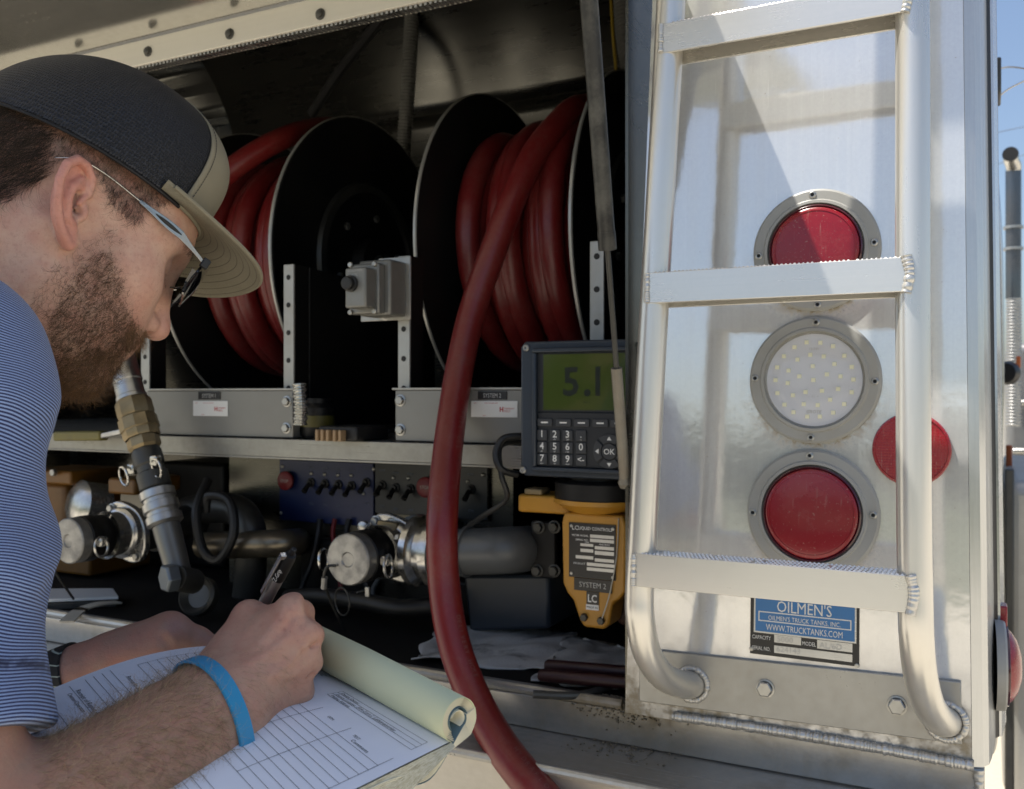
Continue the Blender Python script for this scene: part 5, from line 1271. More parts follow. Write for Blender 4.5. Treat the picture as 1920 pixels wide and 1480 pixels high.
def surface_nets(groups, union_k, h, post=None):
    """groups: list of (lo, hi, func); returns verts, quads. Sparse blocks of 16 cells."""
    NB = 10; bs = NB * h
    lo = np.min([g[0] for g in groups], 0) - 2 * h; hi = np.max([g[1] for g in groups], 0) + 2 * h
    nb = np.ceil((hi - lo) / bs).astype(int)
    def ev(p, sel=None):
        d = np.full(len(p), 1.0, p.dtype)
        pl, ph = p.min(0) - .02, p.max(0) + .02
        for (a, b, f) in groups:
            if np.any(ph < a) or np.any(pl > b): continue
            m_ = np.all((p > a - .02) & (p < b + .02), 1)
            if not m_.any(): continue
            if m_.all(): d = smin(d, f(p), union_k)
            else: d[m_] = smin(d[m_], f(p[m_]), union_k)
        return d
    ii = np.stack(np.meshgrid(*[np.arange(n) for n in nb], indexing='ij'), -1).reshape(-1, 3)
    cen = lo + (ii + .5) * bs
    dc = np.concatenate([ev(c) for c in np.array_split(cen, max(1, len(cen) // 40000))])
    act = ii[np.abs(dc) < bs * 1.05]
    S_ = NB + 2
    loc = np.stack(np.meshgrid(*[np.arange(-1, NB + 1)] * 3, indexing='ij'), -1).reshape(-1, 3)
    big = (nb * NB + 4).astype(np.int64)
    gid = lambda c: ((c[..., 0] + 1) * big[1] + (c[..., 1] + 1)) * big[2] + (c[..., 2] + 1)
    V = []; G = []; Q = []
    offs = np.array([(a, b, c) for a in (0, 1) for b in (0, 1) for c in (0, 1)])
    edges = [(i, j) for i in range(8) for j in range(i + 1, 8) if np.abs(offs[i] - offs[j]).sum() == 1]
    def work(chunk):
        V = []; G = []; Q = []
        org = chunk * NB
        pts = (lo + (org[:, None, :] + loc[None]) * h).astype(np.float32)
        d = ev(pts.reshape(-1, 3)).reshape(len(chunk), S_, S_, S_)
        s = d < 0
        # cells
        cs = [s[:, o[0]:S_ - 1 + o[0], o[1]:S_ - 1 + o[1], o[2]:S_ - 1 + o[2]] for o in offs]
        any_ = np.logical_or.reduce(cs); all_ = np.logical_and.reduce(cs)
        bi, x, y, z = np.nonzero(any_ & ~all_)
        if len(bi) == 0: return V, G, Q
        dv = np.stack([d[bi, x + o[0], y + o[1], z + o[2]] for o in offs], 1)
        acc = np.zeros((len(bi), 3)); cnt = np.zeros(len(bi))
        for i, j in edges:
            a, b = dv[:, i], dv[:, j]; m_ = (a < 0) != (b < 0)
            t = np.where(m_, a / np.where(m_, a - b, 1), 0)
            pt = offs[i] + t[:, None] * (offs[j] - offs[i])
            acc += np.where(m_[:, None], pt, 0); cnt += m_
        cell = np.stack([x, y, z], 1) - 1 + org[bi]
        V.append(lo + (cell + acc / cnt[:, None]) * h); G.append(gid(cell))
        # quads: sample edges owned by the block (index 1..NB)
        for ax in range(3):
            u, w_ = (ax + 1) % 3, (ax + 2) % 3
            e = np.zeros(3, int); e[ax] = 1
            a_ = s[:, 1:NB + 1, 1:NB + 1, 1:NB + 1]
            b_ = s[:, 1 + e[0]:NB + 1 + e[0], 1 + e[1]:NB + 1 + e[1], 1 + e[2]:NB + 1 + e[2]]
            bi, x, y, z = np.nonzero(a_ != b_)
            if len(bi) == 0: continue
            c = np.stack([x, y, z], 1) + org[bi]
            eu = np.zeros(3, int); eu[u] = 1; ew = np.zeros(3, int); ew[w_] = 1
            q = np.stack([gid(c - eu - ew), gid(c - ew), gid(c), gid(c - eu)], 1)
            fl = a_[bi, x, y, z]
            q[~fl] = q[~fl][:, ::-1]
            Q.append(q)
        return V, G, Q
    from concurrent.futures import ThreadPoolExecutor
    with ThreadPoolExecutor(4) as ex_:
        for v_, g_, q_ in ex_.map(work, np.array_split(act, max(1, len(act) // 150))): V += v_; G += g_; Q += q_
    V = np.concatenate(V); G = np.concatenate(G); Q = np.concatenate(Q)
    ug, idx, = np.unique(G, return_index=True)
    V = V[idx]
    q = np.searchsorted(ug, Q)
    q = np.clip(q, 0, len(ug) - 1)
    ok = (ug[q] == Q).all(1)
    return V, q[ok]
def np_mesh(name, V, Q):
    me = bpy.data.meshes.new(name)
    me.vertices.add(len(V)); me.vertices.foreach_set('co', V.astype(np.float32).ravel())
    n = Q.shape[1]
    me.loops.add(Q.size); me.loops.foreach_set('vertex_index', Q.astype(np.int32).ravel())
    me.polygons.add(len(Q)); me.polygons.foreach_set('loop_start', np.arange(0, Q.size, n, dtype=np.int32))
    me.update(calc_edges=True); me.validate()
    return me
def vnormals(V, Q):
    a = V[Q[:, 2]] - V[Q[:, 0]]; b = V[Q[:, 3]] - V[Q[:, 1]]
    fn = np.cross(a, b); n = np.zeros_like(V)
    for k in range(4): np.add.at(n, Q[:, k], fn)
    return n / (np.linalg.norm(n, axis=1)[:, None] + 1e-12)
def in_poly(px, py, poly):
    r_ = np.zeros(len(px), bool); n = len(poly); j = n - 1
    for i in range(n):
        xi, yi = poly[i]; xj, yj = poly[j]
        c = ((yi > py) != (yj > py)) & (px < (xj - xi) * (py - yi) / (yj - yi + 1e-12) + xi)
        r_ ^= c; j = i
    return r_
def pix(P): return 960 + F * P[..., 0] / P[..., 1], 740 - F * P[..., 2] / P[..., 1]

# ---- head frame (f forward, l to his left, u up), origin between the ear holes
PSI, TH = R(38), R(32)
Fv = np.array([math.cos(TH) * math.cos(PSI), math.cos(TH) * math.sin(PSI), -math.sin(TH)])
Lv = np.array([-math.sin(PSI), math.cos(PSI), 0.0])
Uv = np.array([math.sin(TH) * math.cos(PSI), math.sin(TH) * math.sin(PSI), math.cos(TH)])
HM = np.stack([Fv, Lv, Uv])                   # rows
H0 = Cp(150, 392, .755) + .073 * Lv
def to_head(P): return (P - H0.astype(P.dtype)) @ HM.T.astype(P.dtype)
def from_head(q): return H0 + np.asarray(q, float) @ HM
def head_px(px, py, l):
    """head-local point seen at a pixel on the plane l = const"""
    r = np.array([(px - 960) / F, 1.0, (740 - py) / F])
    t = (l - to_head(np.zeros(3))[1]) / (HM[1] @ r)
    return to_head(r * t)

e_up = np.array([-.36, 0, .933]); _c, _s = math.cos(R(32)), math.sin(R(32))
e_bk = np.array([-.933 * _c, _s, -.36 * _c]); e_n = np.cross(e_up, e_bk); e_n = e_n if e_n[1] > 0 else -e_n
EA = np.stack([e_bk, e_up, e_n])
def head_sdf(P):
    q = to_head(P); q = q.copy(); sgn = q[:, 1] < 0; q[:, 1] = np.abs(q[:, 1])
    d = s_ell(q, (-.006, 0, .046), (.099, .076, .086))                      # cranium
    d = smin(d, s_ell(q, (.040, 0, .03), (.060, .062, .07)), .03)           # forehead
    d = smin(d, s_ell(q, (.042, 0, -.020), (.056, .060, .078)), .03)        # mid face
    d = smin(d, s_cap(q, (.010, .050, -.058), (.080, .013, -.098), .018, .018), .035)   # jaw
    d = smin(d, s_ell(q, (.084, 0, -.098), (.021, .024, .018)), .02)        # chin
    d = smin(d, s_ell(q, (.060, .044, -.016), (.030, .022, .022)), .022)    # cheekbone
    d = smin(d, s_ell(q, (.070, .030, -.045), (.026, .022, .026)), .025)    # cheek
    d = smin(d, s_ell(q, (.082, 0, -.056), (.027, .032, .032)), .022)       # muzzle
    d = smin(d, s_cap(q, (.089, .006, .034), (.070, .046, .033), .013, .010), .016)     # brow
    d = smax(d, -s_ell(q, (.101, .034, .012), (.017, .019, .014)), .014)    # eye socket
    d = smin(d, s_ell(q, (.0785, .033, .011), (.0135, .015, .0125)), .004)  # lid and ball
    d = smax(d, -s_cap(q, (.0955, .022, .0045), (.088, .045, .004), .0012, .0010), .003)  # lid crease
    d = smin(d, s_cap(q, (.093, 0, .024), (.1125, 0, -.021), .0080, .0100), .012)         # bridge
    d = smin(d, s_ell(q, (.1165, 0, -.0310), (.0130, .0128, .0125)), .007)   # tip
    d = smin(d, s_ell(q, (.1030, .0145, -.0345), (.0125, .0090, .0098)), .004)           # ala
    d = smax(d, -s_ell(q, (.1065, .0122, -.0430), (.0078, .0055, .0068)), .0025)          # nostril
    d = smin(d, s_ell(q, (.1015, .0, -.0565), (.0105, .020, .0058)), .007)  # upper lip
    d = smin(d, s_ell(q, (.0995, .0, -.0665), (.0105, .018, .0062)), .006)  # lower lip
    d = smax(d, -s_cap(q, (.1125, 0, -.0615), (.097, .024, -.0605), .0012, .0008), .003)
    # ear
    m_ = (np.abs(q[:, 0] + .014) < .05) & (np.abs(q[:, 2] - .002) < .06) & (q[:, 1] > .05)
    if m_.any():
        e = (q[m_] - np.array([.000, .0735, .000], q.dtype)) @ EA.T.astype(q.dtype)
        hel = [((.006, .003, .0035), .0024), ((-.0015, .013, .004), .0032), ((-.001, .025, .005), .0036), ((.007, .0335, .0055), .0038), ((.018, .0345, .0062), .0040), ((.0275, .027, .007), .0040),
               ((.0315, .013, .0072), .0038), ((.029, -.003, .0066), .0036), ((.0225, -.017, .0055), .0036), ((.0145, -.027, .0042), .0040), ((.006, -.033, .003), .0042), ((-.0005, -.029, .001), .0036)]
        de = s_ell(e, (.0145, .004, .0008), (.0165, .0295, .0036))
        de = smin(de, s_ell(e, (.006, -.0255, .0014), (.0085, .0095, .0042)), .004)
        de = smax(de, -s_ell(e, (.0095, .0012, .0056), (.0100, .0138, .0088)), .003)
        de = smax(de, -s_cap(e, (.006, .0275, .0060), (.024, .016, .0072), .0044, .0034), .0025)
        de = smin(de, s_chain(e, hel), .0032)
        de = smin(de, s_chain(e, [((.0085, .0215, .0038), .0030), ((.0165, .0125, .005), .0036), ((.0185, .001, .0052), .0038), ((.015, -.0115, .0046), .0036), ((.0075, -.0165, .0036), .0034)]), .0035)
        de = smin(de, s_cap(e, (.0165, .0125, .0048), (.004, .0165, .0032), .0030, .0022), .003)
        de = smin(de, s_ell(e, (-.0012, -.003, .0030), (.0042, .0072, .0042)), .004)
        de = smax(de, -s_cap(e, (.0042, -.004, .004), (.002, -.004, -.008), .0028, .0022), .002)
        d[m_] = smin(d[m_], de, .006)
    return d
NECK0 = from_head((-.026, 0, -.040)); NB_ = np.array([-.50, .785, .015]); SHR = Cp(-140, 715, .62); SHL = np.array([-.63, .95, -.04])
def neck_sdf(P):
    d = s_cap(P, NECK0, NB_, .058, .064)
    d = smin(d, s_cap(P, from_head((.03, 0, -.08)), NB_ + np.array([.035, .03, -.03]), .030, .045), .04)
    d = smin(d, s_cap(P, from_head((-.012, -.058, -.02)), NB_ + np.array([.07, -.02, -.05]), .012, .014), .03)
    # slim core under the shirt that joins head and arms
    d = smin(d, s_cap(P, NB_, SHR + np.array([-.02, 0, 0]), .05, .045), .04)
    d = smin(d, s_cap(P, NB_, SHL, .05, .045), .04)
    return d
ELB = Cp(-95, 1690, .50)
def arm_sdf(P):
    d = s_chain(P, [(SHR, .045), (SHR * .5 + ELB * .5, .040), (ELB, .043)], .02)
    d = smin(d, s_chain(P, [(ELB, .045), (Cp(150, 1532, .56), .0460), (Cp(285, 1440, .598), .0420), (Cp(366, 1374, .622), .0358), (Cp(418, 1330, .638), .0312)], .02), .02)
    return d
def fing(P, pts, k=.006): return s_chain(P, [(Cp(*p[:3]), p[3]) for p in pts], k)
RH = dict(
    index=[(549, 1146, .669, .0108), (564, 1150, .708, .0096), (545, 1172, .728, .0086), (486, 1190, .722, .0074)],
    middle=[(574, 1190, .665, .0116), (582, 1192, .709, .0098), (566, 1204, .731, .0088), (500, 1213, .722, .0076)],
    ring=[(573, 1234, .665, .0110), (578, 1234, .706, .0094), (562, 1232, .725, .0084), (516, 1230, .714, .0072)],
    pinky=[(554, 1282, .669, .0104), (560, 1266, .697, .0084), (548, 1247, .711, .0076), (512, 1242, .702, .0066)],
    thumb=[(418, 1248, .662, .0165), (468, 1160, .686, .0125), (492, 1168, .722, .0110), (470, 1198, .744, .0086)])
def rhand_sdf(P):
    wr = Cp(418, 1326, .638)
    d = s_cap(P, wr, Cp(450, 1296, .652), .029, .024)
    for nm, base, r0 in (('index', (432, 1268, .655), .016), ('middle', (438, 1290, .648), .0165), ('ring', (442, 1318, .648), .0165), ('pinky', (448, 1340, .654), .016)):
        d = smin(d, s_cap(P, Cp(*base), Cp(*RH[nm][0][:3]), r0, RH[nm][0][3] * .98), .014)
    d = smin(d, s_ell(P, Cp(515, 1232, .676), (.031, .017, .027)), .02)                    # palm
    d = smin(d, s_cap(P, Cp(455, 1345, .658), Cp(548, 1300, .674), .0175, .0125), .014)     # little finger edge
    d = smin(d, s_cap(P, Cp(440, 1232, .668), Cp(515, 1168, .678), .015, .011), .014)       # first web
    th = fing(P, RH['thumb'], .006); d = smin(d, th, .010)
    for nm in ('index', 'middle', 'ring', 'pinky'):
        a = RH[nm][0]
        d = smin(d, s_ell(P, Cp(*a[:3]) + np.array([.001, -.002, .001]), (a[3] * 1.12,) * 3), .006)   # knuckle
        d = smin(d, fing(P, RH[nm], .004), .0045)
    # tendons fanning over the back, slight hollows between knuckles
    for nm, base in (('index', (455, 1262, .640)), ('middle', (455, 1282, .634)), ('ring', (460, 1300, .634))):
        a = RH[nm][0]
        d = smin(d, s_cap(P, Cp(*base), Cp(a[0] - 4, a[1], a[2] - .0105), .0025, .0032), .010)
    for (a, b) in (((584, 1150, .655), (560, 1170, .651)), ((598, 1206, .655), (570, 1216, .652)), ((586, 1262, .657), (556, 1268, .656))):
        d = smax(d, -s_cap(P, Cp(*a), Cp(*b), .0010, .0006), .004)
    for (a, r_) in ((Cp(604, 1138, .672), .0105), (Cp(618, 1207, .674), .0090), (Cp(606, 1262, .676), .0075)):
        d = smax(d, -(np.linalg.norm(P - a.astype(P.dtype), axis=1) - r_), .012)
    return d
def surf(px, py, f, y0=.55, y1=.72):
    ys = np.linspace(y0, y1, 400); P = np.stack([Cp(px, py, y) for y in ys]); d = f(P); i = np.argmax(d < 0)
    return Cp(px, py, ys[i])
VEINS = [[(452, 1300), (480, 1272), (512, 1262), (540, 1246), (566, 1212)], [(512, 1262), (536, 1268), (556, 1262)], [(448, 1268), (478, 1240), (508, 1222), (540, 1196), (556, 1168)], [(470, 1330), (500, 1310), (530, 1300)]]
_base_hand = rhand_sdf
_vp = [[(surf(x, y, _base_hand) + np.array([0, .0004, 0]), .0015) for x, y in v] for v in VEINS]
_cr = [[(surf(x, y, _base_hand), .0006) for x, y in v] for v in ([(540, 1128), (548, 1140), (552, 1156)], [(566, 1172), (572, 1186), (572, 1202)], [(566, 1222), (572, 1236), (570, 1248)], [(432, 1282), (446, 1312), (452, 1345)], [(440, 1280), (455, 1310), (462, 1345)])]
def rhand_sdf(P):
    d = _base_hand(P)
    for v in _vp: d = smin(d, s_chain(P, v, .002), .0045)
    for v in _cr: d = smax(d, -s_chain(P, v, .001), .003)
    return d
LH = dict(thumb=[(215, 1238, .742, .0195), (318, 1188, .748, .0158), (368, 1206, .762, .0118), (415, 1228, .768, .0092)])
def lhand_sdf(P):
    d = s_chain(P, [(np.array([-.56, .93, -.10]), .04), (Cp(-190, 1440, .84), .040), (Cp(0, 1345, .775), .033), (Cp(125, 1290, .742), .0225), (Cp(175, 1266, .742), .0225)], .02)
    d = smin(d, s_cap(P, Cp(165, 1270, .744), Cp(300, 1228, .757), .0225, .0230), .02)
    d = smin(d, s_ell(P, Cp(268, 1228, .746), (.030, .019, .019)), .018)
    d = smin(d, fing(P, LH['thumb'], .008), .012)
    for k in range(4):
        a, b = Cp(318 + 6 * k, 1226 + 6 * k, .764 + .004 * k), Cp(392 - 8 * k, 1228 + 10 * k, .786)
        d = smin(d, s_chain(P, [(a, .0135), (b, .0098), (Cp(424 - 9 * k, 1256 + 9 * k, .796), .0088), (Cp(408 - 9 * k, 1290 + 8 * k, .786), .0078)], .006), .006)
    d = smax(d, -s_chain(P, [(Cp(333, 1180, .730), .0016), (Cp(343, 1206, .732), .0018), (Cp(356, 1236, .742), .0016)]), .006)
    d = smax(d, -s_chain(P, [(Cp(302, 1196, .727), .0010), (Cp(330, 1222, .730), .0014), (Cp(350, 1240, .738), .0014)]), .006)
    return d
hb = lambda c, r: (np.asarray(c) - r, np.asarray(c) + r)
hc = from_head((.01, 0, .0))
groups = [(*hb(hc, .165), head_sdf),
          (np.array([-.72, .52, -.20]), np.array([-.30, 1.03, .20]), neck_sdf),
          (np.minimum(SHR, ELB) - .06, np.maximum(np.maximum(SHR, ELB), Cp(440, 1300, .66)) + .06, arm_sdf),
          (Cp(380, 1420, .60) + np.array([-.02, -.02, -.02]), Cp(660, 1090, .76) + np.array([.02, .02, .02]), rhand_sdf),
          (np.array([-.70, .66, -.46]), np.array([-.20, 1.0, -.05]), lhand_sdf)]
BV, BQ = surface_nets(groups, .018, .00165)
BN = vnormals(BV, BQ)
# relax once for a calmer surface
def relax(V, Q, w=.5):
    acc = np.zeros_like(V); cnt = np.zeros(len(V))
    for a, b in ((0, 1), (1, 2), (2, 3), (3, 0)):
        np.add.at(acc, Q[:, a], V[Q[:, b]]); np.add.at(cnt, Q[:, a], 1)
        np.add.at(acc, Q[:, b], V[Q[:, a]]); np.add.at(cnt, Q[:, b], 1)
    return V * (1 - w) + w * acc / np.maximum(cnt, 1)[:, None]
BV = relax(BV, BQ, .45)
BN = vnormals(BV, BQ)

def lerp3(a, b, t): return a + (b - a) * t[:, None]
bq = to_head(BV); px_, py_ = pix(BV)
hd_ = np.clip(1 - (np.linalg.norm(BV - hc, axis=1) - .15) / .06, 0, 1)
skin = np.tile(np.array([.50, .30, .21]), (len(BV), 1))
skin = lerp3(skin, np.array([.62, .40, .30]), hd_)
al = np.abs(bq[:, 1])
earm = np.clip((al - .0765) / .005, 0, 1) * (np.abs(bq[:, 0] + .014) < .04) * (bq[:, 2] < .042) * hd_
skin = lerp3(skin, np.array([.62, .27, .21]), earm * .8)
nosem = np.exp(-((bq[:, 0] - .117) ** 2 + bq[:, 1] ** 2 + (bq[:, 2] + .026) ** 2) / .018 ** 2) * hd_
skin = lerp3(skin, np.array([.62, .29, .22]), nosem * .7)
chm = np.exp(-((bq[:, 0] - .07) ** 2 + (al - .05) ** 2 + (bq[:, 2] + .03) ** 2) / .028 ** 2) * hd_
skin = lerp3(skin, np.array([.62, .33, .24]), chm * .6)
arm_t = np.clip((.655 - BV[:, 1]) / .03, 0, 1) * (1 - hd_) * np.clip((-.03 - (px_ - 430) * .001), 0, 1) * 20
skin = lerp3(skin, np.array([.42, .245, .16]), np.clip(arm_t, 0, 1) * .8)
lhm = np.exp(-((BV - Cp(250, 1240, .75)) ** 2).sum(1) / .09 ** 2)
skin = lerp3(skin, np.array([.36, .215, .165]), np.clip(lhm * 1.3, 0, 1))  # left hand toned darker to stand for its shading
lip = np.exp(-(((bq[:, 0] - .106) / .012) ** 2 + (bq[:, 1] / .02) ** 2 + ((bq[:, 2] + .0615) / .009) ** 2)) * hd_
skin = lerp3(skin, np.array([.42, .16, .13]), lip * .8)
kn = sum(np.exp(-((BV - Cp(*RH[n][0][:3])) ** 2).sum(1) / .013 ** 2) for n in ('index', 'middle', 'ring', 'pinky'))
skin = lerp3(skin, np.array([.52, .25, .18]), np.clip(kn, 0, 1) * .6)
for (mx, my, Y_) in ((524, 1164, .655), (533, 1181, .652)):
    sp = np.exp(-((px_ - mx) ** 2 + (py_ - my) ** 2) / 3.2 ** 2) * (BV[:, 1] < .68); skin = lerp3(skin, np.array([.14, .07, .05]), sp * .8)
m, nt, out = mat_nodes('skin')
b = N(nt, 'ShaderNodeBsdfPrincipled'); L(nt, b.outputs[0], out.inputs[0])
at = N(nt, 'ShaderNodeAttribute', attribute_name='tone'); v = coords(nt)
mot = noise(nt, v, 60, 5, .6); por = noise(nt, v, 900, 3, .6); cre = noise(nt, coords(nt), 260, 4, .7)
c = mixc(nt, ramp(nt, mot, [(.35, 0), (.7, .45)]), at.outputs['Color'], (.48, .18, .13))
c = mixc(nt, ramp(nt, cre, [(.50, 0), (.72, .34)]), c, (.32, .15, .11))
fr_ = ramp(nt, noise(nt, v, 420, 3, .6), [(.66, 0), (.72, .35)]); c = mixc(nt, fr_, c, (.26, .11, .07))
L(nt, c, b.inputs['Base Color']); b.inputs['Subsurface Weight'].default_value = .13
b.inputs['Subsurface Radius'].default_value = (.010, .004, .002); b.inputs['Subsurface Scale'].default_value = .4
L(nt, math_(nt, 'MULTIPLY_ADD', por, .2, .36), b.inputs['Roughness']); b.inputs['Specular IOR Level'].default_value = .45
bp = N(nt, 'ShaderNodeBump', Strength=.6, Distance=.0007); L(nt, math_(nt, 'MULTIPLY_ADD', por, .5, cre), bp.inputs['Height']); L(nt, bp.outputs[0], b.inputs['Normal'])
MT['skin'] = m
me = np_mesh('person', cam_to_world(BV), BQ)
ca_ = me.color_attributes.new('tone', 'FLOAT_COLOR', 'POINT')
ca_.data.foreach_set('color', np.concatenate([skin, np.ones((len(skin), 1))], 1).astype(np.float32).ravel())
person = link_mesh('person', me, MT['skin'], None, angle=180)
tag(person, 'bearded man in striped shirt and dark cap leaning over to write on a pad', 'person')

# ---- shirt
SLV = Cp(-142, 1402, .545)                         # centre of the sleeve hem
def shirt_sdf(P):
    axd = SLV - SHR; ln_ = np.linalg.norm(axd); axd = axd / ln_
    t = (P - SHR) @ axd
    d = s_cap(P, SHR, SLV + axd * .05, .0735, .0695)
    d = smin(d, s_cap(P, NB_ + np.array([-.01, 0, -.045]), SHR + np.array([-.02, .0, .0]), .058, .066), .06)
    d = smin(d, s_cap(P, NB_ + np.array([-.01, 0, -.045]), SHL, .058, .07), .06)
    d = smin(d, s_cap(P, SHL, np.array([-.60, .95, -.28]), .075, .07), .04)
    d = smin(d, s_ell(P, np.array([-.60, .80, -.22]), (.115, .17, .27), np.array([[math.cos(PSI), math.sin(PSI), 0], [-math.sin(PSI), math.cos(PSI), 0], [0, 0, 1]])), .06)
    d = smin(d, s_ell(P, np.array([-.66, .82, -.55]), (.12, .16, .25), np.array([[math.cos(PSI), math.sin(PSI), 0], [-math.sin(PSI), math.cos(PSI), 0], [0, 0, 1]])), .06)
    # folds
    w = P[:, 0] * 40 + P[:, 2] * 26 + 1.4 * np.sin(P[:, 2] * 21 + P[:, 1] * 30)
    fold = np.sin(P[:, 0] * 62 + P[:, 2] * 38 + 2.2 * np.sin(P[:, 2] * 15 + 1))
    d = d - .0045 * np.maximum(fold, 0) ** 2 * np.clip((t + .05) / .1, 0, 1)
    d = d - .0055 * np.sin(w) * np.clip((t + .02) / .1, 0, 1) - .0016 * np.sin(P[:, 2] * 75 + P[:, 0] * 30 + P[:, 1] * 20)
    d = smax(d, (P - SLV) @ axd, .002)                              # sleeve hem
    d = smax(d, -(np.linalg.norm(P - NB_ - np.array([.02, .0, .055]), axis=1) - .088), .006)     # neck opening
    return d
SV, SQ = surface_nets([(np.array([-.84, .46, -.84]), np.array([-.24, 1.10, .16]), shirt_sdf)], 0, .0042)
SV = relax(SV, SQ, .4)
axd = (SLV - SHR) / np.linalg.norm(SLV - SHR)
tsl = (SV - SHR) @ axd
top = np.clip((.10 - tsl) / .20, 0, 1)
# stripes run round the sleeve and bend along the yoke near the neck
yoke = np.linalg.norm(SV - NB_ - np.array([.02, 0, .055]), axis=1)
stripe = tsl * (1 - .0 * top) + top ** 2 * (.10 * (SV[:, 0] + .38) + .0) + .004 * np.sin(SV[:, 0] * 30 + SV[:, 2] * 8)
band = (yoke < .104) & (tsl < .05)
stripe = stripe + .0016 * np.sin(SV[:, 0] * 55 + SV[:, 2] * 31 + 2 * np.sin(SV[:, 2] * 17)) + .0012 * np.sin(SV[:, 0] * 110 - SV[:, 2] * 60 + SV[:, 1] * 40)
stripe = np.where(band, yoke * 1.0 + .35 * SV[:, 1] + .2 * SV[:, 0], stripe)
m, nt, out = mat_nodes('striped_knit')
b = N(nt, 'ShaderNodeBsdfPrincipled', Roughness=.8); L(nt, b.outputs[0], out.inputs[0]); b.inputs['Specular IOR Level'].default_value = .2
b.inputs['Sheen Weight'].default_value = .2
at = N(nt, 'ShaderNodeAttribute', attribute_name='stripe')
v = coords(nt)
ph = math_(nt, 'ADD', math_(nt, 'MULTIPLY', at.outputs['Fac'], 2 * math.pi / .0021), math_(nt, 'MULTIPLY', noise(nt, v, 35, 3), 1.2))
s1 = math_(nt, 'MULTIPLY_ADD', math_(nt, 'SINE', ph), .5, .5)
edge = ramp(nt, s1, [(.38, 0), (.62, 1)])
fine = noise(nt, v, 1500, 2)
hem = N(nt, 'ShaderNodeAttribute', attribute_name='hem')
c = mixc(nt, edge, (.022, .028, .085), mixc(nt, fine, (.21, .31, .57), (.33, .43, .69)))
c = mixc(nt, hem.outputs['Fac'], c, (.012, .016, .05))
L(nt, c, b.inputs['Base Color'])
bp = N(nt, 'ShaderNodeBump', Strength=.3, Distance=.0008); L(nt, math_(nt, 'MULTIPLY_ADD', fine, .6, s1), bp.inputs['Height']); L(nt, bp.outputs[0], b.inputs['Normal'])
MT['shirt'] = m
me = np_mesh('shirt', cam_to_world(SV), SQ)
a_ = me.attributes.new('stripe', 'FLOAT', 'POINT'); a_.data.foreach_set('value', stripe.astype(np.float32))
hemv = np.exp(-((tsl - (np.linalg.norm(SLV - SHR) - .034)) / .0022) ** 2)
a_ = me.attributes.new('hem', 'FLOAT', 'POINT'); a_.data.foreach_set('value', hemv.astype(np.float32))
link_mesh('shirt', me, MT['shirt'], person, angle=180)
# trousers, out of frame but there when the view moves
def legs_sdf(P):
    hip = np.array([-.68, .83, -.78]); rt = np.array([math.sin(PSI), -math.cos(PSI), 0])
    d = s_ell(P, hip, (.15, .17, .15))
    for s in (-1, 1):
        d = smin(d, s_chain(P, [(hip + rt * .09 * s, .095), (hip + rt * .10 * s + np.array([.03, .02, -.42]), .07), (hip + rt * .11 * s + np.array([0, 0, -.80]), .06)], .03), .05)
    return d
TV, TQ = surface_nets([(np.array([-.95, .5, -1.66]), np.array([-.40, 1.15, -.58]), legs_sdf)], 0, .012)
link_mesh('trousers', np_mesh('trousers', cam_to_world(TV), TQ), M_simple('dark_denim', (.03, .04, .07), .9, 0, .2, 80), person, angle=180)

# ---- hair
def strands(name, root, nrm, drc, length, curl, rad, mat, parent, npt=7, lift=.25, seed=0, freq=1.0, tip=.25):
    r_ = np.random.default_rng(seed); n = len(root)
    P = np.zeros((n, npt, 3)); p = root - nrm * .0006; P[:, 0] = p
    d = drc - (drc * nrm).sum(1)[:, None] * nrm; d /= np.linalg.norm(d, axis=1)[:, None] + 1e-9
    d = d * (1 - lift) + nrm * lift + r_.normal(size=(n, 3)) * curl * .35
    d /= np.linalg.norm(d, axis=1)[:, None]
    ln_ = length * (.55 + .75 * r_.random(n))
    axs = r_.normal(size=(n, 3)); axs /= np.linalg.norm(axs, axis=1)[:, None]
    for k in range(1, npt):
        P[:, k] = P[:, k - 1] + d * (ln_ / (npt - 1))[:, None]
        tw = np.cross(axs, d) * (curl * freq * (.5 + r_.random((n, 1))))
        d = d + tw + r_.normal(size=(n, 3)) * curl * .18 - nrm * .05
        d /= np.linalg.norm(d, axis=1)[:, None]
    Wp = cam_to_world(P)
    hc_ = bpy.data.hair_curves.new(name)
    hc_.add_curves([npt] * n)
    hc_.attributes['position'].data.foreach_set('vector', Wp.astype(np.float32).ravel())
    ra = hc_.attributes.get('radius') or hc_.attributes.new('radius', 'FLOAT', 'POINT')
    rr = (rad * (.8 + .4 * r_.random((n, 1))) * np.linspace(1, tip, npt)[None]).astype(np.float32)
    ra.data.foreach_set('value', rr.ravel())
    hc_.materials.append(mat)
    o = bpy.data.objects.new(name, hc_); COL.objects.link(o); set_parent(o, parent)
    return o
def M_hair(name, c0, c1, rough=.45):
    m, nt, out = mat_nodes(name)
    b = N(nt, 'ShaderNodeBsdfPrincipled', Roughness=rough); L(nt, b.outputs[0], out.inputs[0])
    hi_ = N(nt, 'ShaderNodeHairInfo')
    L(nt, mixc(nt, hi_.outputs['Random'], c0, c1), b.inputs['Base Color']); b.inputs['Specular IOR Level'].default_value = .4
    return m
MT['beard'] = M_hair('brown_beard', (.028, .017, .010), (.17, .095, .045))
MT['beardtip'] = M_hair('ginger_beard', (.07, .036, .015), (.34, .19, .08))
MT['hair'] = M_hair('dark_hair', (.012, .009, .007), (.05, .033, .020))
MT['armhair'] = M_hair('fair_arm_hair', (.14, .085, .042), (.58, .42, .24), .4)
ml = from_head(np.stack([bq[:, 0], -np.abs(bq[:, 1]), bq[:, 2]], 1)); mpx, mpy = pix(ml)
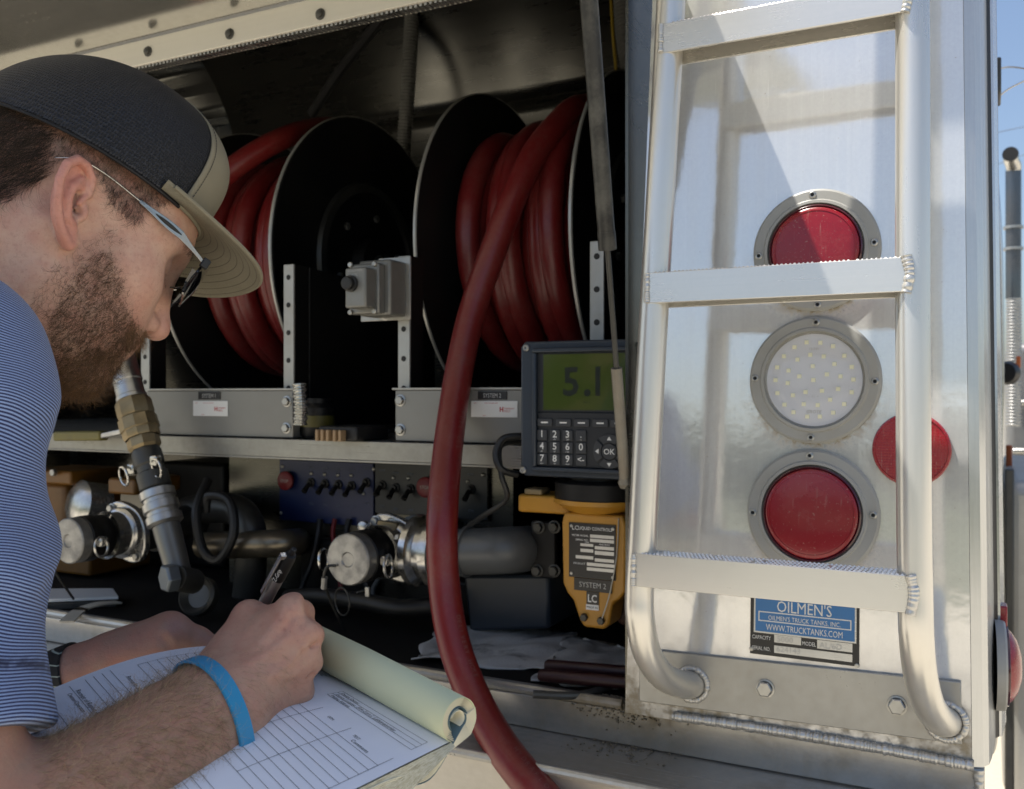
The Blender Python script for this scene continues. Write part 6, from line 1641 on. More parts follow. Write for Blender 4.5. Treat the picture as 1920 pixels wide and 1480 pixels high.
headv = (hd_ > .3) & (np.linalg.norm(BV - NB_, axis=1) > .02)
area = np.full(len(BV), .00165 ** 2)
def pick(mask, n, seed, w=None):
    idx = np.nonzero(mask)[0]
    r_ = np.random.default_rng(seed)
    if w is not None: pw = w[idx] / w[idx].sum(); ch = r_.choice(idx, n, p=pw)
    else: ch = r_.choice(idx, n)
    return BV[ch] + r_.normal(size=(n, 3)) * .0007, BN[ch], ch
beard_poly = [(200, 415), (232, 440), (234, 500), (243, 545), (254, 585), (268, 606), (276, 625), (262, 652), (240, 660), (232, 690), (212, 715), (185, 760), (120, 790), (60, 740), (40, 640), (66, 560), (100, 500), (150, 462), (190, 440)]
bm0 = in_poly(mpx, mpy, beard_poly) & (bq[:, 0] > -.02) & (earm < .1)
lipm = lip > .35
core = in_poly(mpx, mpy, [(210, 470), (228, 520), (240, 570), (262, 625), (245, 650), (215, 712), (180, 780), (110, 790), (80, 690), (95, 600), (140, 520), (180, 475)])
wgt = np.where(core, 1.0, .22) * np.where(lipm, .0, 1.0)
down = -Uv * .75 - Fv * .45 + np.array([0, 0, -.25])
rt, nn_, ch = pick(bm0 & ~lipm, 13000, 1, wgt)
strands('beard', rt, nn_, np.tile(down, (len(rt), 1)), .0155, .40, .000085, MT['beard'], person, 8, .35, 2, 1.3)
chin = in_poly(mpx, mpy, [(235, 655), (200, 715), (165, 790), (110, 790), (95, 720), (130, 670), (190, 650)])
rt, nn_, ch = pick(chin & ~lipm & (bq[:, 0] > .0), 4200, 5)
strands('beard_tip', rt, nn_, np.tile(down, (len(rt), 1)), .019, .34, .00008, MT['beardtip'], person, 8, .40, 6, 1.0)
mus = in_poly(mpx, mpy, [(250, 594), (276, 620), (268, 655), (238, 655), (236, 630)]) & ~lipm
rt, nn_, ch = pick(mus, 1500, 8)
strands('moustache', rt, nn_, np.tile(-Uv + Fv * .2, (len(rt), 1)) + np.sign(bq[ch, 1])[:, None] * Lv * .5, .0115, .25, .00008, MT['beardtip'], person, 7, .45, 9)
backh = in_poly(mpx, mpy, [(-140, 90), (0, 150), (108, 240), (103, 322), (84, 338), (50, 352), (25, 374), (-10, 372), (-160, 420)])
vis_u = bq[:, 2] < .074
rt, nn_, ch = pick(backh & headv & (earm < .1) & vis_u, 11000, 12)
strands('hair', rt, nn_, np.tile(-Uv * .8 - Fv * .4, (len(rt), 1)), .034, .26, .00009, MT['hair'], person, 8, .28, 13, 1.1)
sideb = in_poly(mpx, mpy, [(185, 262), (310, 340), (318, 372), (282, 390), (262, 420), (244, 415), (226, 392), (206, 370), (196, 338)])
band_ = in_poly(mpx, mpy, [(-60, 130), (110, 215), (200, 252), (312, 310), (322, 378), (285, 388), (200, 336), (160, 300), (105, 300), (-60, 330)])
rt, nn_, ch = pick((sideb | band_) & (earm < .1) & headv & vis_u, 8000, 14)
strands('sideburn', rt, nn_, np.tile(-Uv * .9 + Fv * .1, (len(rt), 1)), .015, .32, .000085, MT['hair'], person, 7, .3, 15, 1.2)
brow = (np.abs(bq[:, 2] - .037 + .15 * (np.abs(bq[:, 1]) - .03) ** 1) < .0045) & (al > .014) & (al < .05) & (bq[:, 0] > .06)
rt, nn_, ch = pick(brow & headv, 700, 16)
strands('eyebrow', rt, nn_, np.sign(bq[ch, 1])[:, None] * Lv * .9 + Uv * .2 - Fv * .3, .009, .15, .00006, MT['hair'], person, 6, .3, 17)
fore = in_poly(px_, py_, [(60, 1500), (60, 1380), (180, 1300), (330, 1230), (372, 1248), (420, 1340), (430, 1420), (360, 1530), (60, 1600)]) & (BV[:, 1] < .68)
fdir = (Cp(418, 1326, .638) - ELB); fdir /= np.linalg.norm(fdir)
rt, nn_, ch = pick(fore, 8500, 18)
strands('arm_hair', rt, nn_, np.tile(fdir * .6 + np.array([0, 0, -.75]), (len(rt), 1)), .019, .42, .00008, MT['armhair'], person, 8, .22, 19, 1.0)
handh = in_poly(px_, py_, [(430, 1230), (480, 1200), (540, 1230), (560, 1290), (480, 1350), (445, 1350)]) & (BV[:, 1] < .67)
rt, nn_, ch = pick(handh, 420, 20)
strands('hand_hair', rt, nn_, np.tile(fdir * .5 + np.array([0, 0, -.7]), (len(rt), 1)), .009, .2, .00005, MT['armhair'], person, 6, .15, 21)

# short roots darken the skin where hair and beard grow
st_ = np.clip(np.where(core, .28, np.where(bm0, .16, 0)) * (1 - np.clip(lip * 2, 0, 1)) * (bq[:, 0] > -.02), 0, 1)
hs_ = np.where((backh & headv & (earm < .1)) | ((sideb | band_) & (earm < .1) & headv), .62, 0)
def soften(v, k=14):
    for _ in range(k): v = relax(v[:, None], BQ, .6)[:, 0]
    return v
skin = lerp3(skin, np.array([.15, .085, .055]), soften(st_)); skin = lerp3(skin, np.array([.045, .032, .025]), soften(hs_, 8))
person.data.color_attributes['tone'].data.foreach_set('color', np.concatenate([skin, np.ones((len(skin), 1))], 1).astype(np.float32).ravel())

# ---- cap
cap = empty('trucker_cap', cam_to_world(from_head((0, 0, .06))), 'dark mesh trucker cap with a khaki front and curved brim', 'cap')
def HW(q): return Vector(cam_to_world(from_head(q)))
CA, CB_, CF = .1035, .0865, -.0020
def rim_u(ph): return .0468 + .0090 * math.cos(ph) + .003 * math.cos(ph) ** 3
def crown_pt(ph, t, off=0.0):
    top_u = .156
    c, s = math.cos(ph), math.sin(ph)
    a = (CA if c > 0 else .109) + off; bb = CB_ + off
    sc = max(0.0, 1 - t ** (2.5 + .9 * c)) ** .5
    u0 = rim_u(ph)
    return (CF + a * c * sc + .004 * t * max(0, c) * sc, bb * s * sc, u0 + (top_u + off + .004 * c - u0) * t ** .82)
def crown(name, p0, p1, nphi, nt_, mat, off, closed=False):
    vs = []; fs = []; uv = []
    for i in range(nphi + 1):
        ph = p0 + (p1 - p0) * i / nphi
        for j in range(nt_ + 1):
            t = (j / nt_) ** 1.0
            vs.append(tuple(HW(crown_pt(ph, t, off)))); uv.append((ph * .105, t * .13))
    for i in range(nphi):
        for j in range(nt_): a = i * (nt_ + 1) + j; fs.append((a, a + nt_ + 1, a + nt_ + 2, a + 1))
    me = bpy.data.meshes.new(name); me.from_pydata(vs, [], fs)
    ul = me.uv_layers.new(name='UVMap'); li = np.zeros(len(me.loops), np.int32); me.loops.foreach_get('vertex_index', li)
    ul.data.foreach_set('uv', np.array(uv, np.float32)[li].ravel())
    o = link_mesh(name, me, mat, cap, angle=180)
    s_ = o.modifiers.new('thick', 'SOLIDIFY'); s_.thickness = .0012; s_.offset = -1
    return o
def M_mesh_cloth():
    m, nt, out = mat_nodes('navy_mesh')
    b = N(nt, 'ShaderNodeBsdfPrincipled', Roughness=.55); L(nt, b.outputs[0], out.inputs[0])
    tc = N(nt, 'ShaderNodeTexCoord'); mp = N(nt, 'ShaderNodeMapping'); mp.inputs['Scale'].default_value = (430, 300, 1); L(nt, tc.outputs['UV'], mp.inputs[0])
    vo = N(nt, 'ShaderNodeTexVoronoi', feature='F1'); vo.inputs['Scale'].default_value = 1.0; vo.inputs['Randomness'].default_value = .25; L(nt, mp.outputs[0], vo.inputs['Vector'])
    thr = ramp(nt, vo.outputs['Distance'], [(.30, 0), (.52, 1)])
    v = coords(nt); big = noise(nt, v, 18, 4)
    c = mixc(nt, thr, (.0015, .0015, .0025), mixc(nt, big, (.007, .0085, .015), (.020, .0235, .035)))
    L(nt, c, b.inputs['Base Color'])
    bp = N(nt, 'ShaderNodeBump', Strength=.9, Distance=.001); L(nt, thr, bp.inputs['Height']); L(nt, bp.outputs[0], b.inputs['Normal'])
    return m
def M_khaki():
    m, nt, out = mat_nodes('khaki_twill')
    b = N(nt, 'ShaderNodeBsdfPrincipled', Roughness=.85); L(nt, b.outputs[0], out.inputs[0])
    v = coords(nt); f = noise(nt, v, 22, 6, .6); w = noise(nt, v, 1300, 2)
    c = mixc(nt, f, (.185, .165, .115), (.30, .27, .195)); c = mixc(nt, ramp(nt, w, [(.3, .35), (.7, 0)]), c, (.10, .09, .06))
    tc = N(nt, 'ShaderNodeTexCoord'); sp = N(nt, 'ShaderNodeSeparateXYZ'); L(nt, tc.outputs['UV'], sp.inputs[0])
    # rows of stitching, dashed
    row = math_(nt, 'ABSOLUTE', math_(nt, 'SUBTRACT', math_(nt, 'FRACT', math_(nt, 'MULTIPLY', sp.outputs[1], 9.0)), .5))
    dash = math_(nt, 'GREATER_THAN', math_(nt, 'FRACT', math_(nt, 'MULTIPLY', sp.outputs[0], 95.0)), .28)
    inner = math_(nt, 'LESS_THAN', math_(nt, 'ABSOLUTE', math_(nt, 'SUBTRACT', sp.outputs[1], .5)), .46)
    st = math_(nt, 'MULTIPLY', math_(nt, 'MULTIPLY', math_(nt, 'LESS_THAN', row, .055), dash), inner)
    c = mixc(nt, math_(nt, 'MULTIPLY', st, .75), c, (.035, .03, .022))
    L(nt, c, b.inputs['Base Color'])
    bp = N(nt, 'ShaderNodeBump', Strength=.5, Distance=.0008); L(nt, math_(nt, 'SUBTRACT', math_(nt, 'MULTIPLY', w, .6), st), bp.inputs['Height']); L(nt, bp.outputs[0], b.inputs['Normal'])
    return m
MT['capmesh'] = M_mesh_cloth(); MT['khaki'] = M_khaki()
MT['khakiplain'] = M_simple('khaki_front', (.25, .225, .16), .85, 0, .15, 25, bump=.3, bscale=1200)
PF = R(52)
crown('mesh_crown', PF, 2 * math.pi - PF, 90, 36, MT['capmesh'], 0.0)
crown('front_panel', -PF - .005, PF + .005, 40, 36, MT['khakiplain'], .0012)
# sweatband edge round the rim
MB().tube([HW(crown_pt(a, 0.0, .0005)) for a in np.linspace(PF, 2 * math.pi - PF, 80)], .0014, 8).build('rim_binding', MT['capmesh'], cap)
# seams of the front panel, dashed stitches
for s in (-1, 1):
    sm_ = MB()
    for k in range(34):
        t0_ = .02 + .026 * k
        if t0_ > .95: break
        sm_.tube([HW(crown_pt(s * (PF - .055), t0_, .0019)), HW(crown_pt(s * (PF - .055), t0_ + .015, .0019))], .00035, 5)
    o = sm_.build('seam_stitch', MT['ink'], cap); o['kind'] = 'stuff'
# brim
BP = R(66); vs = []; fs = []; uv = []; nu, nv = 48, 20
def brim_pt(s, w, dz=0.0):
    """s -1..1 across, w 0 root .. 1 edge"""
    ph = s * BP
    root = np.array(crown_pt(ph, 0.0, .0005)) + np.array([0, 0, .0025])
    ext = .071 * max(0.0, 1 - abs(s) ** 2.6) ** .55
    l = root[1] * (1 + .05 * w) ; f = root[0] + ext * w * (1.0) 
    drop = -.004 * (abs(l) / .075) ** 2.2 * w ** .6 * (.35 + .65 * (1 - abs(s) ** 8)) - .006 * w
    ease = w * w * (3 - 2 * w)
    drop -= .20 * (l + .074) * ease + .010 * (max(0.0, l) / .07) ** 2 * w - .012 * w
    return (f, l, root[2] + drop + dz)
for k_, dz in enumerate((0.0, .0030)):
    for i in range(nu + 1):
        for j in range(nv + 1):
            s, w = -1 + 2 * i / nu, j / nv
            vs.append(tuple(HW(brim_pt(s, w, dz)))); uv.append((i / nu, j / nv))
nb2 = (nu + 1) * (nv + 1)
for i in range(nu):
    for j in range(nv):
        a = i * (nv + 1) + j; fs.append((a, a + 1, a + nv + 2, a + nv + 1)); fs.append((nb2 + a, nb2 + a + nv + 1, nb2 + a + nv + 2, nb2 + a + 1))
for i in range(nu):
    a = i * (nv + 1) + nv; fs.append((a, nb2 + a, nb2 + a + nv + 1, a + nv + 1))
me = bpy.data.meshes.new('brim'); me.from_pydata(vs, [], fs)
ul = me.uv_layers.new(name='UVMap'); li = np.zeros(len(me.loops), np.int32); me.loops.foreach_get('vertex_index', li); ul.data.foreach_set('uv', np.array(uv, np.float32)[li].ravel())
link_mesh('brim', me, MT['khaki'], cap, angle=60)
MB().tube([HW(np.array(brim_pt(s, 1.0, .0015)) + np.array([.0004, 0, 0])) for s in np.linspace(-.995, .995, 90)], .0021, 8).build('brim_binding', MT['khakiplain'], cap)

# ---- sunglasses slid down the nose
MT['gunmetal'] = M_simple('gunmetal_frame', (.36, .36, .355), .22, 1.0, .15, 60)
sg = empty('sunglasses', cam_to_world(from_head((.10, 0, .02))), 'dark sunglasses with slim metal temples, worn under the cap brim', 'sunglasses')
m, nt, out = mat_nodes('dark_lens'); b = N(nt, 'ShaderNodeBsdfPrincipled', Roughness=.04); L(nt, b.outputs[0], out.inputs[0]); b.inputs['Base Color'].default_value = (.006, .006, .007, 1); b.inputs['Coat Weight'].default_value = 1
MT['dlens'] = m
hg = head_px(381, 492, -.070); t1 = head_px(340, 441, -.073); t2 = head_px(262, 377, -.075); t3 = head_px(200, 328, -.077); t4 = head_px(150, 300, -.079); t5 = head_px(104, 297, -.078)
for s in (1, -1):
    q = lambda p: HW((p[0], p[1] * s, p[2]))
    thin = catmull([q(t5), q(t4), q(t3), q(t2)], 8)
    MB().tube(thin, .0008, 8).build('temple_wire', MT['chrome'], sg)
    # broad pressed arm with a dark inlay
    A_, B_2 = Vector(t2), Vector(hg)
    P = [A_.lerp(Vector(t1), k / 8) for k in range(8)] + [Vector(t1).lerp(B_2, k / 6) for k in range(7)]
    arm = MB(); n_ = len(P)
    for k in range(n_ - 1):
        def sec(kk):
            w = .0017 + .0024 * math.sin(math.pi * min(1, kk / (n_ - 1) * 1.12)) ** 2
            p = P[kk]; up = Vector((.0, 0, 1)); out_ = Vector((0, -1, 0))
            return [q(p - up * w - out_ * .0008), q(p - up * w + out_ * .0008), q(p + up * w + out_ * .0008), q(p + up * w - out_ * .0008)]
        arm.hexa([*sec(k), *sec(k + 1)])
    ar = arm.build('temple_arm', MT['gunmetal'], sg, bevel=.0004)
    inl = [P[k] + Vector((0, -.0011, 0)) for k in range(3, 9)]
    MB().tube([q(p) for p in inl], [.0003, .0012, .0016, .0016, .0012, .0003], 8).build('temple_inlay', MT['black'], ar)
    MB().obox(q(hg + np.array([.002, 0, 0])), tuple(Fv @ np.array([[cy_, sy_, 0], [-sy_, cy_, 0], [0, 0, 1]])), tuple(Lv @ np.array([[cy_, sy_, 0], [-sy_, cy_, 0], [0, 0, 1]])), tuple(Uv @ np.array([[cy_, sy_, 0], [-sy_, cy_, 0], [0, 0, 1]])), .007, .005, .009).build('hinge', MT['black'], sg, bevel=.001)
    # wrapped lens: a curved rounded plate
    vs = []; fs = []; na, nb_ = 20, 14
    for layer in (0, .0018):
        for i in range(na + 1):
            for j in range(nb_ + 1):
                a, w = i / na, j / nb_ * 2 - 1
                l = -.069 + .060 * a
                hgt = .0215 * (1 - abs(2 * a - 1.0) ** 4) ** .4 * (.80 + .2 * a)
                f = hg[0] + .003 + .020 * math.sin(a * 1.45) - layer - .0018 * w * w - .004 * (1 - w) * .5
                vs.append(tuple(q((f, l, hg[2] - .010 - .004 * a + hgt * w))))
    nl = (na + 1) * (nb_ + 1)
    for i in range(na):
        for j in range(nb_):
            a = i * (nb_ + 1) + j; fs += [(a, a + 1, a + nb_ + 2, a + nb_ + 1), (nl + a, nl + a + nb_ + 1, nl + a + nb_ + 2, nl + a + 1)]
    for i in range(na):
        for j in (0, nb_):
            a = i * (nb_ + 1) + j; fs.append((a, a + nb_ + 1, nl + a + nb_ + 1, nl + a))
    me = bpy.data.meshes.new('lens'); me.from_pydata(vs, [], fs); link_mesh('lens', me, MT['dlens'], sg, angle=60)
    MB().tube([q(p) for p in [(hg[0] + .012, -.012, hg[2] - .012), (hg[0] + .004, -.011, hg[2] - .018), (hg[0] - .003, -.0125, hg[2] - .022)]], .0008, 6).build('pad_arm', MT['chrome'], sg)
    MB().sphere((0, 0, 0), .0001).build('x', None) if False else None
    pc_ = q((hg[0] - .005, -.0125, hg[2] - .023)); MB().sphere(pc_, .0042, 12, 8, .8, .6, 1.3).build('nose_pad', MT['black'], sg)
MB().tube(catmull([HW((hg[0] + .021, -.011, hg[2] - .008)), HW((hg[0] + .024, 0, hg[2] - .005)), HW((hg[0] + .021, .011, hg[2] - .008))], 6), .0014, 8).build('bridge', MT['chrome'], sg)

# ---- things on the wrists
def wrist_ring(name, c, axd, width, th, mat, gap=.0006, n=72, yok=(0, 9), tilt=0.0):
    """a band that follows the arm: its radius at each angle is read off the body surface"""
    c = np.asarray(c); axd = np.asarray(axd) / np.linalg.norm(axd)
    a0 = np.cross(axd, [0, 0, 1.0]); a0 /= np.linalg.norm(a0); b0 = np.cross(axd, a0)
    rel = BV - c; h_ = rel @ axd; rr = np.hypot(rel @ a0, rel @ b0)
    sel = (np.abs(h_) < width * .6) & (rr < .06)
    an = np.arctan2(rel[sel] @ b0, rel[sel] @ a0); ra = rr[sel]
    rad = np.zeros(n)
    for i in range(n):
        da = np.abs((an - 2 * math.pi * i / n + math.pi) % (2 * math.pi) - math.pi); rad[i] = ra[da < .14].max()
    for _ in range(3): rad = np.maximum(rad, (np.roll(rad, 1) + np.roll(rad, -1)) / 2)
    rad += gap
    prof = [(-width / 2, 0), (-width / 2 + th * .4, th * .9), (0, th * 1.05), (width / 2 - th * .4, th * .9), (width / 2, 0), (width / 2 - th * .4, -th * .4), (-width / 2 + th * .4, -th * .4)]
    vs = []; fs = []; k = len(prof)
    for i in range(n):
        a = 2 * math.pi * i / n
        for (w, h2) in prof: vs.append(cam_to_world(c + axd * w + (a0 * math.cos(a) + b0 * math.sin(a)) * (rad[i] + h2)))
    for i in range(n):
        for j in range(k): fs.append((i * k + j, i * k + (j + 1) % k, ((i + 1) % n) * k + (j + 1) % k, ((i + 1) % n) * k + j))
    mb = MB(); mb.add(vs, fs); return mb.build(name, mat, None, angle=50)
wb = wrist_ring('wristband', Cp(391, 1350, .630), Cp(418, 1330, .638) - Cp(330, 1368, .611), .0115, .0018, M_simple('blue_silicone', (.03, .275, .50), .42, 0, .06, 30, sss=.2))
tag(wb, 'bright blue silicone wristband on the writing arm', 'wristband')
m, nt, out = mat_nodes('black_ribbed_strap'); b = N(nt, 'ShaderNodeBsdfPrincipled', Roughness=.7); L(nt, b.outputs[0], out.inputs[0])
at = N(nt, 'ShaderNodeTexCoord'); sp = N(nt, 'ShaderNodeSeparateXYZ'); L(nt, at.outputs['Object'], sp.inputs[0])
wv = math_(nt, 'SINE', math_(nt, 'MULTIPLY', sp.outputs[2], 900.0))
L(nt, mixc(nt, ramp(nt, wv, [(.90, 0), (.97, 1)]), (.008, .009, .009), (.30, .36, .32)), b.inputs['Base Color'])
ws = wrist_ring('watch_strap', Cp(128, 1285, .7425), Cp(175, 1258, .742) - Cp(60, 1306, .742), .024, .0020, m)
tag(ws, 'black ribbed watch strap with thin pale lines on the far wrist', 'watch strap')
# ================================================================ report pad and pen
padA = np.array([-.0407, .620, -.2303]); padB = np.array([-.1917, .775, -.2103]); qd = np.array([-.720, -.693, 0.0])
def pad_pt(w, s, up=0.0):
    """w 0 near edge .. 1 far edge (along the roll); s metres down the page from the roll"""
    p = padA + (padB - padA) * w + qd * s
    z = -.125 * s * (1 - w) ** 1.2 - .05 * max(0, s - .10) ** 1.5 * (1 - w) + .016 * w * math.sin(min(1, s / .2) * math.pi) - .55 * max(0, s - .17) ** 2 * w
    return p + np.array([0, 0, z + up])
pad = empty('report_pad', cam_to_world(pad_pt(.5, .1, -.012)), 'white ruled report pad with pale green sheets rolled over its top', 'notepad')
PW = lambda w, s, up=0.0: Vector(cam_to_world(pad_pt(w, s, up)))
SL = .208
MT['paper'] = M_simple('form_paper', (.82, .84, .89), .75, 0, .03, 40)
MT['paperedge'] = None
m, nt, out = mat_nodes('page_edges'); b = N(nt, 'ShaderNodeBsdfPrincipled', Roughness=.8); L(nt, b.outputs[0], out.inputs[0])
at = N(nt, 'ShaderNodeUVMap'); sp = N(nt, 'ShaderNodeSeparateXYZ'); L(nt, at.outputs[0], sp.inputs[0])
nz = N(nt, 'ShaderNodeTexNoise'); nz.noise_dimensions = '2D'; mp = N(nt, 'ShaderNodeMapping'); mp.inputs['Scale'].default_value = (3, 42, 1); L(nt, at.outputs[0], mp.inputs[0]); L(nt, mp.outputs[0], nz.inputs['Vector']); nz.inputs['Scale'].default_value = 1; nz.inputs['Detail'].default_value = 5
L(nt, ramp(nt, nz.outputs['Fac'], [(.30, (.16, .13, .075)), (.42, (.50, .46, .32)), (.52, (.62, .60, .48)), (.60, (.30, .27, .17)), (.72, (.58, .55, .40))]), b.inputs['Base Color'])
MT['paperedge'] = m
MT['greenpaper'] = M_simple('pale_green_paper', (.64, .66, .43), .7, 0, .05, 14)
MT['tealcard'] = M_simple('teal_card', (.075, .13, .15), .55, 0, .1, 40)
MT['creampaper'] = M_simple('cream_paper', (.72, .67, .50), .75, 0, .05, 60)
# top page
nw, ns = 26, 44
vs = []; fs = []
for i in range(nw + 1):
    for j in range(ns + 1): vs.append(tuple(PW(i / nw, SL * j / ns)))
for i in range(nw):
    for j in range(ns): a = i * (ns + 1) + j; fs.append((a, a + 1, a + ns + 2, a + ns + 1))
me = bpy.data.meshes.new('top_sheet'); me.from_pydata(vs, [], fs); link_mesh('top_sheet', me, MT['paper'], pad, angle=180)
# block of sheets underneath: thick, edges visible on the near side and at the foot; thins out near the roll
def thick(s): return .0135 * min(1, .10 + s / .055) + .003 * math.sin(s * 30)
def strip(path_top, path_bot, name, mat, nlay=6):
    vs = []; fs = []; uv = []
    n = len(path_top)
    for i in range(n):
        for k in range(nlay + 1):
            t = k / nlay
            p = path_top[i].lerp(path_bot[i], t); vs.append(tuple(p)); uv.append((i / n * 8, t))
    for i in range(n - 1):
        for k in range(nlay): a = i * (nlay + 1) + k; fs.append((a, a + nlay + 1, a + nlay + 2, a + 1))
    me = bpy.data.meshes.new(name); me.from_pydata(vs, [], fs)
    ul = me.uv_layers.new(name='UVMap'); li = np.zeros(len(me.loops), np.int32); me.loops.foreach_get('vertex_index', li); ul.data.foreach_set('uv', np.array(uv, np.float32)[li].ravel())
    return link_mesh(name, me, mat, pad, angle=180)
ss = [SL * j / ns for j in range(ns + 1)]
strip([PW(-.004, s, -.0004) for s in ss], [PW(-.020 - .012 * math.sin(s * 22), s, -.0006 - thick(s)) for s in ss], 'page_edges', MT['paperedge'])
strip([PW(i / nw, SL + .0005, -.0004) for i in range(nw + 1)], [PW(i / nw, SL + .006, -.014) for i in range(nw + 1)], 'page_edges', MT['paperedge'])
vs = []; fs = []
for i in range(nw + 1):
    for j in range(ns + 1): vs.append(tuple(PW(i / nw - .015 * (1 - i / nw), SL * j / ns, -.0009 - thick(SL * j / ns))))
for i in range(nw):
    for j in range(ns): a = i * (ns + 1) + j; fs.append((a, a + ns + 1, a + ns + 2, a + 1))
me = bpy.data.meshes.new('under_sheets'); me.from_pydata(vs, [], fs); link_mesh('under_sheets', me, MT['creampaper'], pad, angle=180)
# loosened leaf layers sweeping up to the roll on the near side
axw = Vector(cam_to_world(padB)) - Vector(cam_to_world(padA)); axw.normalize()
qW = Vector((qd[0] * cy_ - qd[1] * sy_, qd[0] * sy_ + qd[1] * cy_, 0)).normalized(); upW = Vector((0, 0, 1))
RO = .0148
A0 = Vector(cam_to_world(padA)) - qW * .006 + upW * (RO - .0015) - axw * .002; B0 = Vector(cam_to_world(padB)) - qW * .006 + upW * (RO - .0015) + axw * .01
def roll_sheet(r0, r1, a0, a1, name, mat, inset=0.0, n=60, tail=None):
    vs = []; fs = []; k = 0
    pr_ = []
    for i in range(n + 1):
        t = i / n; a = a0 + (a1 - a0) * t; r = r0 + (r1 - r0) * t
        pr_.append(-qW * (-math.cos(a) * r) + upW * (math.sin(a) * r))
    if tail: pr_ = pr_ + tail
    for v_ in pr_:
        vs.append(tuple(A0 + axw * inset + v_)); vs.append(tuple(A0.lerp(B0, .5) + v_ + upW * .0012)); vs.append(tuple(B0 - axw * inset + v_))
    for i in range(len(pr_) - 1):
        fs += [(3 * i, 3 * i + 1, 3 * i + 4, 3 * i + 3), (3 * i + 1, 3 * i + 2, 3 * i + 5, 3 * i + 4)]
    me = bpy.data.meshes.new(name); me.from_pydata(vs, [], fs)
    o = link_mesh(name, me, mat, pad, angle=180); s_ = o.modifiers.new('t', 'SOLIDIFY'); s_.thickness = .0004; s_.offset = 0
    return o
# angles measured from the page side (qW) over the top; the sheets come up from under the pad, over and tuck in
roll_sheet(RO, RO * .97, R(-62), R(235), 'rolled_sheet', MT['greenpaper'])
for k in range(5):
    r = RO - .0011 - .0011 * k
    roll_sheet(r, r - .0006, R(-75 + 6 * k), R(250 + 5 * k), 'rolled_sheet', MT['creampaper'], .0004 + .0003 * k)
roll_sheet(RO * .56, RO * .50, R(-40), R(210), 'rolled_card', MT['tealcard'], .0008)
roll_sheet(RO * .44, RO * .30, R(20), R(260), 'rolled_sheet', MT['creampaper'], .001)
# the bundle that feeds the roll from beneath the near corner, S-shaped edge
for k in range(9):
    o_ = k * .0011
    path = [A0 - qW * (RO - o_) * -0.0 + (-qW) * (RO - o_) * math.cos(R(a)) * 1.0 + upW * (RO - o_) * math.sin(R(a)) for a in (20, -10, -40, -65)]
    foot = [PW(-.012, s, -.0030 - o_ * .95 - .004 * math.sin(min(1, s / .05) * math.pi)) for s in (.016, .034, .055, .085)]
    P = catmull(path + foot, 5); Pb = [p + axw * .22 for p in P]
    vs = [tuple(x) for p in zip(P, Pb) for x in p]; fs = [(2 * i, 2 * i + 1, 2 * i + 3, 2 * i + 2) for i in range(len(P) - 1)]
    me = bpy.data.meshes.new('feeding_sheet'); me.from_pydata(vs, [], fs)
    o = link_mesh('feeding_sheet', me, [MT['tealcard'], MT['tealcard']][0] if k == 8 else MT['creampaper'], pad, angle=180)
    s_ = o.modifiers.new('t', 'SOLIDIFY'); s_.thickness = .0005; s_.offset = 0
# printed rules
def rule(mb, w0, s0, w1, s1, t=.00016, n=14):
    pts = [(w0 + (w1 - w0) * i / n, s0 + (s1 - s0) * i / n) for i in range(n + 1)]
    for i in range(n):
        a, b_ = PW(*pts[i], .00028), PW(*pts[i + 1], .00028)
        dirv = (b_ - a).normalized(); nn = dirv.cross(upW).normalized() * t
        mb.add([a - nn, b_ - nn, b_ + nn, a + nn], [(0, 1, 2, 3)])
rl = MB()
for k in range(11): rule(rl, .045, .052 + .0072 * k, .95, .052 + .0072 * k)
for w in (.045, .26, .42, .58, .95): rule(rl, w, .040, w, .052 + .0072 * 10, .0002)
for s in (.012, .0165, .021, .0255): rule(rl, .045, s, .50, s)
rule(rl, .045, .012, .045, .0255); rule(rl, .50, .012, .50, .0255)
for k in range(4): rule(rl, .04, .142 + .0058 * k, .97, .142 + .0058 * k)
for s in (.170, .186): rule(rl, .06, s, .97, s)
o = rl.build('printed_rules', MT['ink'], pad, smooth=False, recalc=False); o['kind'] = 'stuff'
def ptext(txt, w, s, h, al='LEFT', sh=0.0, off=0.0, sq=1.0):
    o_ = PW(w, s, .0004); rx = (PW(w - .02, s, .0004) - o_).normalized(); uy = (PW(w, s - .004, .0004) - o_).normalized()
    return (txt, o_, rx, uy, h, al, sh, off, sq)
lettering_each('form_print', [ptext('Device Owner', .485, .0160, .0026), ptext('Device Location', .485, .0205, .0026), ptext('Mailing Address', .485, .0250, .0026), ptext('GPM', .36, .0455, .0024), ptext('TEST', .22, .0455, .0024), ptext('Comments', .20, .0500, .0030),
    ptext('Meter', .52, .0455, .0024), ptext('Remarks and/or Instructions', .90, .137, .0034, 'LEFT', .2), ptext('Receipt of Report Acknowledged', .93, .1690, .0034, 'LEFT', .2), ptext('Owner/Operator', .93, .1745, .0030, 'LEFT', .2)], MT['ink'], pad)
lettering_each('handwriting', [ptext('Sim Lon J. Laboratories', .37, .0203, .0034, 'LEFT', .45, 0, 1.0), ptext('LLC', .70, .0085, .0042, 'LEFT', .35)], M_simple('pen_ink', (.03, .03, .05), .5), pad)

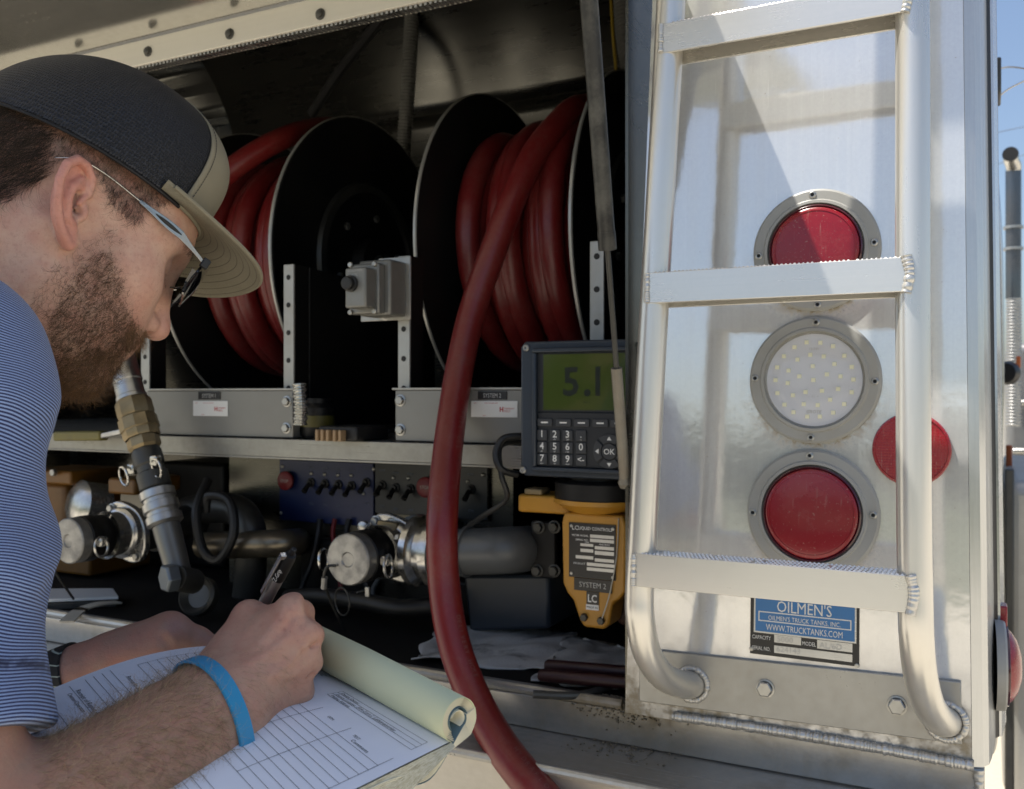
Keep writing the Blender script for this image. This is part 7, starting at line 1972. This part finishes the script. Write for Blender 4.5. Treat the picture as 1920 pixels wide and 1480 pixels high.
pen = empty('ballpoint_pen', W(437, 1237, .742), 'black and silver ballpoint pen in the writing hand', 'pen')
pt, pe = Vector(cam_to_world(Cp(440, 1232, .742))), Vector(cam_to_world(Cp(551, 1030, .672)))
pd = (pe - pt).normalized(); pl = (pe - pt).length
MB().lathe(pt, pd, [(0, 0), (.0006, .001), (.0011, .004), (.0030, .014), (.0034, .016)], 20).build('tip', MT['chrome'], pen)
MB().lathe(pt, pd, [(.0034, .0162), (.0046, .018), (.0050, .05), (.0048, .06)], 20).build('grip', MT['black'], pen)
MB().lathe(pt, pd, [(.0047, .0602), (.0047, pl - .040), (.0046, pl - .034)], 20).build('barrel', MT['steel'], pen)
MB().lathe(pt, pd, [(.0048, pl - .0338), (.0050, pl - .032), (.0048, pl - .010), (.0040, pl - .006), (.0022, pl - .0055), (.0022, pl), (.0015, pl + .0005), (0, pl + .0005)], 20).build('cap_end', MT['blackpaint'], pen)
sdv = (CAM - pe); sdv = (sdv - pd * sdv.dot(pd)).normalized(); lf = pd.cross(sdv).normalized()
cdir = (lf * .8 + sdv * .6).normalized(); cdir = cdir if cdir.dot(Vector((-cy_, -sy_, 0))) > 0 else (-lf * .8 + sdv * .6).normalized()
MB().obox(pt + pd * (pl - .028) + cdir * .0072, pd, cdir, pd.cross(cdir), .045, .0012, .0036).build('clip', MT['chrome'], pen, bevel=.0004)
MB().obox(pt + pd * (pl - .008) + cdir * .0052, pd, cdir, pd.cross(cdir), .004, .005, .0036).build('clip_root', MT['chrome'], pen)
o_ = pt + pd * (pl - .033) + sdv * .0052
lettering('lettering', [('Z-Grip', o_ - lf * .0012 if False else o_, pd, sdv.cross(pd), .0034, 'LEFT', .2)], MT['white'], pen)
# ================================================================ far along the truck's right side
def S(px, py, y): return D(px, py, y)
# curved polished tank side, seen at a grazing angle
MT['tank'] = M_alu('tank_polish', (.70, .71, .72), .12, .2, (4, 60, 160), .2)
tp = []
n = 24
zt_, zb_ = .95, -.75
vs = []; fs = []
for j in range(n + 1):
    t = j / n; z = zb_ + (zt_ - zb_) * t
    bulge = .085 * (1 - abs(2 * t - 1) ** 3)
    for y in (1.65, 4.2): vs.append((pr_t.x + .04 - .055 + bulge * (1 if True else 0), y, Z(z)))
for j in range(n): fs.append((2 * j, 2 * j + 1, 2 * j + 3, 2 * j + 2))
me = bpy.data.meshes.new('tank_shell'); me.from_pydata(vs, [], fs); o = link_mesh('tank_shell', me, MT['tank'], truck, angle=180)
s_ = o.modifiers.new('thick', 'SOLIDIFY'); s_.thickness = .01
# hinge block and latch on the side door
a = D(1868, 120, .9); b_ = D(1877, 186, .9)
MB().box((a.x - .012, .86, b_.z), (b_.x, .95, a.z)).build('side_hinge', MT['dsteel'], truck, bevel=.003)
for py0, py1 in ((560, 690),):
    p, q = D(1866, py0, 1.2), D(1870, py1, 1.2)
    MB().tube([p, D(1868, (py0 + py1) / 2, 1.2), q], .008, 8).build('side_latch', MT['chrome'], truck)
# exhaust stack with its flexible pipe
ey = 5.6
ex = empty('exhaust_stack', D(1900, 740, ey), 'chromed exhaust stack with a cut mouth beyond the truck body', 'exhaust stack')
c0, c1 = D(1900, 320, ey), D(1900, 560, ey)
er = 13.5 * (c0 - CAM).dot(Vector((-sy_, cy_, 0))) / F
MB().lathe((c1.x, ey, c1.z), (0, 0, 1), [(er, 0), (er, c0.z - c1.z)], 28).build('stack_pipe', M_simple('dark_chrome', (.16, .16, .16), .16, 1.0, .2, 9, dirt=.5, dirtcol=(.03, .03, .03)), ex)  # chrome with a dark base and darker blotches
MB().tube(catmull([Vector((c0.x, ey, c0.z)), Vector((c0.x, ey - .02, c0.z + .03)), Vector((c0.x - .015, ey - .10, c0.z + .055)), Vector((c0.x - .02, ey - .2, c0.z + .06))], 6), [er] * 19, 24, caps=False).build('stack_elbow', MT['chrome'], ex)
MB().lathe(Vector((c0.x - .02, ey - .198, c0.z + .06)), (-.05, -1, 0), [(er * .96, 0), (0, .0005)], 24).build('stack_mouth', MT['hole'], ex)
for py in (430, 470):
    p = D(1900, py, ey); MB().lathe((p.x, ey, p.z), (0, 0, 1), [(er + .002, 0), (er + .012, .002), (er + .012, .018), (er + .002, .02)], 28).build('clamp', MT['zinc'], ex)
ps = []; rs = []
for k in range(160):
    py = 560 + (800 - 560) * k / 159; p = D(1901, py, ey); ps.append(p); rs.append(er * (1.02 if k % 4 < 2 else .9))
MB().tube(ps, rs, 20).build('flexible_pipe', MT['steel'], ex, angle=20)
# mirrors, lamps and hoses that hang off the cab, blurred by distance
o = MB().lathe(D(1893, 700, 4.2), (-.3, -1, 0), [(0, 0), (.05, 0), (.06, .03), (.05, .08), (0, .085)], 20).build('work_lamp', MT['blackpaint'], None); tag(o, 'dark round work lamp hanging below the exhaust pipe', 'work lamp')
o = MB().box(tuple(D(1905, 690, 4.2)), tuple(D(1914, 668, 4.2) + Vector((0, .03, 0)))).build('amber_marker', M_simple('amber_plastic', (.5, .12, .02), .3), None, bevel=.004); tag(o, 'small amber marker above the dark work lamp', 'marker lamp')
o = MB().box(tuple(D(1886, 900, 3.4)), tuple(D(1898, 835, 3.4) + Vector((0, .04, 0)))).build('amber_reflector', M_simple('orange_plastic', (.45, .10, .02), .35), None, bevel=.006); tag(o, 'orange reflector beside the truck side, level with the round reflector', 'reflector')
tk = empty('fuel_tank', D(1905, 1480, 2.6), 'diamond plate step and tank running along the truck side', 'fuel tank')
p, q = D(1880, 1500, 2.6), D(1990, 905, 2.6)
MB().box((p.x, 2.6, p.z), (q.x + .3, 4.2, q.z)).build('tank_body', MT['frame'], tk, bevel=.05, seg=5)
p, q = D(1884, 1500, 2.3), D(1902, 880, 2.3)
tr = MB().box((p.x, 2.3, p.z), (q.x, 2.34, q.z)).build('step_strip', MT['dsteel'], tk, bevel=.006)
o = MB().tube(catmull([D(1858, 1300, .6), D(1864, 1340, .6), D(1862, 1390, .6), D(1856, 1410, .6)], 6), .006, 8).build('grab_hook', MT['zinc'], truck)
cbx = empty('truck_cab', D(1950, 1000, 6.4), 'hazy silver back of the truck cab beyond the exhaust stack', 'truck cab')
p, q = D(1886, 1010, 6.2), D(2060, 640, 6.2)
MB().box((p.x, 6.2, p.z), (q.x + .6, 8.0, q.z)).build('cab_back', M_alu('cab_grey', (.30, .31, .32), .3, .5, (5, 5, 5), .3, dcol=(.16, .165, .17)), cbx, bevel=.06, seg=4)
for py in (760, 850, 940):
    p = D(1898, py, 6.19); MB().box((p.x, 6.15, p.z), (p.x + .5, 6.19, p.z + .035)).build('grab_rail', MT['chrome'], cbx, bevel=.01)
# overhead wires far off in the sky
for k, pts in enumerate(([(1868, 132), (1890, 126), (1925, 130), (1990, 150)], [(1868, 186), (1890, 168), (1925, 150), (1990, 120)])):
    o = MB().tube(catmull([D(a, b_, 1.0) for a, b_ in pts], 8), .0016, 6).build('antenna_wire', MT['steel'], None); tag(o, ['thin twisted wire leaving the hinge block, upper one against the sky', 'thin twisted wire leaving the hinge block, lower one against the sky'][k], 'wire', 'wires by the hinge')
for k, (y0_, y1_) in enumerate(((245, 243), (330, 285))):
    o = MB().tube([D(1700, y0_ + 40, 40), D(1990, y1_ - 20, 40)], .012, 6).build('power_line', MT['black'], None); tag(o, ['faint power line crossing the sky, upper of the two', 'faint power line crossing the sky, lower of the two'][k], 'power line', 'power lines')
